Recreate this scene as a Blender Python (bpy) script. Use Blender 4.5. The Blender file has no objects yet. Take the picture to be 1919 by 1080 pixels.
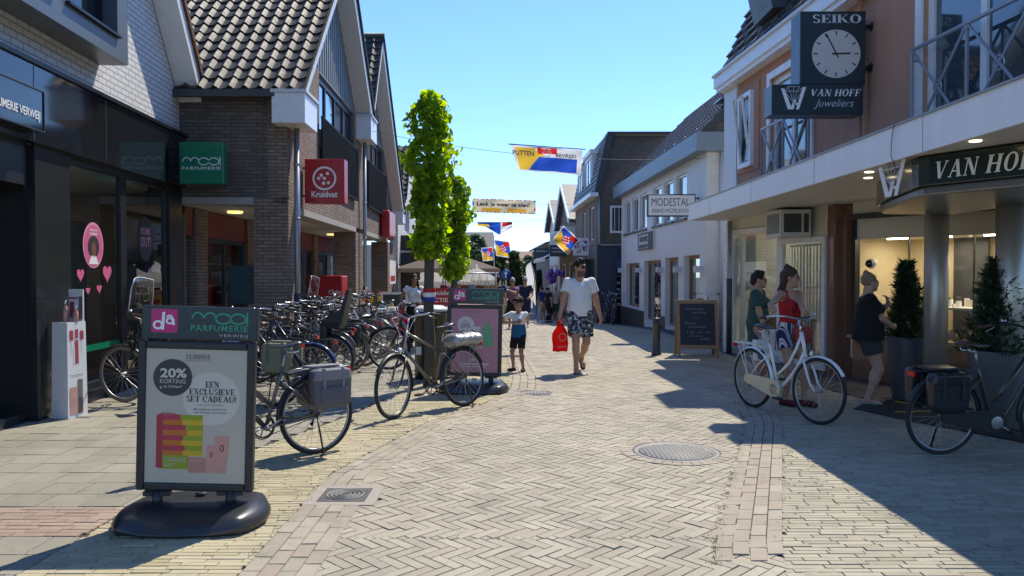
import bpy, math, random
import numpy as np
from mathutils import Vector, Matrix, Euler
from math import sin, cos, pi, radians, sqrt, atan2
S = bpy.context.scene
COL = S.collection
# ------------------------------------------------------------------ camera
FPX = 1450.0
PITCH = math.atan(30 / FPX)
EYE = Vector((0, 0, 1.62))
cam_d = bpy.data.cameras.new('camera'); cam = bpy.data.objects.new('camera', cam_d); COL.objects.link(cam)
cam.location = EYE; cam.rotation_euler = (pi / 2 - PITCH, 0, 0)
cam_d.sensor_width = 36; cam_d.lens = FPX / 1919 * 36; cam_d.clip_end = 2000; cam_d.clip_start = .05
S.camera = cam
# ------------------------------------------------------------------ sky, sun, exposure
SUN_AZ, SUN_EL = radians(30), radians(57)
W = bpy.data.worlds.new('World'); S.world = W; W.use_nodes = True
wn = W.node_tree.nodes; wl = W.node_tree.links; wn.clear()
sky = wn.new('ShaderNodeTexSky'); sky.sky_type = 'NISHITA'; sky.sun_disc = False
sky.sun_elevation = SUN_EL; sky.sun_rotation = SUN_AZ; sky.air_density = 1.0; sky.dust_density = .0; sky.ozone_density = 1.5; sky.altitude = 0
bg = wn.new('ShaderNodeBackground'); bg.inputs[1].default_value = .15
wo = wn.new('ShaderNodeOutputWorld'); tn = wn.new('ShaderNodeVectorMath'); tn.operation = 'MULTIPLY'; tn.inputs[1].default_value = (.70, .93, 1.28); wl.new(sky.outputs[0], tn.inputs[0]); wl.new(tn.outputs[0], bg.inputs[0]); wl.new(bg.outputs[0], wo.inputs[0])
sd = Vector((sin(SUN_AZ) * cos(SUN_EL), cos(SUN_AZ) * cos(SUN_EL), sin(SUN_EL)))
sun_d = bpy.data.lights.new('sun', 'SUN'); sun_d.energy = 4.8; sun_d.angle = radians(.53); sun_d.color = (1, .92, .77)
sun = bpy.data.objects.new('sun', sun_d); COL.objects.link(sun); sun.rotation_euler = sd.to_track_quat('Z', 'Y').to_euler()
S.view_settings.view_transform = 'Standard'; S.view_settings.look = 'None'; S.view_settings.exposure = 0.38; S.view_settings.gamma = 1
S.cycles.max_bounces = 8; S.cycles.transparent_max_bounces = 16
S.cycles.caustics_reflective = False; S.cycles.caustics_refractive = False
S.cycles.sample_clamp_indirect = 6
S.cycles.use_denoising = True

RNG = random.Random(7)
# ------------------------------------------------------------------ helpers
def ray(px, py):
    dx = (px - 959.5) / FPX; dz = -(py - 540) / FPX
    return Vector((dx, cos(PITCH) + dz * sin(PITCH), dz * cos(PITCH) - sin(PITCH)))
def G(px, py, z=0.0):
    r = ray(px, py); t = (z - EYE.z) / r.z
    return EYE + r * t
def ZG(y):  # the street falls gently away beyond the bicycles
    return -.045 * min(max(0.0, y - 21), 26)
def at(px, py):
    z = 0.0
    for i in range(30): g = G(px, py, z); z = .5 * z + .5 * ZG(g.y)
    g = G(px, py, z); return (g.x, g.y, ZG(g.y))
def D(px, py, Y):
    r = ray(px, py); return EYE + r * (Y / r.y)
def lerp(a, b, t): return a + (b - a) * t

class MB:
    """collects faces, then links them as ONE mesh object"""
    def __init__(s, M=None): s.v = []; s.f = []; s.fm = []; s.fs = []; s.mats = []; s.M = M
    def mi(s, m):
        for i, q in enumerate(s.mats):
            if q is m: return i
        s.mats.append(m); return len(s.mats) - 1
    def add(s, vs, fs, m, sm=False):
        n = len(s.v); k = s.mi(m)
        if s.M is not None: vs = [s.M @ Vector(v) for v in vs]
        s.v.extend([tuple(v) for v in vs])
        for f in fs: s.f.append(tuple(i + n for i in f)); s.fm.append(k); s.fs.append(sm)
        return s
    def hexa(s, p, m):  # 8 points: bottom 4 ccw, top 4 ccw
        return s.add(p, [(3, 2, 1, 0), (4, 5, 6, 7), (0, 1, 5, 4), (1, 2, 6, 5), (2, 3, 7, 6), (3, 0, 4, 7)], m)
    def box(s, x0, x1, y0, y1, z0, z1, m):
        return s.hexa([(x0, y0, z0), (x1, y0, z0), (x1, y1, z0), (x0, y1, z0), (x0, y0, z1), (x1, y0, z1), (x1, y1, z1), (x0, y1, z1)], m)
    def rbox(s, c, ax, ay, az, m):  # centre and half axes
        c = Vector(c); ax = Vector(ax); ay = Vector(ay); az = Vector(az)
        return s.hexa([c - ax - ay - az, c + ax - ay - az, c + ax + ay - az, c - ax + ay - az, c - ax - ay + az, c + ax - ay + az, c + ax + ay + az, c - ax + ay + az], m)
    def quad(s, a, b, c, d, m): return s.add([a, b, c, d], [(0, 1, 2, 3)], m)
    def prism(s, poly, ext, m):  # polygon (3d) extruded by vector
        n = len(poly); e = Vector(ext); p = [Vector(q) for q in poly]
        vs = p + [q + e for q in p]
        fs = [tuple(range(n - 1, -1, -1)), tuple(range(n, 2 * n))] + [(i, (i + 1) % n, n + (i + 1) % n, n + i) for i in range(n)]
        return s.add(vs, fs, m)
    def tube(s, pts, r, m, n=8, closed=False, caps=True, flat=1.0, sm=True):
        pts = [Vector(p) for p in pts]; N = len(pts)
        rs = r if isinstance(r, (list, tuple)) else [r] * N
        vs = []; prev = None
        for i, p in enumerate(pts):
            if closed: t = pts[(i + 1) % N] - pts[i - 1]
            else: t = pts[min(i + 1, N - 1)] - pts[max(i - 1, 0)]
            t.normalize()
            if prev is None:
                u = Vector((0, 0, 1)) if abs(t.z) < .9 else Vector((1, 0, 0))
                u = (u - t * u.dot(t)).normalized()
            else: u = (prev - t * prev.dot(t)).normalized()
            prev = u; w = t.cross(u)
            for k in range(n):
                a = 2 * pi * k / n; vs.append(p + u * (cos(a) * rs[i]) + w * (sin(a) * rs[i] * flat))
        fs = []
        for i in range(N if closed else N - 1):
            j = (i + 1) % N
            for k in range(n): fs.append((i * n + k, i * n + (k + 1) % n, j * n + (k + 1) % n, j * n + k))
        if caps and not closed: fs += [tuple(range(n - 1, -1, -1)), tuple(range((N - 1) * n, N * n))]
        return s.add(vs, fs, m, sm)
    def lathe(s, prof, m, c=(0, 0, 0), n=20, axis='z', sm=True, caps=True):
        vs = []; c = Vector(c)
        for r, z in prof:
            for k in range(n):
                a = 2 * pi * k / n
                q = (r * cos(a), r * sin(a), z) if axis == 'z' else ((r * cos(a), z, r * sin(a)) if axis == 'y' else (z, r * cos(a), r * sin(a)))
                vs.append(c + Vector(q))
        fs = []
        for i in range(len(prof) - 1):
            for k in range(n): fs.append((i * n + k, i * n + (k + 1) % n, (i + 1) * n + (k + 1) % n, (i + 1) * n + k))
        if caps: fs += [tuple(range(n - 1, -1, -1)), tuple(range((len(prof) - 1) * n, len(prof) * n))]
        return s.add(vs, fs, m, sm)
    def ring(s, c, R, r, m, axis='y', n=48, k=8, squash=1.0):
        vs = []; c = Vector(c)
        for i in range(n):
            a = 2 * pi * i / n
            for j in range(k):
                b = 2 * pi * j / k; rr = R + r * cos(b); h = r * sin(b) * squash
                vs.append(c + (Vector((rr * cos(a), h, rr * sin(a))) if axis == 'y' else Vector((rr * cos(a), rr * sin(a), h))))
        fs = [(i * k + j, i * k + (j + 1) % k, ((i + 1) % n) * k + (j + 1) % k, ((i + 1) % n) * k + j) for i in range(n) for j in range(k)]
        return s.add(vs, fs, m, True)
    def ell(s, c, r, m, n=16, k=10):
        vs = []; c = Vector(c)
        for j in range(1, k):
            b = pi * j / k
            for i in range(n): a = 2 * pi * i / n; vs.append(c + Vector((r[0] * sin(b) * cos(a), r[1] * sin(b) * sin(a), r[2] * cos(b))))
        vs += [c + Vector((0, 0, r[2])), c - Vector((0, 0, r[2]))]
        T = len(vs) - 2; fs = []
        for j in range(k - 2):
            for i in range(n): fs.append((j * n + i, (j + 1) * n + i, (j + 1) * n + (i + 1) % n, j * n + (i + 1) % n))
        for i in range(n): fs.append((T, i, (i + 1) % n)); fs.append((T + 1, (k - 2) * n + (i + 1) % n, (k - 2) * n + i))
        return s.add(vs, fs, m, True)
    def build(s, name, parent=None, loc=None, world=False, bevel=0, seg=2):
        me = bpy.data.meshes.new(name); me.from_pydata(s.v, [], s.f)
        me.polygons.foreach_set('material_index', s.fm); me.polygons.foreach_set('use_smooth', s.fs)
        for q in s.mats: me.materials.append(q)
        boxuv(me); me.update()
        return link(name, me, parent, loc, world, bevel, seg)

def boxuv(me):
    nl = len(me.loops)
    if not nl: return
    co = np.empty(len(me.vertices) * 3, np.float32); me.vertices.foreach_get('co', co); co = co.reshape(-1, 3)
    nor = np.empty(len(me.polygons) * 3, np.float32); me.polygons.foreach_get('normal', nor); nor = nor.reshape(-1, 3)
    lt = np.empty(len(me.polygons), np.int32); me.polygons.foreach_get('loop_total', lt)
    lv = np.empty(nl, np.int32); me.loops.foreach_get('vertex_index', lv)
    n = np.repeat(nor, lt, axis=0); p = co[lv]
    h = np.sqrt(n[:, 0] ** 2 + n[:, 1] ** 2); flat = h < .35
    hs = np.where(h < 1e-5, 1, h)
    u = (-n[:, 1] * p[:, 0] + n[:, 0] * p[:, 1]) / hs; v = p[:, 2] / hs
    uv = np.stack([np.where(flat, p[:, 0], u), np.where(flat, p[:, 1], v)], 1).astype(np.float32)
    me.uv_layers.new(name='UVMap').data.foreach_set('uv', uv.ravel())

def link(name, me, parent=None, loc=None, world=False, bevel=0, seg=2):
    o = bpy.data.objects.new(name, me); COL.objects.link(o)
    if parent is not None:
        o.parent = parent
        if world:
            q = Vector((0, 0, 0)); pp = parent
            while pp is not None: q += pp.location; pp = pp.parent
            o.location = -q
    if loc is not None: o.location = loc
    if bevel:
        b = o.modifiers.new('b', 'BEVEL'); b.width = bevel; b.segments = seg; b.limit_method = 'ANGLE'; b.angle_limit = radians(35)
    return o
def tag(o, label, cat, group=None, kind=None):
    o['label'] = label; o['category'] = cat
    if group: o['group'] = group
    if kind: o['kind'] = kind
    return o
def thing(name, label, cat, loc=(0, 0, 0), rotz=0, group=None):
    o = bpy.data.objects.new(name, None); COL.objects.link(o); o.location = loc; o.rotation_euler = (0, 0, rotz)
    o.empty_display_size = .1
    return tag(o, label, cat, group)
def struct(o, kind='structure'): o['kind'] = kind; return o
def copy_tree(o, parent=None):
    c = o.copy(); COL.objects.link(c)
    if parent is not None: c.parent = parent
    for ch in list(o.children): copy_tree(ch, c)
    return c

# ------------------------------------------------------------------ materials
def newmat(name):
    m = bpy.data.materials.new(name); m.use_nodes = True
    nt = m.node_tree; p = nt.nodes['Principled BSDF']; return m, nt, p
def srgb(h):
    h = h.lstrip('#'); c = [int(h[i:i + 2], 16) / 255 for i in (0, 2, 4)]
    return tuple((x / 12.92 if x <= .04045 else ((x + .055) / 1.055) ** 2.4) for x in c)
def nd(nt, t, **k):
    n = nt.nodes.new(t)
    for a, b in k.items(): setattr(n, a, b)
    return n
def setin(n, **k):
    for a, b in k.items(): n.inputs[a.replace('_', ' ')].default_value = b
def rgba(c): return (c[0], c[1], c[2], 1)
def pbr(name, col, rough=.55, metal=0, var=.12, vs=6, bump=.0, bs=60, coat=0, spec=.5, emit=None, es=0, rvar=.1):
    m, nt, p = newmat(name); L = nt.links
    tc = nd(nt, 'ShaderNodeTexCoord'); nz = nd(nt, 'ShaderNodeTexNoise'); setin(nz, Scale=vs, Detail=5.0, Roughness=.6)
    L.new(tc.outputs['Object'], nz.inputs['Vector'])
    mx = nd(nt, 'ShaderNodeMix', data_type='RGBA')
    mx.inputs[6].default_value = rgba([c * (1 - var) for c in col]); mx.inputs[7].default_value = rgba([min(1, c * (1 + var)) for c in col])
    L.new(nz.outputs['Fac'], mx.inputs[0]); L.new(mx.outputs[2], p.inputs['Base Color'])
    mr = nd(nt, 'ShaderNodeMapRange'); setin(mr, To_Min=max(.02, rough - rvar), To_Max=min(1, rough + rvar)); L.new(nz.outputs['Fac'], mr.inputs['Value']); L.new(mr.outputs[0], p.inputs['Roughness'])
    setin(p, Metallic=metal, Specular_IOR_Level=spec, Coat_Weight=coat)
    if coat: setin(p, Coat_Roughness=.08)
    if bump:
        n2 = nd(nt, 'ShaderNodeTexNoise'); setin(n2, Scale=bs, Detail=4.0); L.new(tc.outputs['Object'], n2.inputs['Vector'])
        b = nd(nt, 'ShaderNodeBump'); setin(b, Strength=bump, Distance=.01); L.new(n2.outputs['Fac'], b.inputs['Height']); L.new(b.outputs[0], p.inputs['Normal'])
    if emit: p.inputs['Emission Color'].default_value = rgba(emit); setin(p, Emission_Strength=es)
    return m
def brickmat(name, c1, c2, mort, bw=.22, rh=.065, ms=.01, rough=.8, bump=.6, big=.15, off=.5, paint=False):
    m, nt, p = newmat(name); L = nt.links
    uv = nd(nt, 'ShaderNodeUVMap'); bt = nd(nt, 'ShaderNodeTexBrick'); bt.offset = off
    jn = nd(nt, 'ShaderNodeTexNoise'); setin(jn, Scale=9.0, Detail=2.0); L.new(uv.outputs[0], jn.inputs['Vector'])
    ma = nd(nt, 'ShaderNodeVectorMath', operation='MULTIPLY_ADD'); ma.inputs[1].default_value = (.012, .006, 0)
    L.new(jn.outputs['Color'], ma.inputs[0]); L.new(uv.outputs[0], ma.inputs[2]); L.new(ma.outputs[0], bt.inputs['Vector'])
    setin(bt, Color1=rgba(c1), Color2=rgba(c2), Mortar=rgba(mort), Scale=1.0, Mortar_Size=ms, Mortar_Smooth=.25, Brick_Width=bw, Row_Height=rh, Bias=0.0)
    nz = nd(nt, 'ShaderNodeTexNoise'); setin(nz, Scale=.9, Detail=6.0, Roughness=.65); L.new(uv.outputs[0], nz.inputs['Vector'])
    mr = nd(nt, 'ShaderNodeMapRange'); setin(mr, From_Min=.3, From_Max=.7, To_Min=1 - big, To_Max=1 + big); L.new(nz.outputs['Fac'], mr.inputs['Value'])
    mu = nd(nt, 'ShaderNodeVectorMath', operation='SCALE'); L.new(bt.outputs['Color'], mu.inputs[0]); L.new(mr.outputs[0], mu.inputs['Scale'])
    L.new(mu.outputs[0], p.inputs['Base Color'])
    n2 = nd(nt, 'ShaderNodeTexNoise'); setin(n2, Scale=70.0, Detail=3.0); L.new(uv.outputs[0], n2.inputs['Vector'])
    iv = nd(nt, 'ShaderNodeMath', operation='MULTIPLY_ADD'); iv.inputs[1].default_value = -1.0
    L.new(bt.outputs['Fac'], iv.inputs[0]); L.new(n2.outputs['Fac'], iv.inputs[2])
    b = nd(nt, 'ShaderNodeBump'); setin(b, Strength=bump, Distance=.008); L.new(iv.outputs[0], b.inputs['Height']); L.new(b.outputs[0], p.inputs['Normal'])
    setin(p, Roughness=rough); return m
def glassmat(name, tint=(.85, .9, .9), refl=1.0, ior=1.5, rough=.01):
    m = bpy.data.materials.new(name); m.use_nodes = True; nt = m.node_tree; nt.nodes.clear(); L = nt.links
    o = nd(nt, 'ShaderNodeOutputMaterial'); tr = nd(nt, 'ShaderNodeBsdfTransparent'); tr.inputs[0].default_value = rgba(tint)
    gl = nd(nt, 'ShaderNodeBsdfGlossy'); setin(gl, Roughness=rough)
    tc = nd(nt, 'ShaderNodeTexCoord'); nz = nd(nt, 'ShaderNodeTexNoise'); setin(nz, Scale=1.3, Detail=1.0); L.new(tc.outputs['Object'], nz.inputs['Vector'])
    b = nd(nt, 'ShaderNodeBump'); setin(b, Strength=.06, Distance=.05); L.new(nz.outputs['Fac'], b.inputs['Height']); L.new(b.outputs[0], gl.inputs['Normal'])
    fr = nd(nt, 'ShaderNodeFresnel'); setin(fr, IOR=ior); mu = nd(nt, 'ShaderNodeMath', operation='MULTIPLY_ADD', use_clamp=True)
    mu.inputs[1].default_value = 1.7 * refl; mu.inputs[2].default_value = .02
    L.new(fr.outputs[0], mu.inputs[0]); mx = nd(nt, 'ShaderNodeMixShader'); ge = nd(nt, 'ShaderNodeNewGeometry'); bf = nd(nt, 'ShaderNodeMath', operation='SUBTRACT', use_clamp=True); L.new(mu.outputs[0], bf.inputs[0]); L.new(ge.outputs['Backfacing'], bf.inputs[1]); L.new(bf.outputs[0], mx.inputs[0]); L.new(tr.outputs[0], mx.inputs[1]); L.new(gl.outputs[0], mx.inputs[2]); L.new(mx.outputs[0], o.inputs[0])
    return m
def leafmat(name, c1, c2, trans=.5):
    m = bpy.data.materials.new(name); m.use_nodes = True; nt = m.node_tree; nt.nodes.clear(); L = nt.links
    o = nd(nt, 'ShaderNodeOutputMaterial'); at = nd(nt, 'ShaderNodeAttribute'); at.attribute_name = 'rnd'
    mx = nd(nt, 'ShaderNodeMix', data_type='RGBA'); mx.inputs[6].default_value = rgba(c1); mx.inputs[7].default_value = rgba(c2); L.new(at.outputs['Fac'], mx.inputs[0])
    df = nd(nt, 'ShaderNodeBsdfPrincipled'); setin(df, Roughness=.42); L.new(mx.outputs[2], df.inputs['Base Color'])
    tl = nd(nt, 'ShaderNodeBsdfTranslucent'); hs = nd(nt, 'ShaderNodeHueSaturation'); setin(hs, Hue=.485, Saturation=1.15, Value=2.1); L.new(mx.outputs[2], hs.inputs['Color']); L.new(hs.outputs[0], tl.inputs[0])
    ms = nd(nt, 'ShaderNodeMixShader'); ms.inputs[0].default_value = trans; L.new(df.outputs[0], ms.inputs[1]); L.new(tl.outputs[0], ms.inputs[2]); L.new(ms.outputs[0], o.inputs[0])
    return m
def rndmat(name, cols, rough=.8, bump=.35, bs=90, noise=.18):
    """per-stone colour from the face attribute rnd"""
    m, nt, p = newmat(name); L = nt.links
    at = nd(nt, 'ShaderNodeAttribute'); at.attribute_name = 'rnd'; cr = nd(nt, 'ShaderNodeValToRGB'); L.new(at.outputs['Fac'], cr.inputs[0])
    e = cr.color_ramp.elements
    while len(e) < len(cols): e.new(.5)
    for i, c in enumerate(cols): e[i].position = i / (len(cols) - 1); e[i].color = rgba(c)
    tc = nd(nt, 'ShaderNodeTexCoord'); nz = nd(nt, 'ShaderNodeTexNoise'); setin(nz, Scale=bs, Detail=5.0, Roughness=.7); L.new(tc.outputs['Object'], nz.inputs['Vector'])
    n2 = nd(nt, 'ShaderNodeTexNoise'); setin(n2, Scale=.8, Detail=6.0, Roughness=.7); L.new(tc.outputs['Object'], n2.inputs['Vector'])
    a1 = nd(nt, 'ShaderNodeMapRange'); setin(a1, To_Min=1 - noise, To_Max=1 + noise); L.new(nz.outputs['Fac'], a1.inputs['Value'])
    a2 = nd(nt, 'ShaderNodeMapRange'); setin(a2, From_Min=.3, From_Max=.7, To_Min=.8, To_Max=1.15); L.new(n2.outputs['Fac'], a2.inputs['Value'])
    mm = nd(nt, 'ShaderNodeMath', operation='MULTIPLY'); L.new(a1.outputs[0], mm.inputs[0]); L.new(a2.outputs[0], mm.inputs[1])
    mu = nd(nt, 'ShaderNodeVectorMath', operation='SCALE'); L.new(cr.outputs[0], mu.inputs[0]); L.new(mm.outputs[0], mu.inputs['Scale']); L.new(mu.outputs[0], p.inputs['Base Color'])
    b = nd(nt, 'ShaderNodeBump'); setin(b, Strength=bump, Distance=.006); L.new(nz.outputs['Fac'], b.inputs['Height']); L.new(b.outputs[0], p.inputs['Normal'])
    n3 = nd(nt, 'ShaderNodeTexNoise'); setin(n3, Scale=3.3, Detail=8.0, Roughness=.75); L.new(tc.outputs['Object'], n3.inputs['Vector']); a3 = nd(nt, 'ShaderNodeMapRange'); setin(a3, From_Min=.34, From_Max=.46, To_Min=.78, To_Max=1.0); L.new(n3.outputs['Fac'], a3.inputs['Value']); m4 = nd(nt, 'ShaderNodeMath', operation='MULTIPLY'); L.new(mm.outputs[0], m4.inputs[0]); L.new(a3.outputs[0], m4.inputs[1])
    n5 = nd(nt, 'ShaderNodeTexVoronoi'); setin(n5, Scale=2.6, Randomness=1.0); L.new(tc.outputs['Object'], n5.inputs['Vector']); a5 = nd(nt, 'ShaderNodeMapRange'); setin(a5, From_Min=.028, From_Max=.04, To_Min=.62, To_Max=1.0); L.new(n5.outputs['Distance'], a5.inputs['Value']); m5 = nd(nt, 'ShaderNodeMath', operation='MULTIPLY'); L.new(m4.outputs[0], m5.inputs[0]); L.new(a5.outputs[0], m5.inputs[1]); L.new(m5.outputs[0], mu.inputs['Scale'])
    setin(p, Roughness=rough); return m

def streak(m, amt=.14):
    """rain streaks and grime that stay with the wall"""
    nt = m.node_tree; L = nt.links; p = nt.nodes['Principled BSDF']; src = p.inputs['Base Color'].links[0].from_socket
    tc = nd(nt, 'ShaderNodeTexCoord'); mp = nd(nt, 'ShaderNodeMapping'); mp.inputs['Scale'].default_value = (7, 7, .45); L.new(tc.outputs['Object'], mp.inputs[0])
    nz = nd(nt, 'ShaderNodeTexNoise'); setin(nz, Scale=1.0, Detail=7.0, Roughness=.7); L.new(mp.outputs[0], nz.inputs['Vector'])
    mr = nd(nt, 'ShaderNodeMapRange'); setin(mr, From_Min=.32, From_Max=.62, To_Min=1 - amt * 1.6, To_Max=1.0); L.new(nz.outputs['Fac'], mr.inputs['Value'])
    mu = nd(nt, 'ShaderNodeVectorMath', operation='SCALE'); L.new(src, mu.inputs[0]); L.new(mr.outputs[0], mu.inputs['Scale']); L.new(mu.outputs[0], p.inputs['Base Color']); return m
MAT = dict(
    white_paint=streak(pbr('white paint', (.82, .82, .80), .5, var=.05, vs=2, bump=.05), .06),
    white_gloss=pbr('white gloss', (.8, .8, .8), .28, var=.03),
    grey_white=pbr('grey white trim', (.62, .63, .64), .4, var=.04),
    white_brick=brickmat('white painted brick', (.80, .79, .76), (.75, .74, .71), (.40, .39, .37), .225, .078, .009, .6, 1.0, .05),
    white_brick_fine=brickmat('white brick fine', (.78, .77, .73), (.72, .71, .67), (.62, .61, .58), .21, .062, .006, .65, .6, .06),
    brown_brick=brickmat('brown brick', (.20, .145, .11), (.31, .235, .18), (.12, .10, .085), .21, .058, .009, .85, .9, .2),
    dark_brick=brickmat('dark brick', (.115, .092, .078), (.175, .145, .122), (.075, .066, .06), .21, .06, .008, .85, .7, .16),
    side_brick=brickmat('darker tan brick', (.12, .095, .07), (.165, .13, .098), (.10, .085, .07), .21, .06, .008, .85, .6, .14),  # tan brick in a darker tone for the mansard side wall
    tan_brick=brickmat('tan brick', (.20, .16, .12), (.26, .21, .155), (.18, .16, .14), .21, .06, .008, .85, .6, .14),
    render_brown=streak(pbr('brown render', (.52, .275, .175), .8, var=.10, vs=3, bump=.3, bs=160), .07),
    black_gloss=pbr('black gloss panel', (.012, .014, .017), .07, var=.2, rvar=.03, coat=.4),
    granite=pbr('black granite', (.02, .023, .026), .14, var=.45, vs=120, rvar=.04),
    black_metal=pbr('black metal', (.012, .014, .018), .38, var=.2, vs=20),
    navy=pbr('navy paint', (.012, .022, .055), .4, var=.15),
    dark_grey=pbr('dark grey', (.05, .055, .06), .45, var=.12),
    box_grey=pbr('grey window box', (.105, .125, .145), .35, var=.05, vs=2),
    gable_grey=pbr('grey gable boards', (.22, .24, .25), .55, var=.12, vs=2),
    zinc=pbr('zinc pipe', (.36, .37, .39), .42, metal=.75, var=.15, vs=5),
    steel=pbr('brushed steel', (.56, .52, .45), .42, metal=.7, var=.06, vs=12, rvar=.06),
    rail_black=pbr('railing black', (.008, .009, .012), .75, var=.2, vs=20, spec=.15),
    chrome=pbr('chrome', (.55, .55, .57), .22, metal=1, var=.05),
    alu=pbr('silver alu', (.36, .36, .37), .42, metal=.75, var=.06),
    tile=pbr('roof tile', (.058, .052, .042), .6, var=.4, vs=9, bump=.3, bs=45, rvar=.1, spec=.35),
    tile_red=pbr('red brown verge tile', (.16, .07, .04), .6, var=.3, vs=8),
    tile_dark=pbr('dark slate tile', (.045, .047, .05), .5, var=.3, vs=12),
    concrete=pbr('concrete', (.36, .34, .31), .85, var=.12, vs=4, bump=.2),
    beige=pbr('beige panel', (.45, .41, .34), .7, var=.06),
    cream=pbr('cream panel', (.66, .62, .53), .6, var=.04),
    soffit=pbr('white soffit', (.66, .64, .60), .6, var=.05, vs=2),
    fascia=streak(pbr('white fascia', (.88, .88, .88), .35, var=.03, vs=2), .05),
    brown_granite=pbr('polished brown granite', (.235, .12, .082), .12, var=.35, vs=60, rvar=.03),
    wood=pbr('oak wood', (.30, .18, .09), .5, var=.25, vs=9, bump=.1),
    red=pbr('red panel', (.42, .012, .022), .3, var=.06),
    red_dark=pbr('dark red', (.16, .015, .015), .5, var=.1),
    green_sign=pbr('green sign', (.004, .17, .085), .22, var=.05),
    white_sign=pbr('white sign letters', (.82, .82, .80), .4, var=.02),
    sign_dark=pbr('charcoal sign', (.018, .030, .036), .3, var=.08),
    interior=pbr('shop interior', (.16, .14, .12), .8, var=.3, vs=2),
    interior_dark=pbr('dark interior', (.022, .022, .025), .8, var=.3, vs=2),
    floor_wood=pbr('shop floor', (.28, .17, .09), .4, var=.15, vs=4),
    curtain=pbr('curtain', (.55, .53, .5), .9, var=.1),
    rubber=pbr('tyre rubber', (.017, .017, .018), .75, var=.2, vs=30),
    black_plastic=pbr('black plastic', (.016, .017, .019), .42, var=.15, vs=30),
    window_dark=pbr('dark window glass', (.012, .018, .026), .03, var=.1, rvar=.015, spec=.8),
    window_sky=pbr('sky mirror glass', (.03, .045, .06), .03, metal=0, var=.1, rvar=.015, spec=1.0, coat=1),
    glass=glassmat('shop glass'),
    glass_clear=glassmat('clear glass', (.95, .96, .96), .6),
    yellow=pbr('yellow sale card', (.75, .52, .02), .5),
    card=pbr('brown cardboard', (.35, .24, .14), .8),
)
# ------------------------------------------------------------------ writing
_tc = {}
def text_poly(s, bold=0.0, shear=0.0, space=1.0):
    k = (s, bold, shear, space)
    if k not in _tc:
        c = bpy.data.curves.new('lettering', 'FONT'); c.body = s; c.size = 1; c.offset = bold; c.shear = shear; c.space_character = space; c.resolution_u = 3
        c.fill_mode = 'FRONT'
        o = bpy.data.objects.new('lettering', c); me = bpy.data.meshes.new_from_object(o)
        v = [(q.co.x, q.co.y) for q in me.vertices]; f = [tuple(p.vertices) for p in me.polygons]
        bpy.data.objects.remove(o); bpy.data.meshes.remove(me); bpy.data.curves.remove(c)
        _tc[k] = (v, f)
    return _tc[k]
def arc_poly(cx, cy, rx, ry, a0, a1, wt, wn=None, n=14):
    """elliptic stroke: wt = width at the sides, wn = width at top and bottom"""
    wn = wt if wn is None else wn; v = []; f = []
    for i in range(n + 1):
        a = lerp(a0, a1, i / n); w = abs(cos(a)) * wt + (1 - abs(cos(a))) * wn
        v.append((cx + (rx) * cos(a), cy + (ry) * sin(a))); v.append((cx + (rx - w) * cos(a), cy + (ry - min(w, wn * 1.2)) * sin(a)))
    for i in range(n): f.append((2 * i, 2 * i + 2, 2 * i + 3, 2 * i + 1))
    return v, f
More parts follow.
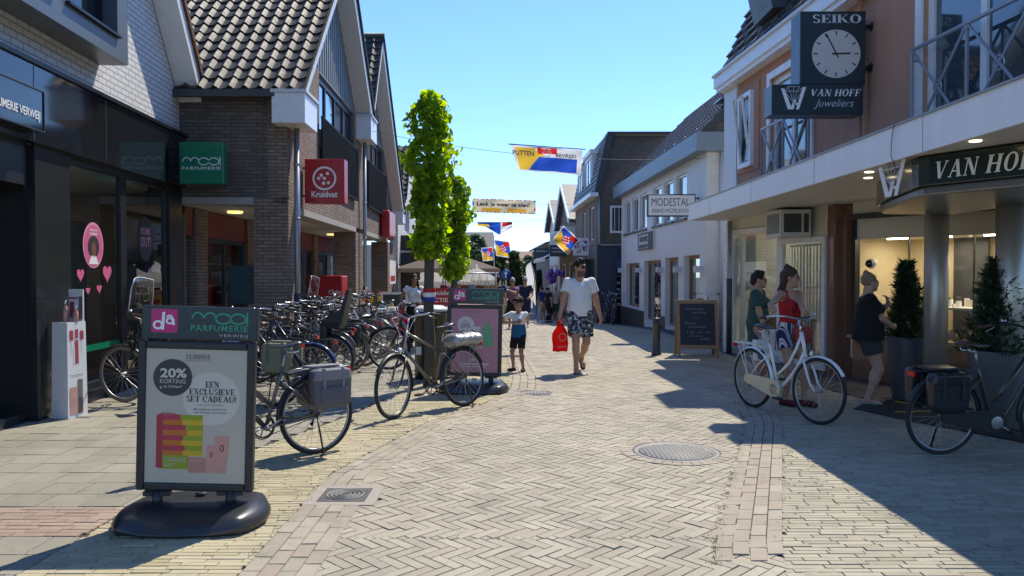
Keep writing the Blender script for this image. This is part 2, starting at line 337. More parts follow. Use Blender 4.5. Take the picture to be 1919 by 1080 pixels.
def _glyph(ch):
    """serif capital: returns width, verts, faces (cap height 1)"""
    V = []; F = []
    T, N, SE, ST = .205, .075, .075, .06
    def ln(x0, y0, x1, y1, w):  # stroke with horizontal cut ends
        n = len(V); V.extend([(x0 - w / 2, y0), (x0 + w / 2, y0), (x1 + w / 2, y1), (x1 - w / 2, y1)]); F.append((n, n + 1, n + 2, n + 3))
    def hb(x0, x1, y, t): n = len(V); V.extend([(x0, y), (x1, y), (x1, y + t), (x0, y + t)]); F.append((n, n + 1, n + 2, n + 3))
    def srf(x, y, w): hb(x - w / 2 - SE, x + w / 2 + SE, y if y < .5 else y - ST, ST)
    def arc(*a):
        v, f = arc_poly(*a); n = len(V); V.extend(v); F.extend(tuple(i + n for i in q) for q in f)
    def stem(x, w=T): ln(x, 0, x, 1, w); srf(x, 0, w); srf(x, 1, w)
    def tick(x, y0, y1): hb(x, x + ST, min(y0, y1), abs(y1 - y0))
    w = .8
    if ch == 'V': ln(.14, 1, .42, 0, T); ln(.72, 1, .44, 0, N); srf(.14, 1, T); srf(.72, 1, N); w = .86
    elif ch == 'A': ln(.42, 1, .72, 0, T); ln(.40, 1, .13, 0, N); hb(.24, .6, .3, N); srf(.72, 0, T); srf(.13, 0, N); w = .86
    elif ch == 'N': ln(.16, 0, .16, 1, N); ln(.74, 0, .74, 1, N); ln(.18, 1, .72, 0, T); srf(.16, 0, N); srf(.12, 1, T); srf(.74, 1, N); w = .88
    elif ch == 'H': stem(.17); stem(.71); hb(.2, .7, .47, N); w = .88
    elif ch in 'EFL':
        stem(.17)
        if ch != 'F': hb(.2, .62, 0, ST); tick(.6, 0, .25)
        if ch != 'L': hb(.2, .6, 1 - ST, ST); tick(.58, .76, 1); hb(.2, .46, .48, ST); tick(.44, .38, .62)
        w = .72
    elif ch == 'I': stem(.17); w = .34
    elif ch == 'T': ln(.38, 0, .38, 1, T); srf(.38, 0, T); hb(.05, .71, 1 - ST, ST); tick(.03, .76, 1); tick(.68, .76, 1); w = .76
    elif ch == 'K': stem(.17); ln(.68, 1, .22, .4, N); ln(.36, .58, .72, 0, T); srf(.68, 1, N); srf(.72, 0, T); w = .86
    elif ch in 'OQ':
        arc(.44, .5, .4, .52, 0, 2 * pi, T, N, 26); w = .88
        if ch == 'Q': ln(.46, .08, .74, -.2, T * .8)
    elif ch == 'C': arc(.44, .5, .4, .52, .7, 2 * pi - .7, T, N, 22); tick(.72, .66, .96); w = .82
    elif ch == 'D': stem(.17); arc(.24, .5, .5, .5, -pi / 2, pi / 2, T, ST, 18); w = .8
    elif ch == 'U': ln(.17, .3, .17, 1, T); ln(.72, .3, .72, 1, N); arc(.445, .32, .36, .34, pi, 2 * pi, T * .8, N, 14); srf(.17, 1, T); srf(.72, 1, N); w = .86
    elif ch == 'X': ln(.16, 1, .7, 0, T); ln(.68, 1, .14, 0, N); srf(.16, 1, T); srf(.7, 0, T); srf(.68, 1, N); srf(.14, 0, N); w = .84
    elif ch == 'S': arc(.34, .75, .26, .27, .3, pi * 1.5, T * .75, N, 16); arc(.34, .25, .28, .27, -pi * .85, pi * .5, T * .75, N, 16); w = .66
    elif ch == '!': ln(.15, .3, .15, 1, T); hb(.07, .23, 0, .15); w = .32
    else: w = .35
    return w, V, F
def serif_poly(s, shear=0.0, space=.04):
    k = ('serif', s, shear, space)
    if k not in _tc:
        x = 0; V = []; F = []
        for ch in s:
            w, v, f = _glyph(ch); n = len(V)
            V += [(x + a + shear * b, b) for a, b in v]; F += [tuple(i + n for i in q) for q in f]; x += w + space
        _tc[k] = (V, F)
    return _tc[k]
class Plane2:
    """a flat frame in space for lettering and flat shapes: origin, right, up; lifts along the normal"""
    def __init__(s, o, r, u): s.o = Vector(o); s.r = Vector(r).normalized(); s.u = Vector(u).normalized(); s.n = s.r.cross(s.u)
    def p(s, x, y, d=0.0): return s.o + s.r * x + s.u * y + s.n * d
    def poly(s, mb, pts, d, m): mb.add([s.p(x, y, d) for x, y in pts], [tuple(range(len(pts)))], m)
    def rect(s, mb, x0, y0, x1, y1, d, m): s.poly(mb, [(x0, y0), (x1, y0), (x1, y1), (x0, y1)], d, m)
    def disc(s, mb, x, y, rx, ry, d, m, n=28): s.poly(mb, [(x + rx * cos(2 * pi * i / n), y + ry * sin(2 * pi * i / n)) for i in range(n)], d, m)
    def arc(s, mb, x, y, rx, ry, a0, a1, w, d, m, n=20):
        v, f = arc_poly(x, y, rx, ry, a0, a1, w, w, n); mb.add([s.p(a, b, d) for a, b in v], f, m)
    def line(s, mb, pts, w, d, m):
        for (x0, y0), (x1, y1) in zip(pts, pts[1:]):
            L = math.hypot(x1 - x0, y1 - y0) or 1; nx, ny = -(y1 - y0) / L * w / 2, (x1 - x0) / L * w / 2
            s.poly(mb, [(x0 - nx, y0 - ny), (x1 - nx, y1 - ny), (x1 + nx, y1 + ny), (x0 + nx, y0 + ny)], d, m)
    def text(s, mb, body, x0, y0, x1, y1, d, m, bold=0.0, shear=0.0, serif=False, space=1.0):
        """lettering fitted to the box x0..x1, y0..y1"""
        v, f = serif_poly(body, shear, .04 * space) if serif else text_poly(body, bold, shear, space)
        if not v: return
        ax = min(q[0] for q in v); bx = max(q[0] for q in v); ay = min(q[1] for q in v); by = max(q[1] for q in v)
        kx = (x1 - x0) / (bx - ax or 1); ky = (y1 - y0) / (by - ay or 1)
        mb.add([s.p(x0 + (a - ax) * kx, y0 + (b - ay) * ky, d) for a, b in v], f, m)
    def slab(s, mb, x0, y0, x1, y1, d0, d1, m):
        mb.hexa([s.p(x0, y0, d0), s.p(x1, y0, d0), s.p(x1, y1, d0), s.p(x0, y1, d0), s.p(x0, y0, d1), s.p(x1, y0, d1), s.p(x1, y1, d1), s.p(x0, y1, d1)], m)
def script_scribble(pl, mb, x0, y0, x1, y1, d, m, n=60, w=.004, seed=1):
    """thin handwriting-like line"""
    r = random.Random(seed); pts = []
    for i in range(n + 1):
        t = i / n; pts.append((lerp(x0, x1, t), (y0 + y1) / 2 + (y1 - y0) / 2 * sin(i * 1.9) * (.5 + .5 * r.random())))
    pl.line(mb, pts, w, d, m)
# ------------------------------------------------------------------ ground and paving
def pip(x, y, poly):
    c = False; n = len(poly); j = n - 1
    for i in range(n):
        xi, yi = poly[i]; xj, yj = poly[j]
        if (yi > y) != (yj > y) and x < (xj - xi) * (y - yi) / (yj - yi) + xi: c = not c
        j = i
    return c
def pl_x(line, y):
    for (x0, y0), (x1, y1) in zip(line, line[1:]):
        if y0 <= y <= y1: return lerp(x0, x1, (y - y0) / (y1 - y0))
    return line[0][0] if y < line[0][1] else line[-1][0]
class Pavers:
    def __init__(s): s.q = []
    def add(s, corners, z=0.0, rnd=None): s.q.append((corners, z, RNG.random() if rnd is None else rnd))
    def build(s, name, m, inset=.0042, depth=.03, tilt=.0011):
        n = len(s.q); C = np.array([q[0] for q in s.q], np.float64); Z = np.array([q[1] for q in s.q]); R = np.array([q[2] for q in s.q], np.float32)
        rs = np.random.RandomState(3)
        cen = C.mean(1, keepdims=True); d = C - cen; L = np.linalg.norm(d, axis=2, keepdims=True)
        e1 = C[:, 1] - C[:, 0]; e2 = C[:, 3] - C[:, 0]; e1 /= np.linalg.norm(e1, axis=1, keepdims=True); e2 /= np.linalg.norm(e2, axis=1, keepdims=True); sg = np.array([[1, 1], [-1, 1], [-1, -1], [1, -1]]); off = e1[:, None] * sg[None, :, :1] + e2[:, None] * sg[None, :, 1:]
        top = C + off * inset; bot = C + off * inset * .4
        zt = Z[:, None] - .045 * np.clip(cen[:, :, 1] - 21, 0, 26) + rs.normal(0, tilt, (n, 1)) + rs.normal(0, tilt * .7, (n, 4))
        V = np.zeros((n, 8, 3)); V[:, :4, :2] = top; V[:, :4, 2] = zt; V[:, 4:, :2] = bot; V[:, 4:, 2] = zt - depth * .28
        base = (np.arange(n) * 8)[:, None]
        pat = np.array([[0, 1, 2, 3], [4, 5, 1, 0], [5, 6, 2, 1], [6, 7, 3, 2], [7, 4, 0, 3]])
        F = (base[:, None, :] + pat[None]).reshape(-1, 4)
        me = bpy.data.meshes.new(name); me.from_pydata(V.reshape(-1, 3).tolist(), [], F.tolist()); me.materials.append(m)
        a = me.attributes.new('rnd', 'FLOAT', 'FACE'); a.data.foreach_set('value', np.repeat(R, 5))
        me.update(); o = link(name, me); return struct(o)
# edge lines of the brick road (x, y)
LI = [(-1.05, 2.2), (-1.05, 4.1), (-1.06, 6.15), (-.58, 8.2), (.05, 9.5), (.44, 10.6), (.475, 11.86), (.32, 15), (.0, 20), (-.5, 28), (-1.0, 42)]
LO = [(-1.46, 2.2), (-1.46, 4.12), (-1.45, 6.15), (-.92, 8.24), (-.34, 9.45), (-.02, 10.6), (.02, 11.9), (-.12, 15), (-.44, 20), (-.94, 28), (-1.45, 42)]
RI = [(1.02, 3.9), (1.22, 4.6), (2.46, 8.1), (2.78, 9.6), (2.82, 12), (2.62, 16), (2.35, 25), (1.9, 42)]
RO = [(1.42, 3.9), (1.62, 4.6), (2.95, 8.4), (3.2, 9.7), (3.24, 12), (3.04, 16), (2.77, 25), (2.3, 42)]
YL = [(-2.7, 2.2), (-2.63, 4.5), (-2.55, 6.35), (-1.9, 8.39), (-1.5, 10.2), (-1.2, 12), (-1.0, 18), (-1.6, 28), (-2.1, 42)]
M_road = rndmat('road brick', [(0.288, 0.253, 0.193), (0.319, 0.285, 0.219), (0.341, 0.306, 0.236), (0.363, 0.328, 0.254), (0.301, 0.262, 0.201)], noise=.22)
M_band = rndmat('band brick', [(0.274, 0.237, 0.182), (0.305, 0.270, 0.208), (0.327, 0.291, 0.228), (0.296, 0.244, 0.185), (0.350, 0.312, 0.245)], noise=.22)
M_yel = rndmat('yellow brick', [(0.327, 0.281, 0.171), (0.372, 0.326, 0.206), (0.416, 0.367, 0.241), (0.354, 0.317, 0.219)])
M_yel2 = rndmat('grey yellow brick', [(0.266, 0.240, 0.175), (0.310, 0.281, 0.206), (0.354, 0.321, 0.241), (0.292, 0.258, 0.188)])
M_pink = rndmat('pink brick', [(0.257, 0.181, 0.136), (0.301, 0.222, 0.171), (0.327, 0.249, 0.193), (0.274, 0.204, 0.158)])
M_slab = rndmat('concrete slab', [(0.221, 0.206, 0.162), (0.248, 0.233, 0.182), (0.270, 0.252, 0.200), (0.235, 0.217, 0.169)], bump=.7, bs=110, noise=.42)
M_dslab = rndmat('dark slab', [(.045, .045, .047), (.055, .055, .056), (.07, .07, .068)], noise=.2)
M_joint = pbr('joint sand', (.05, .044, .034), .95, var=.35, vs=14, bump=.4)
m_ = MB(); gy = [-60, 0, 21, 25, 30, 36, 42, 47, 60, 120, 420]
m_.add([(x, y, ZG(y) - .012) for y in gy for x in (-250, 250)], [(2 * i, 2 * i + 1, 2 * i + 3, 2 * i + 2) for i in range(len(gy) - 1)], M_joint); struct(m_.build('ground'))
# herringbone
pv = Pavers(); Wb = .0715
poly = [(x - .07, y) for x, y in LI if y < 36] + [(-.83, 36)] + [(2.1, 36)] + [(x + .07, y) for x, y in reversed(RI) if 4.6 < y < 36] + [(1.32, 4.62), (-1.14, 4.62)]
MH = (G(1267, 848).x, G(1267, 848).y)
SQ = (G(647, 930).x, G(647, 930).y)
DR = (G(1003, 738).x, G(1003, 738).y)
def hole(x, y): return math.hypot(x - MH[0], y - MH[1]) < .40 or (abs(x - SQ[0]) < .19 and abs(y - SQ[1]) < .19) or (abs(x - DR[0]) < .17 and abs(y - DR[1]) < .17)
def herring(poly, ang, ox, oy, xr, yr, z=0.0):
    ca, sa = cos(ang), sin(ang); n = 3
    R = int(max(abs(xr[0]), abs(xr[1]), abs(yr[0] - oy), abs(yr[1] - oy)) * 1.5 / Wb) + 4
    for j in range(-R, R):
        i0 = j % (2 * n)
        for start in range(-R - (-R - j) % (2 * n), R, 2 * n):
            for kind in (0, 1):
                if kind == 0: gx, gy, w, h = start, j, n, 1
                else: gx, gy, w, h = j, start + 1, 1, n   # column j, rows start+1 .. start+3 (mirrors the rows)
                cx, cy = (gx + w / 2) * Wb, (gy + h / 2) * Wb
                X = ca * cx - sa * cy + ox; Y = sa * cx + ca * cy + oy
                if not (xr[0] < X < xr[1] and yr[0] < Y < yr[1]) or not pip(X, Y, poly) or hole(X, Y): continue
                jx, jy = RNG.gauss(0, .0012), RNG.gauss(0, .0012); a2 = ang + RNG.gauss(0, .008); c2, s2 = cos(a2), sin(a2)
                hw, hh = w * Wb / 2, h * Wb / 2
                pv.add([(X + jx + c2 * a - s2 * b, Y + jy + s2 * a + c2 * b) for a, b in ((-hw, -hh), (hw, -hh), (hw, hh), (-hw, hh))], z)
herring(poly, radians(-45), .7, 8, (-2, 3.2), (4.6, 36))
poly2 = [(-1.14, 2.2), (2.6, 2.2), (2.0, 3.6), (1.36, 4.84), (-1.16, 4.84)]
herring(poly2, radians(-45), .75, 3.43, (-2, 3.2), (2.1, 4.86), -.003)
road = pv.build('road', M_road)
def strip(pv, A, B, rows, L, y0, y1, z=.004, holes=True):
    """running bond along a pair of edge lines"""
    y = y0; n = int((y1 - y0) / L)
    for r in range(rows):
        for i in range(-1, n + 1):
            ya = y0 + (i + (r % 2) * .5 + RNG.uniform(-.03, .03)) * L; yb = ya + L
            pa, pb = [], []
            for yy in (ya, yb):
                a, b = pl_x(A, yy), pl_x(B, yy)
                pa.append((lerp(a, b, r / rows), yy)); pb.append((lerp(a, b, (r + 1) / rows), yy))
            c = [pa[0], pb[0], pb[1], pa[1]]
            mx, my = sum(q[0] for q in c) / 4, sum(q[1] for q in c) / 4
            if holes and hole(mx, my): continue
            if (c[1][0] - c[0][0]) < 0: c = [c[1], c[0], c[3], c[2]]
            pv.add(c, z)
def rows_x(pv, left, right, y0, y1, h, L, z=0.0, skip=None):
    """courses running across (along x) between two edge lines"""
    y = y0; k = 0
    while y < y1:
        a, b = pl_x(left, y), pl_x(right, y); x = a - RNG.uniform(.0, 1) * L
        while x < b:
            xa, xb = max(x, a), min(x + L, b)
            if xb - xa > .03 and not (skip and skip((xa + xb) / 2, y)) and not hole((xa + xb) / 2, y):
                pv.add([(xa, y), (xb, y), (xb, y + h), (xa, y + h)], z)
            x += L
        y += h; k += 1
pv = Pavers(); strip(pv, LO, LI, 4, .205, 2.3, 36); strip(pv, RI, RO, 4, .205, 4.5, 36)
struct(pv.build('road_edge_band', M_band))
pv = Pavers(); rows_x(pv, YL, LO, 2.3, 30, .052, .205); struct(pv.build('pavement_yellow', M_yel))
RW = [(9, 2.2), (9, 8), (8, 12), (6.5, 16), (5.6, 25), (5, 42)]
DK = [(5.0, 2.2), (4.95, 7.4), (4.35, 10.4), (4.3, 12), (4.2, 16), (3.9, 25), (3.6, 42)]
ROx = [(2.0, 2.2), (1.44, 4.0)] + RO[1:]
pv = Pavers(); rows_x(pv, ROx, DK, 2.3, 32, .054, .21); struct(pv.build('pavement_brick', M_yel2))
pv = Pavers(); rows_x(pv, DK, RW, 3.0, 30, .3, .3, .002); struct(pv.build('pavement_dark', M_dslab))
PK = lambda x, y: 4.45 < y < 5.05
pv = Pavers(); rows_x(pv, [(-9, 2.2), (-9, 42)], YL, 2.3, 30, .3, .3, 0, PK)
struct(pv.build('pavement_slabs', M_slab, inset=.005))
pv = Pavers(); rows_x(pv, [(-5.5, 2.2), (-5.5, 42)], [(x - .02, y) for x, y in YL], 4.7, 5.29, .066, .21); struct(pv.build('pavement_pink', M_pink))
# far street
M_far = brickmat('far paving', (.40, .36, .32), (.33, .30, .265), (.14, .12, .1), .21, .07, .006, .85, .4, .12)
m_ = MB(); m_.add([(x, y, ZG(y) - .008) for y in (30, 47, 160) for x in (-12, 12)], [(0, 1, 3, 2), (2, 3, 5, 4)], M_far); struct(m_.build('street'))
# covers
pv = Pavers()
for i in range(34):
    a0, a1 = 2 * pi * i / 34, 2 * pi * (i + 1) / 34; pv.add([(MH[0] + r * cos(a), MH[1] + r * sin(a)) for r, a in ((.388, a0), (.50, a0), (.50, a1), (.388, a1))], .005)
struct(pv.build('road_cover_ring', M_band))
M_iron = pbr('cast iron', (.11, .105, .10), .55, metal=.6, var=.3, vs=30, bump=.3, bs=120)
M_iron2 = pbr('worn iron', (.23, .22, .205), .62, metal=.2, var=.25, vs=40)
t = thing('manhole_cover', 'large round iron manhole cover set in the herringbone brick road', 'manhole cover', (MH[0], MH[1], 0))
m_ = MB(); m_.lathe([(.385, -.02), (.385, .003), (.345, .003), (.34, -.004), (.335, -.004), (.335, .001), (.0, .001)], M_iron2, n=48, caps=False); m_.build('lid', t)
m_ = MB()
for i in range(-8, 9):
    for j in range(-8, 9):
        x, y = i * .038, j * .038
        if math.hypot(x, y) < .31: m_.box(x - .013, x + .013, y - .013, y + .013, 0, .0035, M_iron2)
m_.build('stud_pattern', t)
t = thing('drain_cover', 'small square drain lid with round rings in the brick edge band', 'drain cover', (SQ[0], SQ[1], 0))
m_ = MB(); m_.box(-.17, .17, -.17, .17, -.02, .007, M_iron); m_.build('frame', t); m_ = MB(); m_.box(-.25, .25, -.24, .24, -.02, .0055, pbr('cover collar', (.30, .27, .23), .85, var=.15, vs=12, bump=.3)); m_.build('collar', t)
m_ = MB()
for r in (.04, .07, .10, .13): m_.ring((0, 0, .008), r, .007, M_iron2, 'z', 32, 5)
m_.build('ring_pattern', t)
t = thing('gully_grate', 'rectangular iron gully grate at the road edge near the boy', 'drain', (DR[0], DR[1], 0))
m_ = MB(); m_.box(-.2, .2, -.18, .18, -.02, .006, M_iron); m_.build('frame', t)
m_ = MB()
for i in range(7): m_.box(-.14 + i * .042, -.115 + i * .042, -.1, .1, .006, .011, M_iron2)
m_.build('grate', t)

# weeds in the joints
rs = np.random.RandomState(4); V = []; F = []
for i in range(356):
    if i < 200: y = rs.uniform(4.2, 9); x = pl_x(RI, y) + rs.normal(0, .02)
    elif i < 300: y = rs.uniform(4.2, 9.5); x = pl_x(LO, y) + rs.normal(0, .02)
    elif i < 350: y = rs.uniform(4.6, 9); x = pl_x(RO, y) + rs.normal(0, .02)
    else: x, y = rs.uniform(-1, 1.3), 4.66 + rs.normal(0, .04)
    for k in range(7):
        a = rs.uniform(0, 6.28); h = rs.uniform(.004, .016); d = rs.uniform(.004, .02); px_, py_ = x + rs.normal(0, .012), y + rs.normal(0, .012); w_ = .0025; b = len(V)
        V += [(px_ - w_ * sin(a), py_ + w_ * cos(a), -.004), (px_ + w_ * sin(a), py_ - w_ * cos(a), -.004), (px_ + d * cos(a), py_ + d * sin(a), h)]; F.append((b, b + 1, b + 2))
me = bpy.data.meshes.new('weeds'); me.from_pydata(V, [], F); me.materials.append(pbr('weed green', (.09, .12, .03), .8, var=.4, vs=3)); struct(link('weeds', me), 'stuff')
# ------------------------------------------------------------------ facades
class Fac:
    """a facade: x = a + b*y; outward normal side sgn (+1 towards +x). Points are (y along, z, d outward)"""
    def __init__(s, a, b, sgn): s.a = a; s.b = b; L = sqrt(1 + b * b); s.nx = sgn / L; s.ny = -sgn * b / L; s.sgn = sgn
    def p(s, y, z, d=0.0): return Vector((s.a + s.b * y + s.nx * d, y + s.ny * d, -1.5 if z == 0 and y > 21 else z))
    def box(s, mb, y0, y1, z0, z1, d0, d1, m):
        if s.sgn > 0: q = [(y0, d0), (y0, d1), (y1, d1), (y1, d0)]; q = [q[0], q[1], q[2], q[3]]
        else: q = [(y0, d1), (y0, d0), (y1, d0), (y1, d1)]
        return mb.hexa([s.p(y, z0, d) for y, d in q] + [s.p(y, z1, d) for y, d in q], m)
    def plane(s, y, z, d):  # frame seen from the street: right = along view
        r = Vector((s.b, 1, 0)) * (1 if s.sgn > 0 else -1)
        return Plane2(s.p(y, z, d), r, (0, 0, 1))
    def prism(s, mb, poly, d0, d1, m):
        pts = [s.p(y, z, d0) for y, z in poly]; e = s.p(0, 0, d1) - s.p(0, 0, d0); return mb.prism(pts, e, m)
    def wall(s, mb, y0, y1, z0, z1, op, d0, d1, m):
        """wall with rectangular openings (ya, yb, za, zb); only real faces, no inner ones"""
        ys = sorted({y0, y1, *[min(max(v, y0), y1) for o in op for v in o[:2]]}); zs = sorted({z0, z1, *[min(max(v, z0), z1) for o in op for v in o[2:]]})
        ny, nz = len(ys) - 1, len(zs) - 1
        solid = lambda i, j: 0 <= i < ny and 0 <= j < nz and not any(o[0] - 1e-6 <= ys[i] and ys[i + 1] <= o[1] + 1e-6 and o[2] - 1e-6 <= zs[j] and zs[j + 1] <= o[3] + 1e-6 for o in op)
        def q(a, b, c, d): mb.add([s.p(*a), s.p(*b), s.p(*c), s.p(*d)], [(0, 1, 2, 3) if s.sgn > 0 else (3, 2, 1, 0)], m)
        for i in range(ny):
            for j in range(nz):
                if not solid(i, j): continue
                a, b, c, d = ys[i], ys[i + 1], zs[j], zs[j + 1]
                q((a, c, d1), (b, c, d1), (b, d, d1), (a, d, d1)); q((b, c, d0), (a, c, d0), (a, d, d0), (b, d, d0))
                if not solid(i - 1, j): q((a, c, d0), (a, c, d1), (a, d, d1), (a, d, d0))
                if not solid(i + 1, j): q((b, c, d1), (b, c, d0), (b, d, d0), (b, d, d1))
                if not solid(i, j - 1): q((a, c, d0), (b, c, d0), (b, c, d1), (a, c, d1))
                if not solid(i, j + 1): q((a, d, d1), (b, d, d1), (b, d, d0), (a, d, d0))
    def frame(s, mb, y0, y1, z0, z1, w, d0, d1, m):
        s.box(mb, y0, y1, z0, z0 + w, d0, d1, m); s.box(mb, y0, y1, z1 - w, z1, d0, d1, m)
        s.box(mb, y0, y0 + w, z0 + w, z1 - w, d0, d1, m); s.box(mb, y1 - w, y1, z0 + w, z1 - w, d0, d1, m)
def window(fac, root, y0, y1, z0, z1, d, fm, gm, w=.07, mull=(), name='window', trans=()):
    f = MB(); fac.frame(f, y0, y1, z0, z1, w, d, d + .06, fm)
    for y in mull: fac.box(f, y - w / 2, y + w / 2, z0 + w, z1 - w, d, d + .055, fm)
    for z in trans: fac.box(f, y0 + w, y1 - w, z - w / 2, z + w / 2, d, d + .05, fm)
    fo = f.build(name, root, world=True)
    g = MB(); fac.box(g, y0 + w * .5, y1 - w * .5, z0 + w * .5, z1 - w * .5, d + .015, d + .025, gm)
    g.build('pane', fo, world=True); return fo
def tile_roof(mb, P, u, v, nu, nv, pu, pv, m, amp=.035, step=.03, k=8):
    """pantiles: P lower corner, u along the eave, v up the slope (unit vectors), nu x nv tiles of size pu x pv"""
    u = Vector(u).normalized(); v = Vector(v).normalized(); n = u.cross(v).normalized()
    if n.z < 0: n = -n
    P = Vector(P)
    def prof(t):  # a flat pan and a raised roll
        return amp * (0.25 * cos(2 * pi * t) + max(0, cos(2 * pi * (t - .12))) ** 1.5)
    for j in range(nv):
        vs = []; N = nu * k
        for i in range(N + 1):
            t = i / k; h = prof(t % 1.0); jit = (((int(t) * 37 + j * 91) % 17) / 17 - .5) * .006
            vs.append(P + u * (t * pu) + v * (j * pv - .0) + n * (h - .018))
            vs.append(P + u * (t * pu) + v * (j * pv - .012) + n * (h + step + jit))
            vs.append(P + u * (t * pu) + v * ((j + 1) * pv + .02) + n * (h + jit))
        fs = []
        for i in range(N):
            a, b = 3 * i, 3 * (i + 1)
            fs += [(a, b, b + 1, a + 1), (a + 1, b + 1, b + 2, a + 2)]
        mb.add(vs, fs, m, False)

# ================================================================== perfume shop (white brick gable)
L1 = Fac(-4.663, -.062, 1)
t = thing('shop_building', 'white painted brick gabled shop with black glossy band over its display windows', 'building', (-5.2, 10, 0))
m_ = MB(); L1.prism(m_, [(3.25, 3.82), (12.75, 3.82), (12.75, 4.36), (8, 10.15), (3.25, 4.36)], -.35, 0, MAT['white_brick']); m_.build('wall', t, world=True)
m_ = MB(); e = Vector((-9, 0, 0))
for yy, z, yt in ((12.98, 4.2, 8), (3.0, 4.2, 8)):
    a, b = L1.p(yy, z, .33), L1.p(yt, 10.28, .33)
    m_.hexa([a, a + e, b + e, b, a + Vector((0, 0, .22)), a + e + Vector((0, 0, .22)), b + e + Vector((0, 0, .22)), b + Vector((0, 0, .22))], MAT['tile_dark'])
ro = m_.build('roof', t, world=True)
m_ = MB()
for sg, yy in ((1, 12.98), (-1, 3.02)):
    L1.prism(m_, [(yy, 4.12), (yy + .04 * sg, 4.36), (8, 10.44), (8, 10.15)], .0, .36, MAT['white_gloss'])
m_.build('barge_board', ro, world=True)
m_ = MB()
for i in range(22):
    ya = 13.02 - i * .23; z = 4.40 + (13.02 - ya) * 1.215
    L1.prism(m_, [(ya, z - .0), (ya + .02, z + .1), (ya - .22, z + .1 + .27), (ya - .24, z + .27)], .22, .40, MAT['tile_red'])
m_.build('verge_tile', ro, world=True)
# grey window box
m_ = MB(); L1.wall(m_, 5.2, 9.95, 4.27, 7.2, [(8.42, 9.66, 4.55, 6.9), (6.9, 8.15, 4.55, 6.9), (5.4, 6.7, 4.55, 6.9)], 0.0, .36, MAT['box_grey'])
bx_ = m_.build('window_surround', t, world=True)
for a, b in ((8.42, 9.66), (6.9, 8.15), (5.4, 6.7)): 
    window(L1, t, a, b, 4.55, 6.9, .12, MAT['black_metal'], MAT['window_dark'], .06)
    m_ = MB(); L1.box(m_, a - .02, b + .02, 4.53, 4.56, .2, .41, MAT['black_metal']); m_.build('sill', bx_, world=True)
# black band
m_ = MB(); L1.box(m_, 3.25, 12.68, 3.0, 3.82, .0, .12, MAT['black_gloss'])
for y in (5.6, 8.2, 9.85): L1.box(m_, y, y + .012, 3.02, 3.8, .12, .1225, MAT['dark_grey'])
m_.build('fascia_band', t, world=True)
m_ = MB(); L1.box(m_, 3.25, 12.72, 3.822, 3.87, .0, .15, MAT['black_metal']); m_.build('flashing', t, world=True)
# pillar, corner, base
m_ = MB(); L1.box(m_, 8.32, 9.06, .0, 3.0, -.3, .06, MAT['granite']); m_.build('granite_pillar', t, world=True); m_ = MB(); L1.box(m_, 12.2, 12.75, 0, 3.0, -.35, .03, MAT['black_metal']); m_.build('corner_post', t, world=True)
m_ = MB(); L1.box(m_, 9.06, 12.2, 0, .14, -.3, .05, MAT['black_metal']); L1.box(m_, 3.25, 8.32, 0, .1, -1.0, -.05, MAT['granite']); m_.build('plinth', t, world=True)
window(L1, t, 9.06, 10.62, .14, 3.0, -.06, MAT['black_metal'], MAT['glass'], .09, name='shop_window')
window(L1, t, 10.62, 12.2, .14, 3.0, -.06, MAT['black_metal'], MAT['glass'], .09, name='shop_window')
# recessed door at the left
m_ = MB(); L1.box(m_, 8.26, 8.32, .1, 3.0, -.9, -.02, MAT['black_metal']); L1.box(m_, 3.25, 8.26, 2.55, 3.0, -.95, -.0, MAT['black_metal']); m_.build('door_surround', t, world=True)
do = window(L1, t, 7.0, 8.2, .1, 2.55, -.5, MAT['black_metal'], MAT['glass'], .12, name='door')
m_ = MB(); a = L1.p(8.02, .9, -.38); m_.tube([a, a + Vector((0, 0, .9))], .018, MAT['chrome'], 8); m_.build('handle', do, world=True)
m_ = MB(); L1.box(m_, 7.35, 8.2, 2.26, 2.46, -.42, -.40, MAT['alu']); m_.build('door_closer', do, world=True)
# interior: back wall, floor, ceiling, shelves
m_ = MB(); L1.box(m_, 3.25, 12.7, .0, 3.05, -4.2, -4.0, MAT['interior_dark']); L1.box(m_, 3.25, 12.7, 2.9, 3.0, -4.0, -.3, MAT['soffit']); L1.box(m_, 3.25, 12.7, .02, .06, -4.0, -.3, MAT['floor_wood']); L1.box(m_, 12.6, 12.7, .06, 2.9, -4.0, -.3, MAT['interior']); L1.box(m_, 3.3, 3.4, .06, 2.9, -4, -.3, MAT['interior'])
m_.build('interior', t, world=True)
m_ = MB()
for z in (.5, .95, 1.4, 1.85): 
    L1.box(m_, 9.3, 12.4, z, z + .03, -3.95, -3.6, MAT['white_gloss'])
    for i in range(26):
        y = 9.4 + i * .115; h = RNG.uniform(.1, .25); L1.box(m_, y, y + .07, z + .03, z + .03 + h, -3.9, -3.75, RNG.choice([MAT['red'], MAT['beige'], MAT['white_sign'], MAT['green_sign'], MAT['dark_grey']]))
m_.build('shelving', t, world=True)
M_lampw = pbr('lit spot', (1, .9, .7), .5, emit=(1, .72, .38), es=9)
for y, z, dd in ((9.75, 2.62, -.55), (9.35, 2.75, -1.2)):
    m_ = MB(); c = L1.p(y, z, dd); m_.tube([c + Vector((0, 0, .28)), c], .02, MAT['dark_grey'], 8); m_.tube([c, c + Vector((.09, -.1, -.05))], [.05, .062], MAT['dark_grey'], 12); so = m_.build('spotlight', t, world=True)
    m_ = MB(); m_.tube([c + Vector((.09, -.1, -.05)), c + Vector((.096, -.107, -.054))], .05, M_lampw, 12); m_.build('bulb', so, world=True)
m_ = MB(); L1.box(m_, 9.4, 10.3, .06, 2.1, -1.0, -.95, pbr('red banner', (.3, .03, .02), .6)); m_.build('red_display', t, world=True)
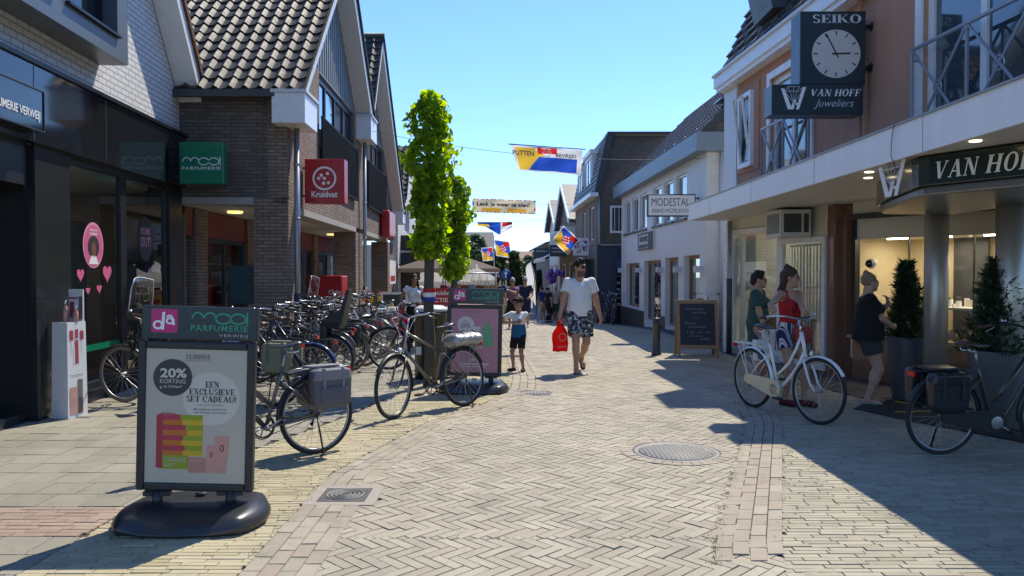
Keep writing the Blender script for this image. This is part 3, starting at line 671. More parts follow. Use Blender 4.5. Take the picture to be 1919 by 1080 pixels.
m_ = MB(); L1.box(m_, 10.8, 12.1, .7, 2.4, -1.25, -1.2, MAT['interior']); m_.build('display_back', t, world=True)
# window stickers
M_pink_s = pbr('pink sticker', (.62, .12, .26), .5, var=.03); M_pink_l = pbr('light pink', (.72, .30, .42), .5, var=.03); M_skin_d = pbr('portrait skin', (.16, .07, .04), .6); M_hair_d = pbr('portrait hair', (.02, .012, .01), .8)
pl = L1.plane(9.52, 0, -.030)
m_ = MB(); L1.box(m_, 9.6, 11.6, 2.86, 2.895, -2.4, -1.6, pbr('added fill panel', (1, .9, .75), .5, emit=(1, .80, .55), es=1.6)); m_.build('ceiling_lamp_or_fill', t, world=True)  # glowing panel added to brighten the dark inside of the perfume shop
st = thing('window_sticker', 'pink oval sticker with a curly haired portrait on the perfume shop window', 'sticker', L1.p(9.6, 1.95, -.03))
m_ = MB(); yy0 = L1
def wpl(px, py, fac=L1, d=-.028):  # a frame on the glass where that spot of the window is
    r = ray(px, py); # intersect with facade plane offset d
    nx, ny = fac.nx, fac.ny; q = fac.p(0, 0, d); tt = ((q - EYE).x * nx + (q - EYE).y * ny) / (r.x * nx + r.y * ny); h = EYE + r * tt
    return Plane2(h, Vector((fac.b, 1, 0)) * (1 if fac.sgn > 0 else -1), (0, 0, 1))
pl = wpl(175, 459); o_ = pl.o.copy(); pl.o = pl.o - st.location
pl.disc(m_, 0, 0, .27, .29, 0, M_pink_l, 36); pl.disc(m_, 0, -.01, .245, .265, .0015, M_pink_s, 36)
pl.disc(m_, 0, -.02, .15, .14, .003, M_hair_d); pl.disc(m_, 0, -.05, .06, .09, .0045, M_skin_d); pl.poly(m_, [(-.13, -.24), (.13, -.24), (.06, -.13), (-.06, -.13)], .003, MAT['white_sign'])
pl.text(m_, 'BEN JE KLAAR', -.1, .17, .1, .205, .0035, MAT['white_sign'], .03); pl.text(m_, 'VOOR MORGEN', -.1, .125, .1, .16, .0035, MAT['white_sign'], .03)
m_.build('sticker_face', st)
def heart(mb, pl, x, y, s, d, m):
    pts = []
    for i in range(28):
        a = 2 * pi * i / 28; pts.append((x + s * 16 * sin(a) ** 3 / 17, y + s * (13 * cos(a) - 5 * cos(2 * a) - 2 * cos(3 * a) - cos(4 * a)) / 17))
    pl.poly(mb, pts, d, m)
for (px, py, s, lb) in ((151, 514, .095, 'small pink heart sticker under the oval, by the window pillar'), (201, 511, .13, 'biggest pink heart sticker below the oval portrait sticker'), (165, 545, .06, 'tiny pink heart sticker, lowest and smallest on the perfume window'), (186, 541, .075, 'pink heart sticker beside the tiniest one, under the biggest heart')):
    pl = wpl(px, py); h = MB(); q = Plane2((0, 0, 0), pl.r, pl.u); heart(h, q, 0, 0, s, 0, M_pink_s)
    o = h.build('heart_sticker'); o.location = pl.o; tag(o, lb, 'sticker', 'pink hearts on the perfume window')
m_ = MB(); L1.box(m_, 9.15, 10.53, .62, .70, -.032, -.030, MAT['green_sign']); tag(m_.build('window_stripe'), 'green horizontal stripe stuck low across the perfume shop window', 'sticker')
pl = wpl(273, 447); q = Plane2((0, 0, 0), pl.r, pl.u); m_ = MB(); q.disc(m_, 0, 0, .26, .33, 0, MAT['sign_dark'], 32); q.text(m_, 'SOMS', -.17, .06, .17, .16, .002, M_pink_l, .02); q.text(m_, 'OUT!', -.18, -.12, .18, .03, .002, M_pink_l, .03)
o = m_.build('round_sticker'); o.location = pl.o; tag(o, 'dark oval sticker reading OUT! on the second perfume shop window', 'sticker')

# ================================================================== twin gabled brick building over an arcade
K = Fac(-3.29, -.033, 1); BR = MAT['brown_brick']
t = thing('arcade_building', 'brown brick building with two tiled gables and french balconies over an open arcade', 'building', (-4.5, 20, 0))
ZB = 2.76
wlm = MB(); gab = MB()
K.wall(wlm, 13.72, 20.1, ZB, 5.58, [(15.3, 19.3, 3.42, 5.58)], -.3, 0, BR)
K.prism(wlm, [(12.8, ZB), (13.72, ZB), (13.72, 5.58), (12.8, 4.66)], -.3, 0, BR)
K.wall(wlm, 20.1, 25.2, ZB, 5.5, [(21.2, 24.8, 3.42, 5.5)], -.3, 0, BR)
K.prism(wlm, [(25.2, ZB), (27.5, ZB), (27.5, 3.7), (25.2, 5.5)], -.3, 0, BR)
K.prism(wlm, [(20.1, 5.5), (20.1, 5.58), (20.2, 5.5)], -.3, 0, BR)
# side wall towards the viewer
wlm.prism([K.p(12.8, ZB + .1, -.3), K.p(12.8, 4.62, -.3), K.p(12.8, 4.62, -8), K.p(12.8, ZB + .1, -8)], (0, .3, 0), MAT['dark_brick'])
wlm.prism([K.p(12.798, ZB + .1, 0), K.p(12.798, 4.62, 0), K.p(12.798, 4.62, -.31), K.p(12.798, ZB + .1, -.31)], (0, .2, 0), BR)
wlm.build('wall', t, world=True)
K.prism(gab, [(13.72, 5.58), (20.1, 5.58), (16.65, 8.42)], -.22, -.02, MAT['gable_grey'])
K.prism(gab, [(20.2, 5.5), (25.2, 5.5), (22.0, 8.2)], -.22, -.02, MAT['gable_grey'])
for y in np.arange(13.9, 25.2, .22):
    top = (5.58 + (y - 13.72) * .965 if y < 16.65 else 8.42 - (y - 16.65) * .82) if y < 20.1 else (5.5 + (y - 20.2) * 1.5 if y < 22 else 8.2 - (y - 22) * .84)
    if top > 5.75: K.box(gab, y, y + .02, 5.62, top - .06, -.02, -.004, MAT['gable_grey'])
gab.build('gable_boards', t, world=True)
# piers and lintel
for y0, y1 in ((12.8, 13.35), (19.5, 20.6), (25.8, 27.5)):
    m_ = MB(); K.box(m_, y0, y1, 0, ZB - .12 if y0 > 13 else ZB + .1, -.55, -.002, BR); m_.build('pier', t, world=True)
m_ = MB(); K.box(m_, 13.35, 19.5, ZB - .12, ZB - .003, -.35, .012, MAT['concrete']); K.box(m_, 20.6, 25.8, ZB - .12, ZB - .003, -.35, .012, MAT['concrete'])
m_.prism([K.p(12.79, ZB - .02, -.55), K.p(12.79, ZB + .098, -.55), K.p(12.79, ZB + .098, -3), K.p(12.79, ZB - .02, -3)], (0, .2, 0), MAT['concrete']); m_.build('lintel', t, world=True)
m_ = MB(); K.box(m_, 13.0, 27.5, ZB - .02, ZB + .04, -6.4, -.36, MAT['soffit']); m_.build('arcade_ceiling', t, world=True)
M_disc = pbr('ceiling lamp', (.7, .6, .3), .5, emit=(1, .75, .25), es=1.2)
for y, d in ((14.2, -1.3), (17, -1.2), (22.5, -1.2)): m_ = MB(); c = K.p(y, ZB - .03, d); m_.lathe([(.13, -.03), (.14, 0)], M_disc, c, 20); m_.build('ceiling_lamp_or_fill', t, world=True)
# balconies and windows
for (y0, y1, z1, n) in ((15.3, 19.3, 5.55, 4), (21.2, 24.8, 5.47, 4)):
    window(K, t, y0, y1, 3.42, z1, -.14, MAT['navy'], MAT['window_sky'], .09, [lerp(y0, y1, i / n) for i in range(1, n)])
    r = MB(); K.box(r, y0 - .1, y1 + .1, 4.64, 4.68, .05, .09, MAT['rail_black']); K.box(r, y0 - .1, y1 + .1, 3.40, 3.45, .05, .09, MAT['rail_black'])
    N = int((y1 - y0 + .2) / .075)
    for i in range(N + 1): y = y0 - .09 + i * .075; K.box(r, y, y + .03, 3.45, 4.64, .055, .085, MAT['rail_black'])
    for y in (y0 - .06, y1 + .03): K.box(r, y, y + .03, 3.6, 3.63, -.0, .055, MAT['rail_black']); K.box(r, y, y + .03, 4.4, 4.43, -.0, .055, MAT['rail_black'])
    r.build('balcony_railing', t, world=True)
# roofs
OV = .36
def rslab(mb, yA, zA, yB, zB, th, m, d1=OV, back=-9):
    a, b = K.p(yA, zA, d1), K.p(yB, zB, d1); e = Vector((back, 0, 0)); up = Vector((0, 0, th))
    mb.hexa([a, a + e, b + e, b, a + up, a + e + up, b + e + up, b + up], m)
m_ = MB(); rslab(m_, 12.55, 4.5, 16.65, 8.36, .06, MAT['tile_dark']); rslab(m_, 16.65, 8.36, 20.1, 5.55, .1, MAT['tile_dark'])
rslab(m_, 20.1, 5.55, 22.0, 8.12, .06, MAT['tile_dark']); rslab(m_, 22.0, 8.12, 27.6, 3.62, .1, MAT['tile_dark']); ro = m_.build('roof', t, world=True)
m_ = MB(); a = K.p(12.5, 4.52, OV); b = K.p(16.65, 8.44, OV); v = (b - a); a0 = a + Vector((-.02, 0, .05)); nv = 18
tile_roof(m_, a0 + Vector((-9.0, 0, 0)), (1, 0, 0), v, 37, nv, 9.02 / 37, v.length / nv, MAT['tile'], .045, .03); m_.build('tile', ro, world=True)
m_ = MB(); a = K.p(20.05, 5.6, OV); b = K.p(22.0, 8.26, OV); v = b - a
tile_roof(m_, a + Vector((-4.0, 0, .03)), (1, 0, 0), v, 16, 12, .25, v.length / 12, MAT['tile'], .045, .035)
m_.tube([b + Vector((.05, 0, .03)), b + Vector((-4, 0, .03))], .1, MAT['tile'], 10); m_.build('tile', ro, world=True)
# barge boards (white), broad soffit on far rakes
m_ = MB()
for (yA, zA, yB, zB) in ((16.65, 8.36, 20.1, 5.55), (22.0, 8.12, 27.6, 3.62)):
    K.prism(m_, [(yA, zA), (yB, zB), (yB, zB - .3), (yA, zA - .28)], -.02, OV + .02, MAT['grey_white'])
for (yA, zA, yB, zB) in ((12.55, 4.5, 16.65, 8.36), (20.1, 5.55, 22.0, 8.12)):
    K.prism(m_, [(yA, zA + .03), (yB, zB + .03), (yB, zB - .12), (yA, zA - .1)], .0, OV + .01, MAT['grey_white'])
m_.build('barge_board', ro, world=True)
m_ = MB()
for i in range(12):
    pass
for (yA, zA, yB, zB) in ((16.65, 8.4, 20.1, 5.62), (22.0, 8.16, 27.6, 3.68)):
    K.prism(m_, [(yA, zA + .06), (yB, zB + .06), (yB, zB), (yA, zA)], -.1, OV + .07, MAT['tile_dark'])
m_.build('verge', ro, world=True)
# gutter boxes and downpipes
for (y0, y1, z0, z1, yp) in ((12.45, 13.35, 4.02, 4.5, 12.98), (19.6, 20.6, 5.0, 5.56, 20.2), (27.0, 27.8, 3.35, 3.75, 27.7)):
    m_ = MB(); K.box(m_, y0, y1, z0, z1, -.15, .38, MAT['white_gloss']); K.box(m_, y0 - .02, y1 + .02, z1, z1 + .06, -.17, .41, MAT['grey_white']); g = m_.build('gutter_box', t, world=True, bevel=.008)
    m_ = MB(); c = K.p(yp, 0, .12); m_.tube([c + Vector((0, 0, z0)), c + Vector((0, 0, .02))], .05, MAT['zinc'], 12)
    for z in (1.2, 2.5, 3.4): m_.lathe([(.058, z), (.058, z + .04)], MAT['zinc'], c, 12)
    m_.lathe([(.062, 0.02), (.062, 1.25)], MAT['dark_grey'], c, 12)
    m_.build('downpipe', g, world=True)
m_ = MB(); m_.box(-14.5, K.p(12.5, 0).x - .1, 12.44, 12.52, 4.44, 4.56, MAT['dark_grey']); m_.build('gutter', t, world=True)
# recessed shop front in the arcade
KI = Fac(K.a - 1.75, -.033, 1)
for y0, y1 in ((13.4, 13.95), (16.3, 16.8), (19.3, 19.9), (22.6, 23.1), (26.5, 27.5)): m_ = MB(); KI.box(m_, y0, y1, 0, ZB - .02, -.3, .02, BR); m_.build('inner_pier', t, world=True)
m_ = MB(); KI.box(m_, 13.0, 27.5, 2.25, ZB - .025, -.25, -.02, MAT['red_dark']); KI.box(m_, 13.0, 27.5, 0, .25, -.25, -.0, MAT['dark_grey']); m_.build('shop_fascia', t, world=True)
for y0, y1 in ((13.95, 16.3), (16.8, 19.3), (19.9, 22.6), (23.1, 26.5)): window(KI, t, y0, y1, .25, 2.25, -.12, MAT['navy'], MAT['glass'], .08, [(y0 + y1) / 2], name='shop_window')
m_ = MB(); KI.box(m_, 12.9, 27.4, 0, 2.7, -4.2, -4.1, MAT['interior']); KI.box(m_, 12.9, 27.4, .02, .05, -4.1, -.3, MAT['beige']); KI.box(m_, 12.9, 13.0, .05, 2.6, -4.1, .0, MAT['interior']); KI.box(m_, 27.3, 27.4, .05, 2.6, -4.1, -.3, MAT['interior']); m_.build('interior', t, world=True)
m_ = MB()
for y0 in np.arange(14.0, 27, 2.2):
    for z in (.3, .8, 1.3, 1.8):
        KI.box(m_, y0, y0 + 1.7, z, z + .03, -1.6, -1.2, MAT['white_gloss'])
        for i in range(13):
            y = y0 + .05 + i * .125; KI.box(m_, y, y + .09, z + .03, z + RNG.uniform(.15, .36), -1.5, -1.3, RNG.choice([MAT['red'], MAT['yellow'], MAT['white_sign'], MAT['red_dark'], MAT['beige'], MAT['navy']]))
    KI.box(m_, y0, y0 + 1.7, 2.0, 2.35, -1.3, -1.25, MAT['red'])
m_.build('shelving', t, world=True)
# window behind the near side opening
m_ = MB(); y = 14.6
x0 = K.p(y, 0, -2.3).x
m_.build('gap', None) if False else None
# closed board in the arcade
b_ = MB(); c = D(457, 534, 12.95); b_.rbox(c, (.26, 0, 0), (0, .03, 0), (0, 0, .33), MAT['sign_dark']); b_.rbox(c + Vector((0, -.035, 0)), (.24, 0, 0), (0, .004, 0), (0, 0, .31), pbr('teal board', (.012, .045, .06), .4))
b_.rbox(c - Vector((-.24, 0, .33 + (c.z - .33) / 2)), (.02, 0, 0), (0, .02, 0), (0, 0, (c.z - .33) / 2), MAT['black_metal']); b_.rbox(c - Vector((.24, 0, .33 + (c.z - .33) / 2)), (.02, 0, 0), (0, .02, 0), (0, 0, (c.z - .33) / 2), MAT['black_metal'])
tag(b_.build('notice_board'), 'plain dark teal notice board standing in the arcade opening', 'notice board')

# ================================================================== white shop beyond
t = thing('white_shop', 'white brick shop with tiled roof and black portal with pink banner', 'building', (-4.6, 31, 0))
N1 = Fac(-3.18, -.033, 1); m_ = MB()
N1.wall(m_, 27.85, 35, 0, 4.3, [(28.7, 34.0, 0, 2.7), (30.0, 32.0, 3.2, 4.1)], -.3, 0, MAT['white_brick_fine']); m_.build('wall', t, world=True)
window(N1, t, 30.0, 32.0, 3.2, 4.1, -.15, MAT['white_gloss'], MAT['window_sky'], .08, [31.0])
m_ = MB(); a = N1.p(27.7, 4.2, .35); b = N1.p(29.6, 6.4, .35); v = b - a
m_.hexa([N1.p(27.7, 4.1, .3), N1.p(27.7, 4.1, -6), N1.p(29.6, 6.3, -6), N1.p(29.6, 6.3, .3), N1.p(27.7, 4.18, .3), N1.p(27.7, 4.18, -6), N1.p(29.6, 6.38, -6), N1.p(29.6, 6.38, .3)], MAT['tile_dark'])
N1.prism(m_, [(28.2, 4.3), (34.5, 4.3), (33.5, 6.2), (29.6, 6.2)], -.3, .0, MAT['white_brick_fine'])
tile_roof(m_, a + Vector((-4, 0, .03)), (1, 0, 0), v, 16, 11, .25, v.length / 11, MAT['tile'], .05, .04)
m_.build('roof', t, world=True)
m_ = MB(); N1.box(m_, 28.7, 34, 2.1, 3.0, 0.004, .75, MAT['black_metal']); N1.box(m_, 28.7, 28.95, 0, 2.1, .004, .7, MAT['black_metal']); N1.box(m_, 31.2, 31.35, 0, 2.1, .004, .7, MAT['black_metal']); N1.box(m_, 33.75, 34, 0, 2.1, .004, .7, MAT['alu']); m_.build('portal', t, world=True)
M_ban = pbr('pastel banner', (.45, .30, .42), .6, var=.4, vs=.9)
m_ = MB(); N1.box(m_, 28.75, 33.95, 2.3, 2.98, .75, .765, M_ban); m_.build('banner', t, world=True)
window(N1, t, 29.0, 33.7, .1, 2.1, -.1, MAT['black_metal'], MAT['window_dark'], .08, [30.2, 31.2, 32.5], name='shop_window')
m_ = MB(); N1.box(m_, 28.4, 28.46, 2.35, 2.42, .0, .5, MAT['alu']); m_.build('lamp_arm', t, world=True)

# ================================================================== jeweller building (right)
R1 = Fac(5.31, -.062, -1)
t = thing('jeweller_building', 'brown rendered corner building with white canopy, white window frames and slate roof', 'building', (4.8, 10, 0))
m_ = MB()
ops = [(14.35, 15.1, 3.62, 5.0), (11.9, 13.45, 2.97, 4.95), (6.2, 9.0, 3.0, 5.4), (2.0, 5.0, 3.0, 5.4)]
R1.wall(m_, -6, 15.0, 2.97, 5.25, ops[1:] , -.3, 0, MAT['render_brown'])
# the stretch at the corner with its window
R1.wall(m_, 15.0, 15.66, 2.97, 5.25, [], -.3, .0, MAT['white_paint'])
m_.build('wall', t, world=True)
# NB: small tilted window sits in front of the render in its frame
m_ = MB(); R1.box(m_, 13.92, 14.98, 3.5, 5.1, .0, .03, MAT['render_brown']); 
m_.build('wall_panel', t, world=True)
fo = MB(); R1.frame(fo, 14.15, 14.8, 3.58, 4.95, .08, .03, .10, MAT['white_gloss']); fo = fo.build('window', t, world=True)
g = MB(); R1.box(g, 14.23, 14.72, 3.66, 4.87, .035, .045, MAT['window_dark']); g.build('pane', fo, world=True)
sa = MB(); a, b, c, d = R1.p(14.25, 3.68, .06), R1.p(14.7, 3.68, .06), R1.p(14.7, 4.85, -.12), R1.p(14.25, 4.85, -.12)
sa.tube([a, b, R1.p(14.7, 4.85, .22), R1.p(14.25, 4.85, .22)], .03, MAT['white_gloss'], 6, closed=True, sm=False); sa.build('sash', fo, world=True)
for (y0, y1, z0, z1) in ops[1:]: window(R1, t, y0, y1, z0, z1, -.12, MAT['white_gloss'], MAT['window_sky'], .10, [(y0 + y1) / 2] if y1 - y0 < 2 else [lerp(y0, y1, .33), lerp(y0, y1, .66)], name='french_window')
for (y0, y1, z0, z1) in ops[1:]: m_ = MB(); R1.frame(m_, y0 - .12, y1 + .12, z0, z1 + .12, .119, -.02, .03, MAT['white_gloss']); m_.build('casing', t, world=True)
# corner pilaster and pipe
m_ = MB(); R1.box(m_, 15.0, 15.7, 2.97, 5.25, .003, .05, MAT['grey_white']); R1.box(m_, 15.35, 15.7, 0, 2.62, -.3, .05, MAT['white_gloss']); m_.build('corner_pilaster', t, world=True)
m_ = MB(); c = R1.p(15.2, 0, .1); m_.tube([c + Vector((0, 0, 2.62)), c], .045, MAT['zinc'], 10); m_.lathe([(.055, 0), (.055, 1.5)], MAT['dark_grey'], c, 10); m_.build('downpipe', t, world=True)
m_ = MB(); y = 10.35; R1.box(m_, y, y + .06, 2.97, 5.25, .0, .05, MAT['render_brown']); R1.box(m_, y - .12, y - .06, 2.97, 4.4, .0, .04, MAT['render_brown']); m_.build('cable_duct', t, world=True)
# eave, roof
m_ = MB(); R1.box(m_, -6, 15.75, 5.25, 5.33, -.3, .2, MAT['white_gloss']); R1.box(m_, -6, 15.8, 5.33, 5.55, .0, .24, MAT['fascia']); R1.box(m_, -6, 15.8, 5.55, 5.6, .0, .28, MAT['grey_white']); m_.build('gutter', t, world=True)
m_ = MB(); a, b = R1.p(-6, 5.56, .12), R1.p(15.8, 5.56, .12); c, d = R1.p(15.8, 8.4, -1.15), R1.p(-6, 8.4, -1.15)
nrow = 14
for j in range(nrow):
    p0, p1 = lerp(a, d, j / nrow), lerp(b, c, j / nrow); q0, q1 = lerp(a, d, (j + 1) / nrow), lerp(b, c, (j + 1) / nrow); o = Vector((-.03, 0, .03))
    nn = 70
    for i in range(nn):
        A, B = lerp(p0, p1, i / nn), lerp(p0, p1, (i + 1) / nn); Cc, Dd = lerp(q0, q1, (i + 1) / nn), lerp(q0, q1, i / nn); w = Vector((-.025 * ((i + j) % 2), 0, 0))
        m_.add([A + o + w, B + o + w, Cc + w * .3, Dd + w * .3, A, B], [(0, 1, 2, 3), (4, 5, 1, 0)], MAT['tile_dark'])
m_.prism([b, c, R1.p(15.8, 8.4, -8), R1.p(15.8, 5.5, -8)], (0, -.1, 0), MAT['dark_brick']); m_.quad(c, d, R1.p(-6, 8.4, -8), R1.p(16, 8.4, -8), MAT['tile_dark'])
ro = m_.build('roof', t, world=True)
m_ = MB(); c = R1.p(13.6, 6.6, -.25); m_.rbox(c, (.45, 0, .02), (0, .5, 0), (-.12, 0, .5), MAT['dark_grey']); m_.build('dormer_box', ro, world=True)
# canopy
CX = Fac(3.58, 0.0, -1)
m_ = MB()
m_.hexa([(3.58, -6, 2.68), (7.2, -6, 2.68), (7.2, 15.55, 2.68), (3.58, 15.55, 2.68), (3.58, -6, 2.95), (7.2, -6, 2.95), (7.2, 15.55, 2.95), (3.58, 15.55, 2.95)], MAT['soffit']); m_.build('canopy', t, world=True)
m_ = MB(); m_.box(3.545, 3.579, -6, 15.58, 2.66, 2.97, MAT['fascia']); m_.box(3.579, 5.0, 15.551, 15.58, 2.66, 2.97, MAT['fascia']); m_.box(3.53, 3.6, -6, 15.6, 2.971, 2.99, MAT['zinc']); m_.build('canopy_fascia', t, world=True)
for y in (1.2, 4.3, 6.7, 9.1, 11.5, 13.9): m_ = MB(); m_.box(3.5435, 3.546, y, y + .006, 2.66, 2.97, MAT['dark_grey']); m_.build('panel_joint', t, world=True)
m_ = MB(); m_.tube([(3.53, 7.18, 2.99), (3.52, 7.2, 2.85), (3.50, 7.17, 2.7), (3.56, 7.2, 2.58), (3.66, 7.22, 2.56)], .004, MAT['dark_grey'], 5); m_.build('cable', t, world=True)
M_spot = pbr('lit downlight', (1, .9, .6), .4, emit=(1, .82, .5), es=3)
for px, py in ((1629, 322), (1627, 333), (1828, 264)):
    m_ = MB(); c = G(px, py, 2.675); m_.lathe([(.045, -.004), (.045, .004)], M_spot, c, 14); m_.build('downlight', t, world=True)
# balcony railings with crosses and rings
def xrail(y0, y1, z0, z1, n, root):
    r = MB(); dd = .10; M = MAT['zinc']
    def bar(a, b, w=.016): r.tube([R1.p(a[0], a[1], dd), R1.p(b[0], b[1], dd)], w, M, 6, sm=False)
    bar((y0, z1), (y1, z1), .026); bar((y0, z0), (y1, z0), .02)
    for i in range(n + 1): y = lerp(y0, y1, i / n); bar((y, z0), (y, z1), .022)
    for i in range(n):
        a, b = lerp(y0, y1, i / n), lerp(y0, y1, (i + 1) / n); c = ((a + b) / 2, (z0 + z1) / 2)
        bar((a, z0), (b, z1)); bar((a, z1), (b, z0))
        pts = [R1.p(c[0] + .07 * cos(k * pi / 8), c[1] + .07 * sin(k * pi / 8), dd) for k in range(16)]; r.tube(pts, .012, M, 6, closed=True)
    for y in (y0, y1):
        for z in (z0 + .12, z1 - .12): r.tube([R1.p(y, z, dd), R1.p(y, z, -.02)], .014, M, 6)
    r.build('balcony_railing', root, world=True)
xrail(11.75, 13.6, 3.05, 4.12, 2, t); xrail(6.1, 9.05, 3.12, 4.2, 3, t); xrail(1.9, 5.1, 3.12, 4.2, 3, t)
# ground floor: plane from the corner inwards, then pilaster, then the oblique jewel window
g0, g1 = Vector((4.36, 15.6, 0)), Vector((5.02, 12.25, 0))
class Seg:
    """a vertical plane between two ground points; s along 0..1 in metres, outward to the street"""
    def __init__(s, a, b): s.a = Vector(a); s.t = (Vector(b) - s.a); s.L = s.t.length; s.t.normalize(); s.n = Vector((s.t.y, -s.t.x, 0)) 
    def p(s, u, z, d=0): return s.a + s.t * u + s.n * d + Vector((0, 0, z))
    def box(s, mb, u0, u1, z0, z1, d0, d1, m): mb.hexa([s.p(u0, z0, d1), s.p(u1, z0, d1), s.p(u1, z0, d0), s.p(u0, z0, d0), s.p(u0, z1, d1), s.p(u1, z1, d1), s.p(u1, z1, d0), s.p(u0, z1, d0)][::1], m)
    def frame(s, mb, u0, u1, z0, z1, w, d0, d1, m):
        s.box(mb, u0, u1, z0, z0 + w, d0, d1, m); s.box(mb, u0, u1, z1 - w, z1, d0, d1, m); s.box(mb, u0, u0 + w, z0 + w, z1 - w, d0, d1, m); s.box(mb, u1 - w, u1, z0 + w, z1 - w, d0, d1, m)
A1 = Seg(g0, g1)
if A1.n.x > 0: A1.n = -A1.n
def swin(seg, root, u0, u1, z0, z1, d, fm, gm, w, mull=(), name='shop_window'):
    f = MB(); seg.frame(f, u0, u1, z0, z1, w, d, d + .07, fm)
    for u in mull: seg.box(f, u - w / 2, u + w / 2, z0 + w, z1 - w, d, d + .06, fm)
    fo = f.build(name, root, world=True); g = MB(); seg.box(g, u0 + w / 2, u1 - w / 2, z0 + w / 2, z1 - w / 2, d + .02, d + .03, gm); g.build('pane', fo, world=True); return fo
swin(A1, t, .25, 2.05, .12, 2.45, 0, MAT['white_gloss'], MAT['glass'], .09)
do = swin(A1, t, 2.05, A1.L - .02, .04, 2.2, 0, MAT['white_gloss'], MAT['glass'], .09, name='shop_door')
m_ = MB(); A1.box(m_, 0, 2.05, 0, .12, -.1, .05, MAT['grey_white']); A1.box(m_, 0, A1.L, 2.45, 2.68, -.1, .03, MAT['cream']); A1.box(m_, 2.05, A1.L, 2.2, 2.45, -.1, .028, MAT['cream']); A1.box(m_, 0, .25, .12, 2.45, -.1, .04, MAT['white_gloss']); m_.build('shopfront_frame', t, world=True)
m_ = MB(); A1.box(m_, 2.15, A1.L - .1, 2.06, 2.1, -.11, -.07, MAT['white_sign'])
for i in range(24): u = 2.17 + i * .048 + RNG.uniform(-.01, .01); A1.box(m_, u, u + .014, .25, 2.06, -.1 - .02 * (i % 2), -.09 - .02 * (i % 2), MAT['white_sign'])
m_.build('door_curtain', t, world=True)
m_ = MB(); A1.box(m_, -.1, A1.L, 0, 2.66, -2.4, -2.3, MAT['cream']); A1.box(m_, -.1, 0, 0, 2.6, -3.4, -.1, MAT['interior']); A1.box(m_, 0, A1.L, 0.02, .05, -3.4, -.1, MAT['floor_wood']); A1.box(m_, A1.L - .05, A1.L, .05, 2.6, -3.4, -.4, MAT['interior']); m_.build('interior', t, world=True)
M_cl = pbr('added ceiling fill', (1, .95, .85), .5, emit=(1, .88, .68), es=3)
m_ = MB(); A1.box(m_, .6, 2.8, 2.58, 2.6, -1.5, -.9, M_cl); m_.build('ceiling_lamp_or_fill', t, world=True)  # added glowing panel that lifts the dark room behind the shop door
m_ = MB(); A1.box(m_, .35, .75, 1.25, 2.35, -.2, -.19, MAT['white_paint']); A1.box(m_, .9, .96, 1.5, 1.75, -.02, -.015, MAT['white_sign']); m_.build('pale_panel_and_paper', t, world=True)  # large pale panel added to lighten the dark pane; the small one is paper
m_ = MB(); A1.box(m_, .5, 1.7, .12, .75, -.9, -.5, MAT['wood']); A1.box(m_, .6, 1.6, 1.3, 1.36, -1.4, -1.2, MAT['white_gloss']); m_.build('display_table', t, world=True)
# wall stub between corner and back lane
m_ = MB(); m_.box(4.38, 9, 15.62, 15.66, 0, 5.2, MAT['white_brick_fine']); m_.build('side_wall', t, world=True)
# polished granite pilaster
m_ = MB(); m_.box(4.99, 5.16, 12.02, 12.3, 0, 2.679, MAT['brown_granite']); m_.box(5.16, 5.50, 11.95, 12.28, 0, 2.679, MAT['brown_granite']); m_.build('granite_pilaster', t, world=True)
B1 = Seg(Vector((5.2, 11.75, 0)), Vector((6.9, 8.96, 0)))
if B1.n.x > 0: B1.n = -B1.n
m_ = MB(); B1.box(m_, 0, B1.L, 0, .62, -.05, .03, MAT['brown_granite']); B1.box(m_, -.05, B1.L, .62, .66, -.05, .10, MAT['alu']); m_.build('stall_riser', t, world=True)
m_ = MB(); B1.box(m_, 0, B1.L, 2.12, 2.45, -.06, .02, MAT['cream']); B1.box(m_, 0, B1.L, 2.45, 2.68, -.06, .05, MAT['cream']); B1.box(m_, 0, B1.L, 2.42, 2.5, .05, .1, MAT['dark_grey']); m_.build('shutter_box', t, world=True)
m_ = MB(); B1.box(m_, -.02, .05, .66, 2.45, -.06, .06, MAT['black_metal']); m_.build('window_jamb', t, world=True)
fo = MB()
for u in (.85, 1.75, 2.6): B1.box(fo, u, u + .012, .66, 2.12, -.03, .0, MAT['dark_grey'])
fo = fo.build('shop_window', t, world=True)
g = MB(); B1.box(g, .05, B1.L, .66, 2.12, -.02, -.01, MAT['glass_clear']); g.build('pane', fo, world=True)
M_jw = pbr('jewel wall', (.62, .52, .34), .7, var=.05); M_strip = pbr('lit strip', (1, .95, .8), .4, emit=(1, .86, .6), es=14)
m_ = MB(); B1.box(m_, .0, B1.L, .3, 2.5, -1.5, -1.4, M_jw); B1.box(m_, 0, B1.L, 2.14, 2.2, -1.4, -.06, MAT['cream']); B1.box(m_, 0, B1.L, .60, .66, -1.4, -.06, MAT['floor_wood']); B1.box(m_, -.1, .0, .3, 2.5, -1.4, -.06, M_jw)
for u in (.75, 1.65): B1.box(m_, u, u + .35, .66, 2.14, -1.39, -1.34, MAT['dark_grey'])
B1.box(m_, .9, 1.3, .66, 2.14, -1.3, -1.25, MAT['dark_grey']) ; m_.build('interior', t, world=True)
for u in (.3, .95, 1.7, 2.3): m_ = MB(); B1.box(m_, u, u + .3, 2.115, 2.14, -.4, -.34, M_strip); m_.build('strip_light', t, world=True)
m_ = MB()
B1.box(m_, .1, 2.9, 1.08, 1.11, -1.0, -.35, MAT['white_gloss'])
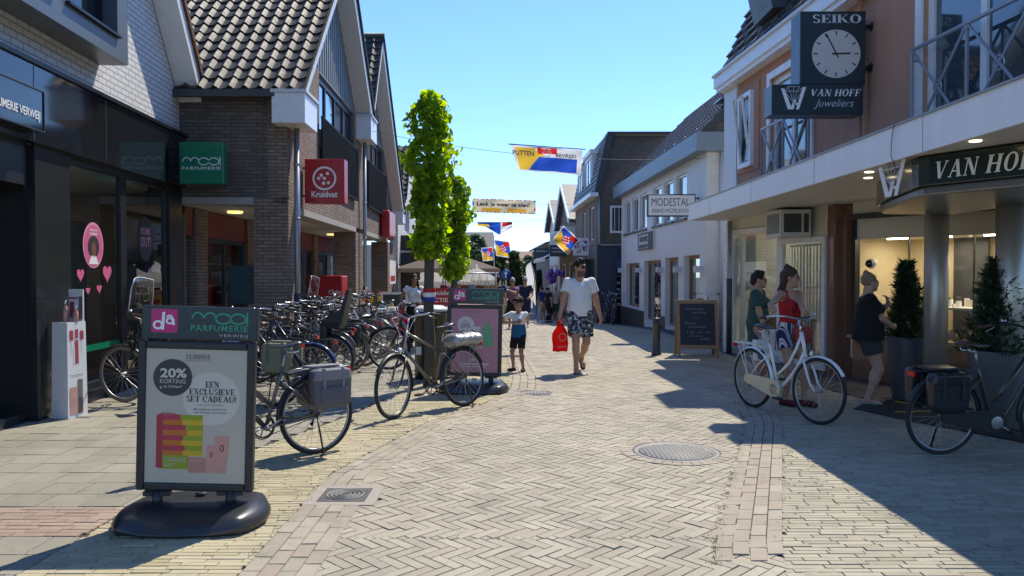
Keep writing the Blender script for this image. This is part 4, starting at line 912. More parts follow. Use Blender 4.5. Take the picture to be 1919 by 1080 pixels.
for i in range(130):
    u = RNG.uniform(.15, 2.8); dd = RNG.uniform(-.95, -.4); h = RNG.uniform(.04, .2); z = RNG.choice([1.11, 1.11, .66, .66]); B1.box(m_, u, u + RNG.uniform(.02, .07), z, z + h * .8, dd - .06, dd, RNG.choice([MAT['white_gloss'], MAT['white_gloss'], MAT['cream'], MAT['chrome'], MAT['dark_grey']]))
for i in range(26):
    u = RNG.uniform(.1, 2.8); dd = RNG.uniform(-.8, -.12); c = B1.p(u, .68, dd); m_.ring(c + Vector((0, 0, .03)), .022, .006, RNG.choice([MAT['steel'], MAT['chrome'], MAT['wood']]), 'y', 12, 5)
m_.build('jewellery', t, world=True)
m_ = MB(); c = B1.p(.3, 1.75, .08); m_.ell(c, (.06, .06, .06), MAT['black_gloss']); m_.ell(c + B1.n * -.05, (.075, .075, .075), MAT['white_gloss']); m_.build('security_camera', t, world=True)
for px, Y in ((1755, 9.35), (1893, 8.0)):
    m_ = MB(); x = (px - 960) / FPX * Y; m_.lathe([(.135, 0), (.135, 2.679)], MAT['steel'], (x, Y, 0), 28); m_.build('round_column', t, world=True)
m_ = MB(); x = (1905 - 960) / FPX * 8.45; m_.box(x, x + .05, 8.42, 8.5, 0, 2.45, MAT['steel']); m_.box(x + .05, 9, 8.42, 8.5, 0, 2.45, MAT['cream']); m_.build('door_frame', t, world=True)
for Yl, Xl in ((10.6, 5.9), (9.6, 6.5)):
    pass
al = bpy.data.lights.new('jewel window lamp', 'AREA'); al.energy = 22; al.size = 2.2; al.size_y = .5; al.shape = 'RECTANGLE'; al.color = (1, .84, .58)
ao = bpy.data.objects.new('jewel window lamp', al); COL.objects.link(ao); ao.location = B1.p(1.4, 2.1, -.75); ao.rotation_euler = (0, 0, atan2(B1.t.y, B1.t.x))

# ================================================================== white fashion shop
R2 = Fac(5.24, -.034, -1)
t = thing('fashion_shop', 'white rendered two storey shop with grey blue gutter and wooden framed windows', 'building', (4.6, 24, 0))
opsG = [(18.95, 20.45, .05, 2.06), (21.05, 22.6, .05, 2.04), (23.15, 25.6, .05, 2.0), (26.4, 28.9, .35, 1.95)]
opsU = [(y, y + 1.15, 3.05, 4.25) for y in (20.2, 21.65, 23.1, 25.2, 26.65, 28.1)]
m_ = MB(); R2.wall(m_, 18.4, 29.9, .0, 4.48, opsG + opsU, -.32, 0, MAT['white_paint']); m_.prism([R2.p(18.4, 0, -.33), R2.p(18.4, 4.48, -.33), R2.p(18.4, 4.48, -7), R2.p(18.4, 0, -7)], (0, .3, 0), MAT['white_brick_fine']); m_.prism([R2.p(18.396, 0, .0), R2.p(18.396, 4.48, .0), R2.p(18.396, 4.48, -.34), R2.p(18.396, 0, -.34)], (0, .05, 0), MAT['white_brick_fine'])
m_.build('wall', t, world=True)
for i, (a, b, c, d) in enumerate(opsG): window(R2, t, a, b, c, d, -.2, MAT['wood'], MAT['glass'], .09, name='shop_window' if i != 2 else 'shop_door')
for (a, b, c, d) in opsU: window(R2, t, a, b, c, d, -.12, MAT['white_gloss'], MAT['window_sky'], .07)
for (a, b, c, d) in opsU: m_ = MB(); R2.box(m_, a - .05, b + .05, 2.99, 3.05, -.05, .05, MAT['dark_grey']); m_.build('sill', t, world=True)
for a, b in ((18.4, 18.94), (20.46, 21.04), (22.61, 23.14), (25.61, 29.9)): m_ = MB(); R2.box(m_, a, b, 0, .3, .0, .02, MAT['dark_grey']); m_.build('plinth', t, world=True)
M_gut = pbr('grey blue gutter', (.22, .28, .33), .45, var=.05)
m_ = MB(); R2.box(m_, 18.2, 30.1, 4.48, 4.92, -.3, .3, M_gut); m_.prism([R2.p(18.2, 4.48, -.3), R2.p(18.2, 4.92, -.3), R2.p(18.2, 4.92, -5), R2.p(18.2, 4.48, -5)], (0, .2, 0), M_gut); m_.build('gutter', t, world=True)
m_ = MB(); a = R2.p(18.3, 4.93, .1); uu = (R2.p(30, 1) - R2.p(18.3, 1)); v = Vector((1, .034, 1.0)); 
tile_roof(m_, a, uu, v, 48, 11, uu.length / 48, .36, MAT['tile_dark'], .04, .035, 5); e = v.normalized() * 3.96
m_.prism([a, R2.p(18.3, 4.93, -3.5), a + e], (0, .1, 0), MAT['dark_brick']); m_.hexa([a + Vector((-.1, -.06, -.25)), a + e + Vector((0, -.06, -.3)), a + e + Vector((0, .02, -.3)), a + Vector((-.1, .02, -.25)), a + Vector((-.1, -.06, .02)), a + e + Vector((0, -.06, .04)), a + e + Vector((0, .02, .04)), a + Vector((-.1, .02, .02))], MAT['dark_grey'])
ro = m_.build('roof', t, world=True)
m_ = MB(); c = a + Vector((.9, .7, .66)); m_.rbox(c, (.22, 0, .14), (0, .35, 0), (-.05, 0, .08), MAT['dark_grey']); m_.rbox(c + Vector((-.2, .0, .24)), (.2, 0, .02), (0, .34, 0), (0, 0, .02), MAT['alu']); m_.build('roof_window', ro, world=True)
for i in range(8): m_ = MB(); c = R2.p(20 + i * 1.2, 5.0, .0) + v.normalized() * (.3); m_.ell(c + Vector((0, 0, .08)), (.035, .035, .035), MAT['white_gloss'], 8, 6); m_.build('snow_hook', ro, world=True)
m_ = MB(); c = R2.p(18.34, 0, -.35); m_.tube([c + Vector((0, 0, 4.48)), c], .05, MAT['grey_white'], 10); m_.build('downpipe', t, world=True)
m_ = MB(); R2.box(m_, 18.4, 29.8, 0, 2.9, -3.2, -3.1, MAT['interior']); R2.box(m_, 18.4, 29.8, .02, .05, -3.1, -.33, MAT['floor_wood']); R2.box(m_, 18.72, 18.8, .05, 2.5, -3.1, -.35, MAT['white_paint']); R2.box(m_, 18.4, 29.8, 2.5, 2.55, -3.1, -.33, MAT['soffit']); m_.build('interior', t, world=True)
m_ = MB()
for (a, b, c, d) in opsG[:2]: R2.box(m_, b - .6, b - .1, c + .1, d - .1, -.45, -.42, MAT['curtain'])
m_.build('curtain', t, world=True)
for y in (18.7, 20.75, 22.85, 26.0, 29.4): m_ = MB(); R2.box(m_, y - .12, y + .12, 1.62, 1.78, .001, .2, MAT['grey_white']); m_.build('wall_lamp', t, world=True)

# ================================================================== brick mansard house
R3 = Fac(4.346, -.032, -1)
t = thing('mansard_house', 'dark brick mansard house with white dormer and navy blue shoe shop below', 'building', (4, 34, 0))
m_ = MB(); TB = MAT['tan_brick']
R3.wall(m_, 30.5, 38.2, 2.66, 4.62, [(31.6, 32.9, 2.95, 4.35), (34.2, 35.3, 2.7, 4.3)], -.3, 0, TB)
x0 = R3.p(30.5, 0).x
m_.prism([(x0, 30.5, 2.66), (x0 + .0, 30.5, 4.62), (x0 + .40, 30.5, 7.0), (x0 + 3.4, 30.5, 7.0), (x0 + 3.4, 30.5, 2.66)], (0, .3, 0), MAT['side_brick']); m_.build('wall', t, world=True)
for q in ((31.6, 32.9, 2.95, 4.35), (34.2, 35.3, 2.7, 4.3)): window(R3, t, *q, -.12, MAT['white_gloss'], MAT['window_sky'], .07)
wf = MB(); wx0, wx1, wz0, wz1 = D(1143, 410, 30.5).x, D(1175, 410, 30.5).x, D(1143, 436, 30.5).z, D(1143, 385, 30.5).z
wf.box(wx0, wx1, 30.44, 30.49, wz0, wz1, MAT['white_gloss']); wf = wf.build('side_window', t, world=True); g = MB(); g.box(wx0 + .08, wx1 - .08, 30.42, 30.438, wz0 + .08, wz1 - .08, MAT['window_dark']); 
for i in range(1, 4): x = lerp(wx0, wx1, i / 4); g.box(x, x + .02, 30.41, 30.419, wz0 + .08, wz1 - .08, MAT['white_gloss'])
g.build('pane', wf, world=True)
m_ = MB(); a, b = R3.p(30.35, 4.66, .15), R3.p(38.3, 4.66, .15); c, d = R3.p(38.3, 7.05, -.36), R3.p(30.35, 7.05, -.36)
for j in range(12):
    p0, p1, q0, q1 = lerp(a, d, j / 12), lerp(b, c, j / 12), lerp(a, d, (j + 1) / 12), lerp(b, c, (j + 1) / 12); o = Vector((-.03, 0, .02)); m_.add([p0 + o, p1 + o, q1, q0, p0, p1], [(0, 3, 2, 1), (4, 0, 1, 5)], MAT['tile_dark'])
m_.prism([a, d, d + Vector((.25, 0, 0)), a + Vector((.25, 0, 0))], (0, .14, 0), MAT['tile_dark']); m_.box(d.x, d.x + 3.2, 30.3, 38.3, 7.05, 7.12, MAT['dark_grey']); ro = m_.build('roof', t, world=True)
m_ = MB(); R3.box(m_, 32.2, 34.4, 4.95, 6.55, -.9, -.02, MAT['grey_white']); R3.box(m_, 32.1, 34.5, 6.55, 6.72, -1, .1, MAT['fascia']); R3.box(m_, 35.2, 37.2, 4.95, 6.3, -.9, -.02, MAT['grey_white']); R3.box(m_, 35.1, 37.3, 6.3, 6.45, -1, .1, MAT['fascia']); dm = m_.build('dormer', ro, world=True)
for q in ((32.4, 34.2, 5.05, 6.45), (35.4, 37.0, 5.05, 6.2)): window(R3, dm, *q, -.02, MAT['white_gloss'], MAT['window_sky'], .07, [(q[0] + q[1]) / 2])
m_ = MB(); R3.box(m_, 30.3, 38.3, 4.6, 4.75, .0, .32, MAT['fascia']); m_.build('gutter', t, world=True)
m_ = MB(); m_.tube([(x0 + .05, 30.42, 4.7), (x0 + .05, 30.42, 2.75), (x0 + .2, 30.42, 2.7), (x0 + 3, 30.42, 2.7)], .045, MAT['zinc'], 8); m_.build('downpipe', t, world=True)
m_ = MB(); R3.wall(m_, 30.48, 38.2, 0, 2.66, [(31.2, 34.2, .1, 2.2), (35, 37.4, .1, 2.2)], -.3, .03, MAT['navy'])
m_.prism([(x0 - .03, 30.46, -1), (x0 - .03, 30.46, 2.66), (x0 + .75, 30.46, 2.66), (x0 + .75, 30.46, -1)], (0, .3, 0), MAT['navy']); m_.prism([(x0 + .75, 30.46, 2.15), (x0 + .75, 30.46, 2.66), (x0 + 3, 30.46, 2.66), (x0 + 3, 30.46, 2.15)], (0, .3, 0), MAT['navy']); m_.build('shop_front', t, world=True)
m_ = MB(); m_.box(x0 + .75, x0 + 3, 30.5, 30.6, 1.75, 2.15, pbr('blue panel', (.01, .09, .19), .4)); m_.build('blue_panel', t, world=True)
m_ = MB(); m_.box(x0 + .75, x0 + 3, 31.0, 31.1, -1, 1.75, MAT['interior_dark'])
for z in (.25, .55, .85, 1.15, 1.45):
    m_.box(x0 + .78, x0 + 2.9, 30.65, 31.0, z, z + .02, MAT['alu'])
    for i in range(9): x = x0 + .85 + i * .23; m_.ell((x, 30.75, z + .07), (.08, .12, .05), RNG.choice([MAT['white_gloss'], MAT['grey_white'], MAT['dark_grey'], MAT['beige'], MAT['navy']]), 8, 6)
m_.build('shoe_shelves', t, world=True)
for q in ((31.2, 34.2, .1, 2.2), (35, 37.4, .1, 2.2)): window(R3, t, *q, -.15, MAT['black_metal'], MAT['window_dark'], .06, [(q[0] + q[1]) / 2], name='shop_window')
m_ = MB(); m_.box(x0 + 4, x0 + 4.3, 31, 31.4, 7.1, 7.6, MAT['dark_grey']); m_.build('chimney', ro, world=True)
# ================================================================== further houses on the right
def house(label, fac, y0, y1, ze, zr, wallm, roofm, wins, gable=True, depth=6, name='house'):
    t = thing(name, label, 'house', fac.p((y0 + y1) / 2, 0, -1)); m = MB()
    fac.wall(m, y0, y1, 0, ze, [w for w in wins], -.3, 0, wallm)
    if gable: fac.prism(m, [(y0, ze), (y1, ze), ((y0 + y1) / 2, zr - .15)], -.3, 0, wallm)
    a, b = fac.p(y0 + .01, 0, -.31), fac.p(y0 + .01, 0, -depth); m.prism([a, a + Vector((0, 0, ze)), b + Vector((0, 0, ze)), b], (0, .25, 0), wallm); m.build('wall', t, world=True)
    r = MB(); ym = (y0 + y1) / 2
    if gable:
        for s in (y0 - .25, y1 + .25):
            A, B = fac.p(s, ze - .2, .3), fac.p(ym, zr, .3); C, Dd = fac.p(ym, zr, -depth), fac.p(s, ze - .2, -depth); up = Vector((0, 0, .16)); r.hexa([A, Dd, C, B, A + up, Dd + up, C + up, B + up], roofm)
    else:
        A, B, C, Dd = fac.p(y0 - .1, ze, .3), fac.p(y1 + .1, ze, .3), fac.p(y1 + .1, zr, -depth * .5), fac.p(y0 - .1, zr, -depth * .5); up = Vector((0, 0, .14)); r.hexa([A, B, C, Dd, A + up, B + up, C + up, Dd + up], roofm)
        m2 = MB()
    ro = r.build('roof', t, world=True)
    if gable:
        r = MB()
        for s, e in ((y0 - .27, -1), (y1 + .27, 1)): fac.prism(r, [(s, ze - .25), (s, ze + .02), (ym, zr + .2), (ym, zr - .06)], .3, .36, MAT['fascia'])
        r.build('barge_board', ro, world=True)
    for w in wins: window(fac, t, *w, -.15, MAT['white_gloss'], MAT['window_sky'] if w[2] > 2 else MAT['window_dark'], .06)
    return t
house('brown brick gabled house right behind the mansard house', R3, 38.5, 46.5, 4.3, 6.3, TB, MAT['tile_dark'], [(40, 41.4, 2.95, 4.1), (43, 44.4, 2.95, 4.1), (39.2, 42, .1, 2.1), (43, 45.8, .1, 2.1)])
house('white clad gabled house beyond the brown gabled one', R3, 47, 54, 4.6, 6.2, MAT['white_paint'], MAT['tile_dark'], [(48.5, 50, 2.9, 4.2), (51, 52.5, 2.9, 4.2), (47.5, 50, .1, 2.1), (51, 53.4, .1, 2.1)])
house('long low brick house at the far bend of the street', R3, 55, 75, 3.6, 4.6, TB, MAT['tile_dark'], [(56 + 3 * i, 57.4 + 3 * i, 2.6, 3.7) for i in range(6)], False)
# left side far houses, seen past the trees
N2 = Fac(-4.6, -.01, 1)
house('cream rendered house behind the beige parasols', N2, 36, 44, 4.4, 6.6, MAT['cream'], MAT['tile_dark'], [(37, 38.5, 2.8, 4.1), (40.5, 42, 2.8, 4.1), (37, 42.5, .1, 2.2)])
house('grey brick terrace house past the parasols', N2, 45, 60, 4.6, 7.0, MAT['dark_brick'], MAT['tile_dark'], [(46 + 3 * i, 47.5 + 3 * i, 2.8, 4.0) for i in range(5)], False)
# end of the street
E1 = MB(); t = thing('end_house', 'low house with red tile roof closing the end of the street', 'house', (2, 92, 0))
E1.box(-1, 9, 90, 98, -2, 1.6, MAT['white_paint']); E1.build('wall', t, world=True)
r = MB(); r.hexa([(-1.4, 89.6, 1.6), (9.4, 89.6, 1.6), (9.4, 98.4, 1.6), (-1.4, 98.4, 1.6), (-1.4, 93.9, 4.2), (9.4, 93.9, 4.2), (9.4, 94.1, 4.2), (-1.4, 94.1, 4.2)], MAT['tile_red']); r.build('roof', t, world=True)
for i in range(4): w_ = MB(); w_.box(-.2 + i * 2.3, 1.2 + i * 2.3, 89.9, 89.98, -.6, .9, MAT['window_dark']); w_.build('window', t, world=True)
t = thing('grey_house', 'grey flat house with dark roof behind the far trees', 'house', (-6, 85, 0))
E1 = MB(); E1.box(-12, -2.5, 84, 92, -2, 3.6, MAT['dark_brick']); E1.build('wall', t, world=True)
r = MB(); r.hexa([(-12.4, 83.6, 3.6), (-2.1, 83.6, 3.6), (-2.1, 92.4, 3.6), (-12.4, 92.4, 3.6), (-12.4, 87.9, 6.2), (-2.1, 87.9, 6.2), (-2.1, 88.1, 6.2), (-12.4, 88.1, 6.2)], MAT['tile_dark']); r.build('roof', t, world=True)
# awning on the right
t = thing('shop_awning', 'long pale awning sloping over the shop fronts behind the walking man', 'awning', R3.p(42, 2.4, 0))
m_ = MB(); a, b, c, d = R3.p(38.4, 2.95, .05), R3.p(47.5, 2.95, .05), R3.p(47.5, 2.35, 1.5), R3.p(38.4, 2.35, 1.5); up = Vector((0, 0, .03)); m_.hexa([a, b, c, d, a + up, b + up, c + up, d + up], MAT['grey_white']); m_.build('canopy', t, world=True)
m_ = MB(); R3.box(m_, 38.4, 47.5, 2.18, 2.36, 1.48, 1.52, MAT['white_gloss']); m_.build('valance', t, world=True)
m_ = MB(); R3.box(m_, 38.35, 38.45, 2.75, 3.1, .0, .25, MAT['white_gloss']); m_.build('cassette', t, world=True)
# ================================================================== bicycles
M_spoke = pbr('spokes', (.5, .5, .52), .3, metal=.9, var=.03)
M_refl = pbr('red reflector', (.5, .01, .01), .15, coat=.5); M_lamp = pbr('lamp glass', (.75, .76, .78), .12, coat=.5)
M_tan = pbr('tan tyre wall', (.20, .16, .12), .7); M_cream = pbr('cream tyre', (.5, .46, .36), .7)
M_brownl = pbr('brown leather', (.07, .03, .018), .4, var=.2, vs=20); M_blackl = pbr('black saddle', (.015, .015, .017), .3, var=.2, vs=20, coat=.3)
M_canvas_grey = pbr('grey canvas bag', (.10, .098, .115), .75, var=.1, vs=30, bump=.15, bs=300); M_canvas_light = pbr('light grey canvas', (.20, .195, .22), .75, var=.1, vs=30, bump=.15, bs=300)
M_canvas_green = pbr('olive canvas bag', (.16, .18, .12), .8, var=.15, vs=20); M_black_bag = pbr('black oilcloth bag', (.018, .021, .026), .32, var=.25, vs=14, bump=.2, bs=30)
M_wind = glassmat('windscreen plastic', (.86, .88, .88), 1.2)
def paint(name, c, metal=0.0, rough=.3): return pbr(name, c, rough, metal=metal, var=.06, vs=12, coat=.35)
P_white = paint('white bike paint', (.74, .74, .72)); P_grey = paint('grey bike paint', (.11, .11, .122), .5); P_silver = paint('silver bike paint', (.26, .26, .27), .6); P_gun = paint('gunmetal bike paint', (.13, .128, .12), .6); P_black = paint('black bike paint', (.014, .015, .017)); P_olive = paint('bronze bike paint', (.075, .068, .052), .4); P_blue = paint('blue bike paint', (.02, .05, .16)); P_navy = paint('dark blue bike paint', (.015, .022, .06))
_wm = {}
def wheel_meshes(tyre):
    k = tyre.name
    if k not in _wm:
        a = MB(); a.ring((0, 0, 0), .312, .011, MAT['alu'], 'y', 48, 6, .9); a.lathe([(.02, -.05), (.024, -.04), (.018, -.03), (.018, .03), (.024, .04), (.02, .05)], MAT['alu'], (0, 0, 0), 10, 'y')
        b = MB(); b.ring((0, 0, 0), .333, .0205, tyre, 'y', 48, 8)
        if tyre is MAT['rubber']: b.ring((0, 0, 0), .322, .0195, M_refstripe, 'y', 48, 6, .93) if False else None
        c = MB()
        for i in range(28):
            an = 2 * pi * i / 28; s = 1 if i % 2 else -1; a2 = an + (.35 if (i // 2) % 2 else -.35)
            c.tube([(.02 * cos(a2), s * .032, .02 * sin(a2)), (.305 * cos(an), 0, .305 * sin(an))], .0015, M_spoke, 4, caps=False)
        out = []
        for nm, q in (('wheel', a), ('tyre', b), ('spokes', c)):
            me = bpy.data.meshes.new(nm); me.from_pydata(q.v, [], q.f); me.polygons.foreach_set('material_index', q.fm); me.polygons.foreach_set('use_smooth', q.fs)
            for w in q.mats: me.materials.append(w)
            me.update(); out.append(me)
        _wm[k] = out
    return _wm[k]
def arcpts(c, R, a0, a1, n=14): return [(c[0] + R * cos(lerp(a0, a1, i / n)), 0, c[2] + R * sin(lerp(a0, a1, i / n))) for i in range(n + 1)]
def fender(mb, c, R, a0, a1, w, m, n=18):
    vs = []; fs = []
    for i in range(n + 1):
        a = lerp(a0, a1, i / n)
        for yy, dr in ((-w, -.014), (-w * .6, .0), (0, .006), (w * .6, .0), (w, -.014)): vs.append((c[0] + (R + dr) * cos(a), yy, c[2] + (R + dr) * sin(a)))
    for i in range(n):
        for k in range(4): fs.append((i * 5 + k, i * 5 + k + 1, (i + 1) * 5 + k + 1, (i + 1) * 5 + k))
    mb.add(vs, fs, m, True)
def softbox(mb, c, hx, hy, hz, m, taper=0.0, rnd=.25):
    """rounded bag body"""
    n = 20; vs = []; c = Vector(c); K = 9
    for j in range(K + 1):
        t = -1 + 2 * j / K; r = (1 - abs(t) ** 6) ** .35 if abs(t) < 1 else 0
        r = .80 + .20 * r if abs(t) < .999 else .72
        for i in range(n):
            a = 2 * pi * i / n; ca, sa = cos(a), sin(a); e = .38
            x = math.copysign(abs(ca) ** e, ca); y = math.copysign(abs(sa) ** e, sa); kk = (1 + taper * t)
            vs.append(c + Vector((x * hx * r * kk, y * hy * r * (1 + .05 * t), t * hz)))
    fs = [(j * n + i, j * n + (i + 1) % n, (j + 1) * n + (i + 1) % n, (j + 1) * n + i) for j in range(K) for i in range(n)] + [tuple(range(n - 1, -1, -1)), tuple(range(K * n, (K + 1) * n))]
    mb.add(vs, fs, m, True)
A_, F_ = (0, 0, .35), (1.10, 0, .35)
def bicycle(label, loc, heading, style='step', col=None, steer=0.0, lean=.06, tyre=None, fend=None, saddle=None, bags=None, rack=True, case=None, group=None, lamps=True, seat=None, screen=False, crate=None, stand=True, handle='city', cushion=False, bagm=None, racks=None, roll=False, barw=1.0):
    col = col or P_black; tyre = tyre or MAT['rubber']; fend = fend or col; saddle = saddle or M_blackl; rackm = racks or MAT['black_metal']
    t = thing('bicycle', label, 'bicycle', loc, heading, group); t.rotation_euler = (lean, 0, heading)
    BB = Vector((.47, 0, .29)); ST = Vector((.335, 0, .70)); H1 = Vector((.845, 0, .93)); H0 = Vector((.91, 0, .72)); ax = (H1 - H0).normalized()
    Ms = Matrix.Translation(H0) @ Matrix.Rotation(steer, 4, ax) @ Matrix.Translation(-H0)
    f = MB()
    f.tube([BB, ST, ST + Vector((-.03, 0, .09))], [.017, .016, .016], col, 10)
    f.tube([H0 - ax * .03, H1 + ax * .03], .021, col, 12)
    if style == 'step':      # curved omafiets tubes
        f.tube([H0 + ax * .04, H0 + Vector((-.12, 0, -.14)), H0 + Vector((-.26, 0, -.29)), BB + Vector((.09, 0, .055)), BB], .019, col, 10)
        f.tube([H1, H1 + Vector((-.09, 0, -.17)), H1 + Vector((-.2, 0, -.33)), H1 + Vector((-.32, 0, -.43)), lerp(BB, ST, .34)], .016, col, 10)
    elif style == 'mixte':
        f.tube([H0 + ax * .03, BB], .022, col, 10); f.tube([H1 - ax * .02, lerp(BB, ST, .42)], .019, col, 10)
    elif style == 'deep':
        f.tube([H0 + ax * .09, H0 + Vector((-.1, 0, -.04)), BB + Vector((.13, 0, .05)), BB], .027, col, 10)
        f.tube([H1 - ax * .0, H1 + Vector((-.25, 0, -.34)), BB + Vector((.02, 0, .18))], .020, col, 10)
    else:
        f.tube([H0 + ax * .03, BB], .019, col, 10); f.tube([H1, ST + Vector((0, 0, -.02))], .017, col, 10)
    for s in (-1, 1):
        y = .058 * s
        f.tube([(0, y, .35), (.2, y * .9, .32), BB + Vector((0, y * .3, 0))], .0105, col, 8)
        f.tube([(0, y, .35), (.16, y * .8, .53), ST + Vector((0, y * .3, -.03))], .0085, col, 8)
    f.lathe([(.026, -.04), (.026, .04)], col, BB, 12, 'y'); f.build('frame', t)
    k = MB(Ms)
    for s in (-1, 1): y = .062 * s; k.tube([H0 + Vector((.012, y * .75, -.06)), (H0.x + .07, y, .55), (H0.x + .12, y, .43), (1.10, y, .35)], [.014, .0125, .011, .009], col if style != 'trek' else MAT['black_metal'], 8)
    k.tube([H0 + Vector((.012, -.05, -.06)), H0 + Vector((.012, .05, -.06))], .016, col if style != 'trek' else MAT['black_metal'], 8); k.build('fork', t)
    wm = wheel_meshes(tyre)
    for pos, M in ((A_, None), (F_, Ms)):
        mat = Matrix.Translation(pos) if M is None else M @ Matrix.Translation(pos)
        o = link('wheel', wm[0], t); o.matrix_local = mat
        link('tyre', wm[1], o); link('spokes', wm[2], o)
    # mudguards
    g = MB(); fender(g, A_, .372, -.15, 2.75, .026, fend); g.tube([(0, .06, .35), (-.2, .03, .62 - .02)], .003, fend, 5); g.build('mudguard', t)
    g = MB(Ms); fender(g, F_, .372, .55, 3.35, .026, fend); g.tube([(1.10, .06, .35), (1.30, .03, .60)], .003, fend, 5); g.build('mudguard', t)
    # bars
    b = MB(Ms); top = H1 + ax * .17
    b.tube([H1 + ax * .02, top], .0125, MAT['chrome'], 10)
    if handle == 'city': pts = [(-.26, .265, .0), (-.14, .275, .02), (-.04, .25, .035), (.035, .17, .03), (.05, .06, .01), (.045, 0, 0)]
    elif handle == 'straight': pts = [(-.12, .31, .0), (-.03, .22, .0), (.03, .1, .01), (.05, 0, 0)]
    else: pts = [(-.17, .30, .04), (-.06, .24, .06), (.02, .12, .04), (.04, 0, .0)]
    pts = [(p[0], p[1] * barw, p[2]) for p in pts]; full = [top + Vector(p) for p in pts] + [top + Vector((p[0], -p[1], p[2])) for p in reversed(pts[:-1])]
    b.tube(full, .0115, MAT['chrome'] if col is not P_olive else MAT['black_metal'], 8); hb = b.build('handlebar', t)
    for s in (1, -1):
        q = MB(Ms); a0 = top + Vector((pts[0][0], s * pts[0][1], pts[0][2])); a1 = top + Vector((pts[1][0], s * pts[1][1], pts[1][2])); q.tube([a0 + (a0 - a1) * .12, lerp(a0, a1, .5), a1], [.018, .0165, .0175], M_brownl if saddle is M_brownl else MAT['black_plastic'], 8)
        q.build('grip', hb)
        q = MB(Ms); a1 = top + Vector((pts[1][0], s * pts[1][1], pts[1][2])); q.tube([a1, a1 + Vector((.035, 0, -.02)), a0 + Vector((.05, -s * .01, -.04))], .006, MAT['alu'], 5); q.build('brake_lever', hb)
    q = MB(Ms); q.tube([top + Vector((.03, .12, .02)), top + Vector((.12, .14, -.02)), top + Vector((.13, .05, -.2)), H0 + Vector((.05, .03, -.02))], .0035, P_white if style == 'trek' else MAT['black_metal'], 5)
    q.tube([top + Vector((.03, -.12, .02)), top + Vector((.15, -.13, .0)), top + Vector((.14, -.03, -.16)), H0 + Vector((.03, -.03, .05))], .0035, P_white if style == 'trek' else MAT['black_metal'], 5); q.build('brake_cable', hb)
    q = MB(Ms); a0 = top + Vector((pts[2][0], pts[2][1], pts[2][2] + .02)); q.lathe([(.001, .03), (.018, .022), (.026, .006), (.026, 0)], MAT['chrome'], a0, 10); q.build('bell', hb)
    # saddle
    sp = ST + Vector((-.055, 0, .24)); p = MB(); p.tube([ST + Vector((-.028, 0, .08)), sp - Vector((0, 0, .01))], .0125, MAT['alu'], 8); p.build('seat_post', t)
    p = MB(); prof = [(-.15, .062, .012), (-.13, .088, .028), (-.08, .094, .032), (-.02, .075, .024), (.05, .042, .016), (.11, .024, .012), (.135, .012, .004)]
    vs = []; n = 12
    for x, w, h in prof:
        for i in range(n):
            a = 2 * pi * i / n; vs.append(sp + Vector((x, w * cos(a), h * max(-.3, sin(a)) + .025 + .02 * (x < -.05))))
    fs = [(j * n + i, j * n + (i + 1) % n, (j + 1) * n + (i + 1) % n, (j + 1) * n + i) for j in range(len(prof) - 1) for i in range(n)] + [tuple(range(n - 1, -1, -1)), tuple(range((len(prof) - 1) * n, len(prof) * n))]
    p.add(vs, fs, saddle, True); so = p.build('saddle', t)
    p = MB()
    for s in (-1, 1): p.tube([sp + Vector((-.1, s * .05, .015)), sp + Vector((-.1, s * .05, -.02)), sp + Vector((-.02, s * .03, -.02))], .009, MAT['chrome'], 6)
    p.build('spring', so)
    # rack
    if rack:
        r = MB(); z = .76
        for s in (-1, 1):
            r.tube([(.26, .03 * s, z - .02), (.14, .065 * s, z), (-.26, .065 * s, z), (-.30, .045 * s, z)], .0065, rackm, 6); r.tube([(0, .066 * s, .36), (-.10, .066 * s, z)], .005, rackm, 5); r.tube([(0, .066 * s, .36), (-.2, .066 * s, z)], .005, rackm, 5)
        r.tube([(-.30, .045, z), (-.30, -.045, z)], .0065, rackm, 6)
        for x in (.1, -.05, -.2): r.tube([(x, .065, z), (x, -.065, z)], .005, rackm, 5)
        ro = r.build('rack', t)
        if lamps: q = MB(); q.box(-.335, -.308, -.045, .045, z - .055, z - .005, M_refl); q.build('rear_light', ro, bevel=.006)
    if lamps: q = MB(Ms); q.lathe([(.012, -.05), (.03, -.03), (.036, .0)], MAT['black_plastic'] if style != 'trek' else MAT['chrome'], H0 + Vector((.075, 0, .02)), 12, 'x'); q.lathe([(.034, .001), (.018, .012), (.002, .015)], M_lamp, H0 + Vector((.075, 0, .02)), 12, 'x'); q.build('headlight', t)
    # drive
    cr = MB(); a = -.55; cr.tube([BB + Vector((0, -.065, 0)), BB + Vector((.16 * cos(a), -.075, .16 * sin(a)))], .009, MAT['alu'], 6); cr.tube([BB + Vector((0, .065, 0)), BB - Vector((.16 * cos(a), -.075, .16 * sin(a)))], .009, MAT['alu'], 6); cr.tube([BB + Vector((0, -.065, 0)), BB + Vector((0, .065, 0))], .014, MAT['alu'], 8)
    co = cr.build('crank', t)
    for s in (-1, 1): q = MB(); c = BB + Vector((.16 * cos(a), 0, .16 * sin(a))) * (1 if s < 0 else -1) + Vector((0, s * .12, 0)) if False else Vector((BB.x - s * .16 * cos(a), s * .125, BB.z - s * .16 * sin(a))); q.box(c.x - .045, c.x + .045, c.y - .04, c.y + .04, c.z - .012, c.z + .012, MAT['black_plastic']); q.build('pedal', co, bevel=.004)
    q = MB()
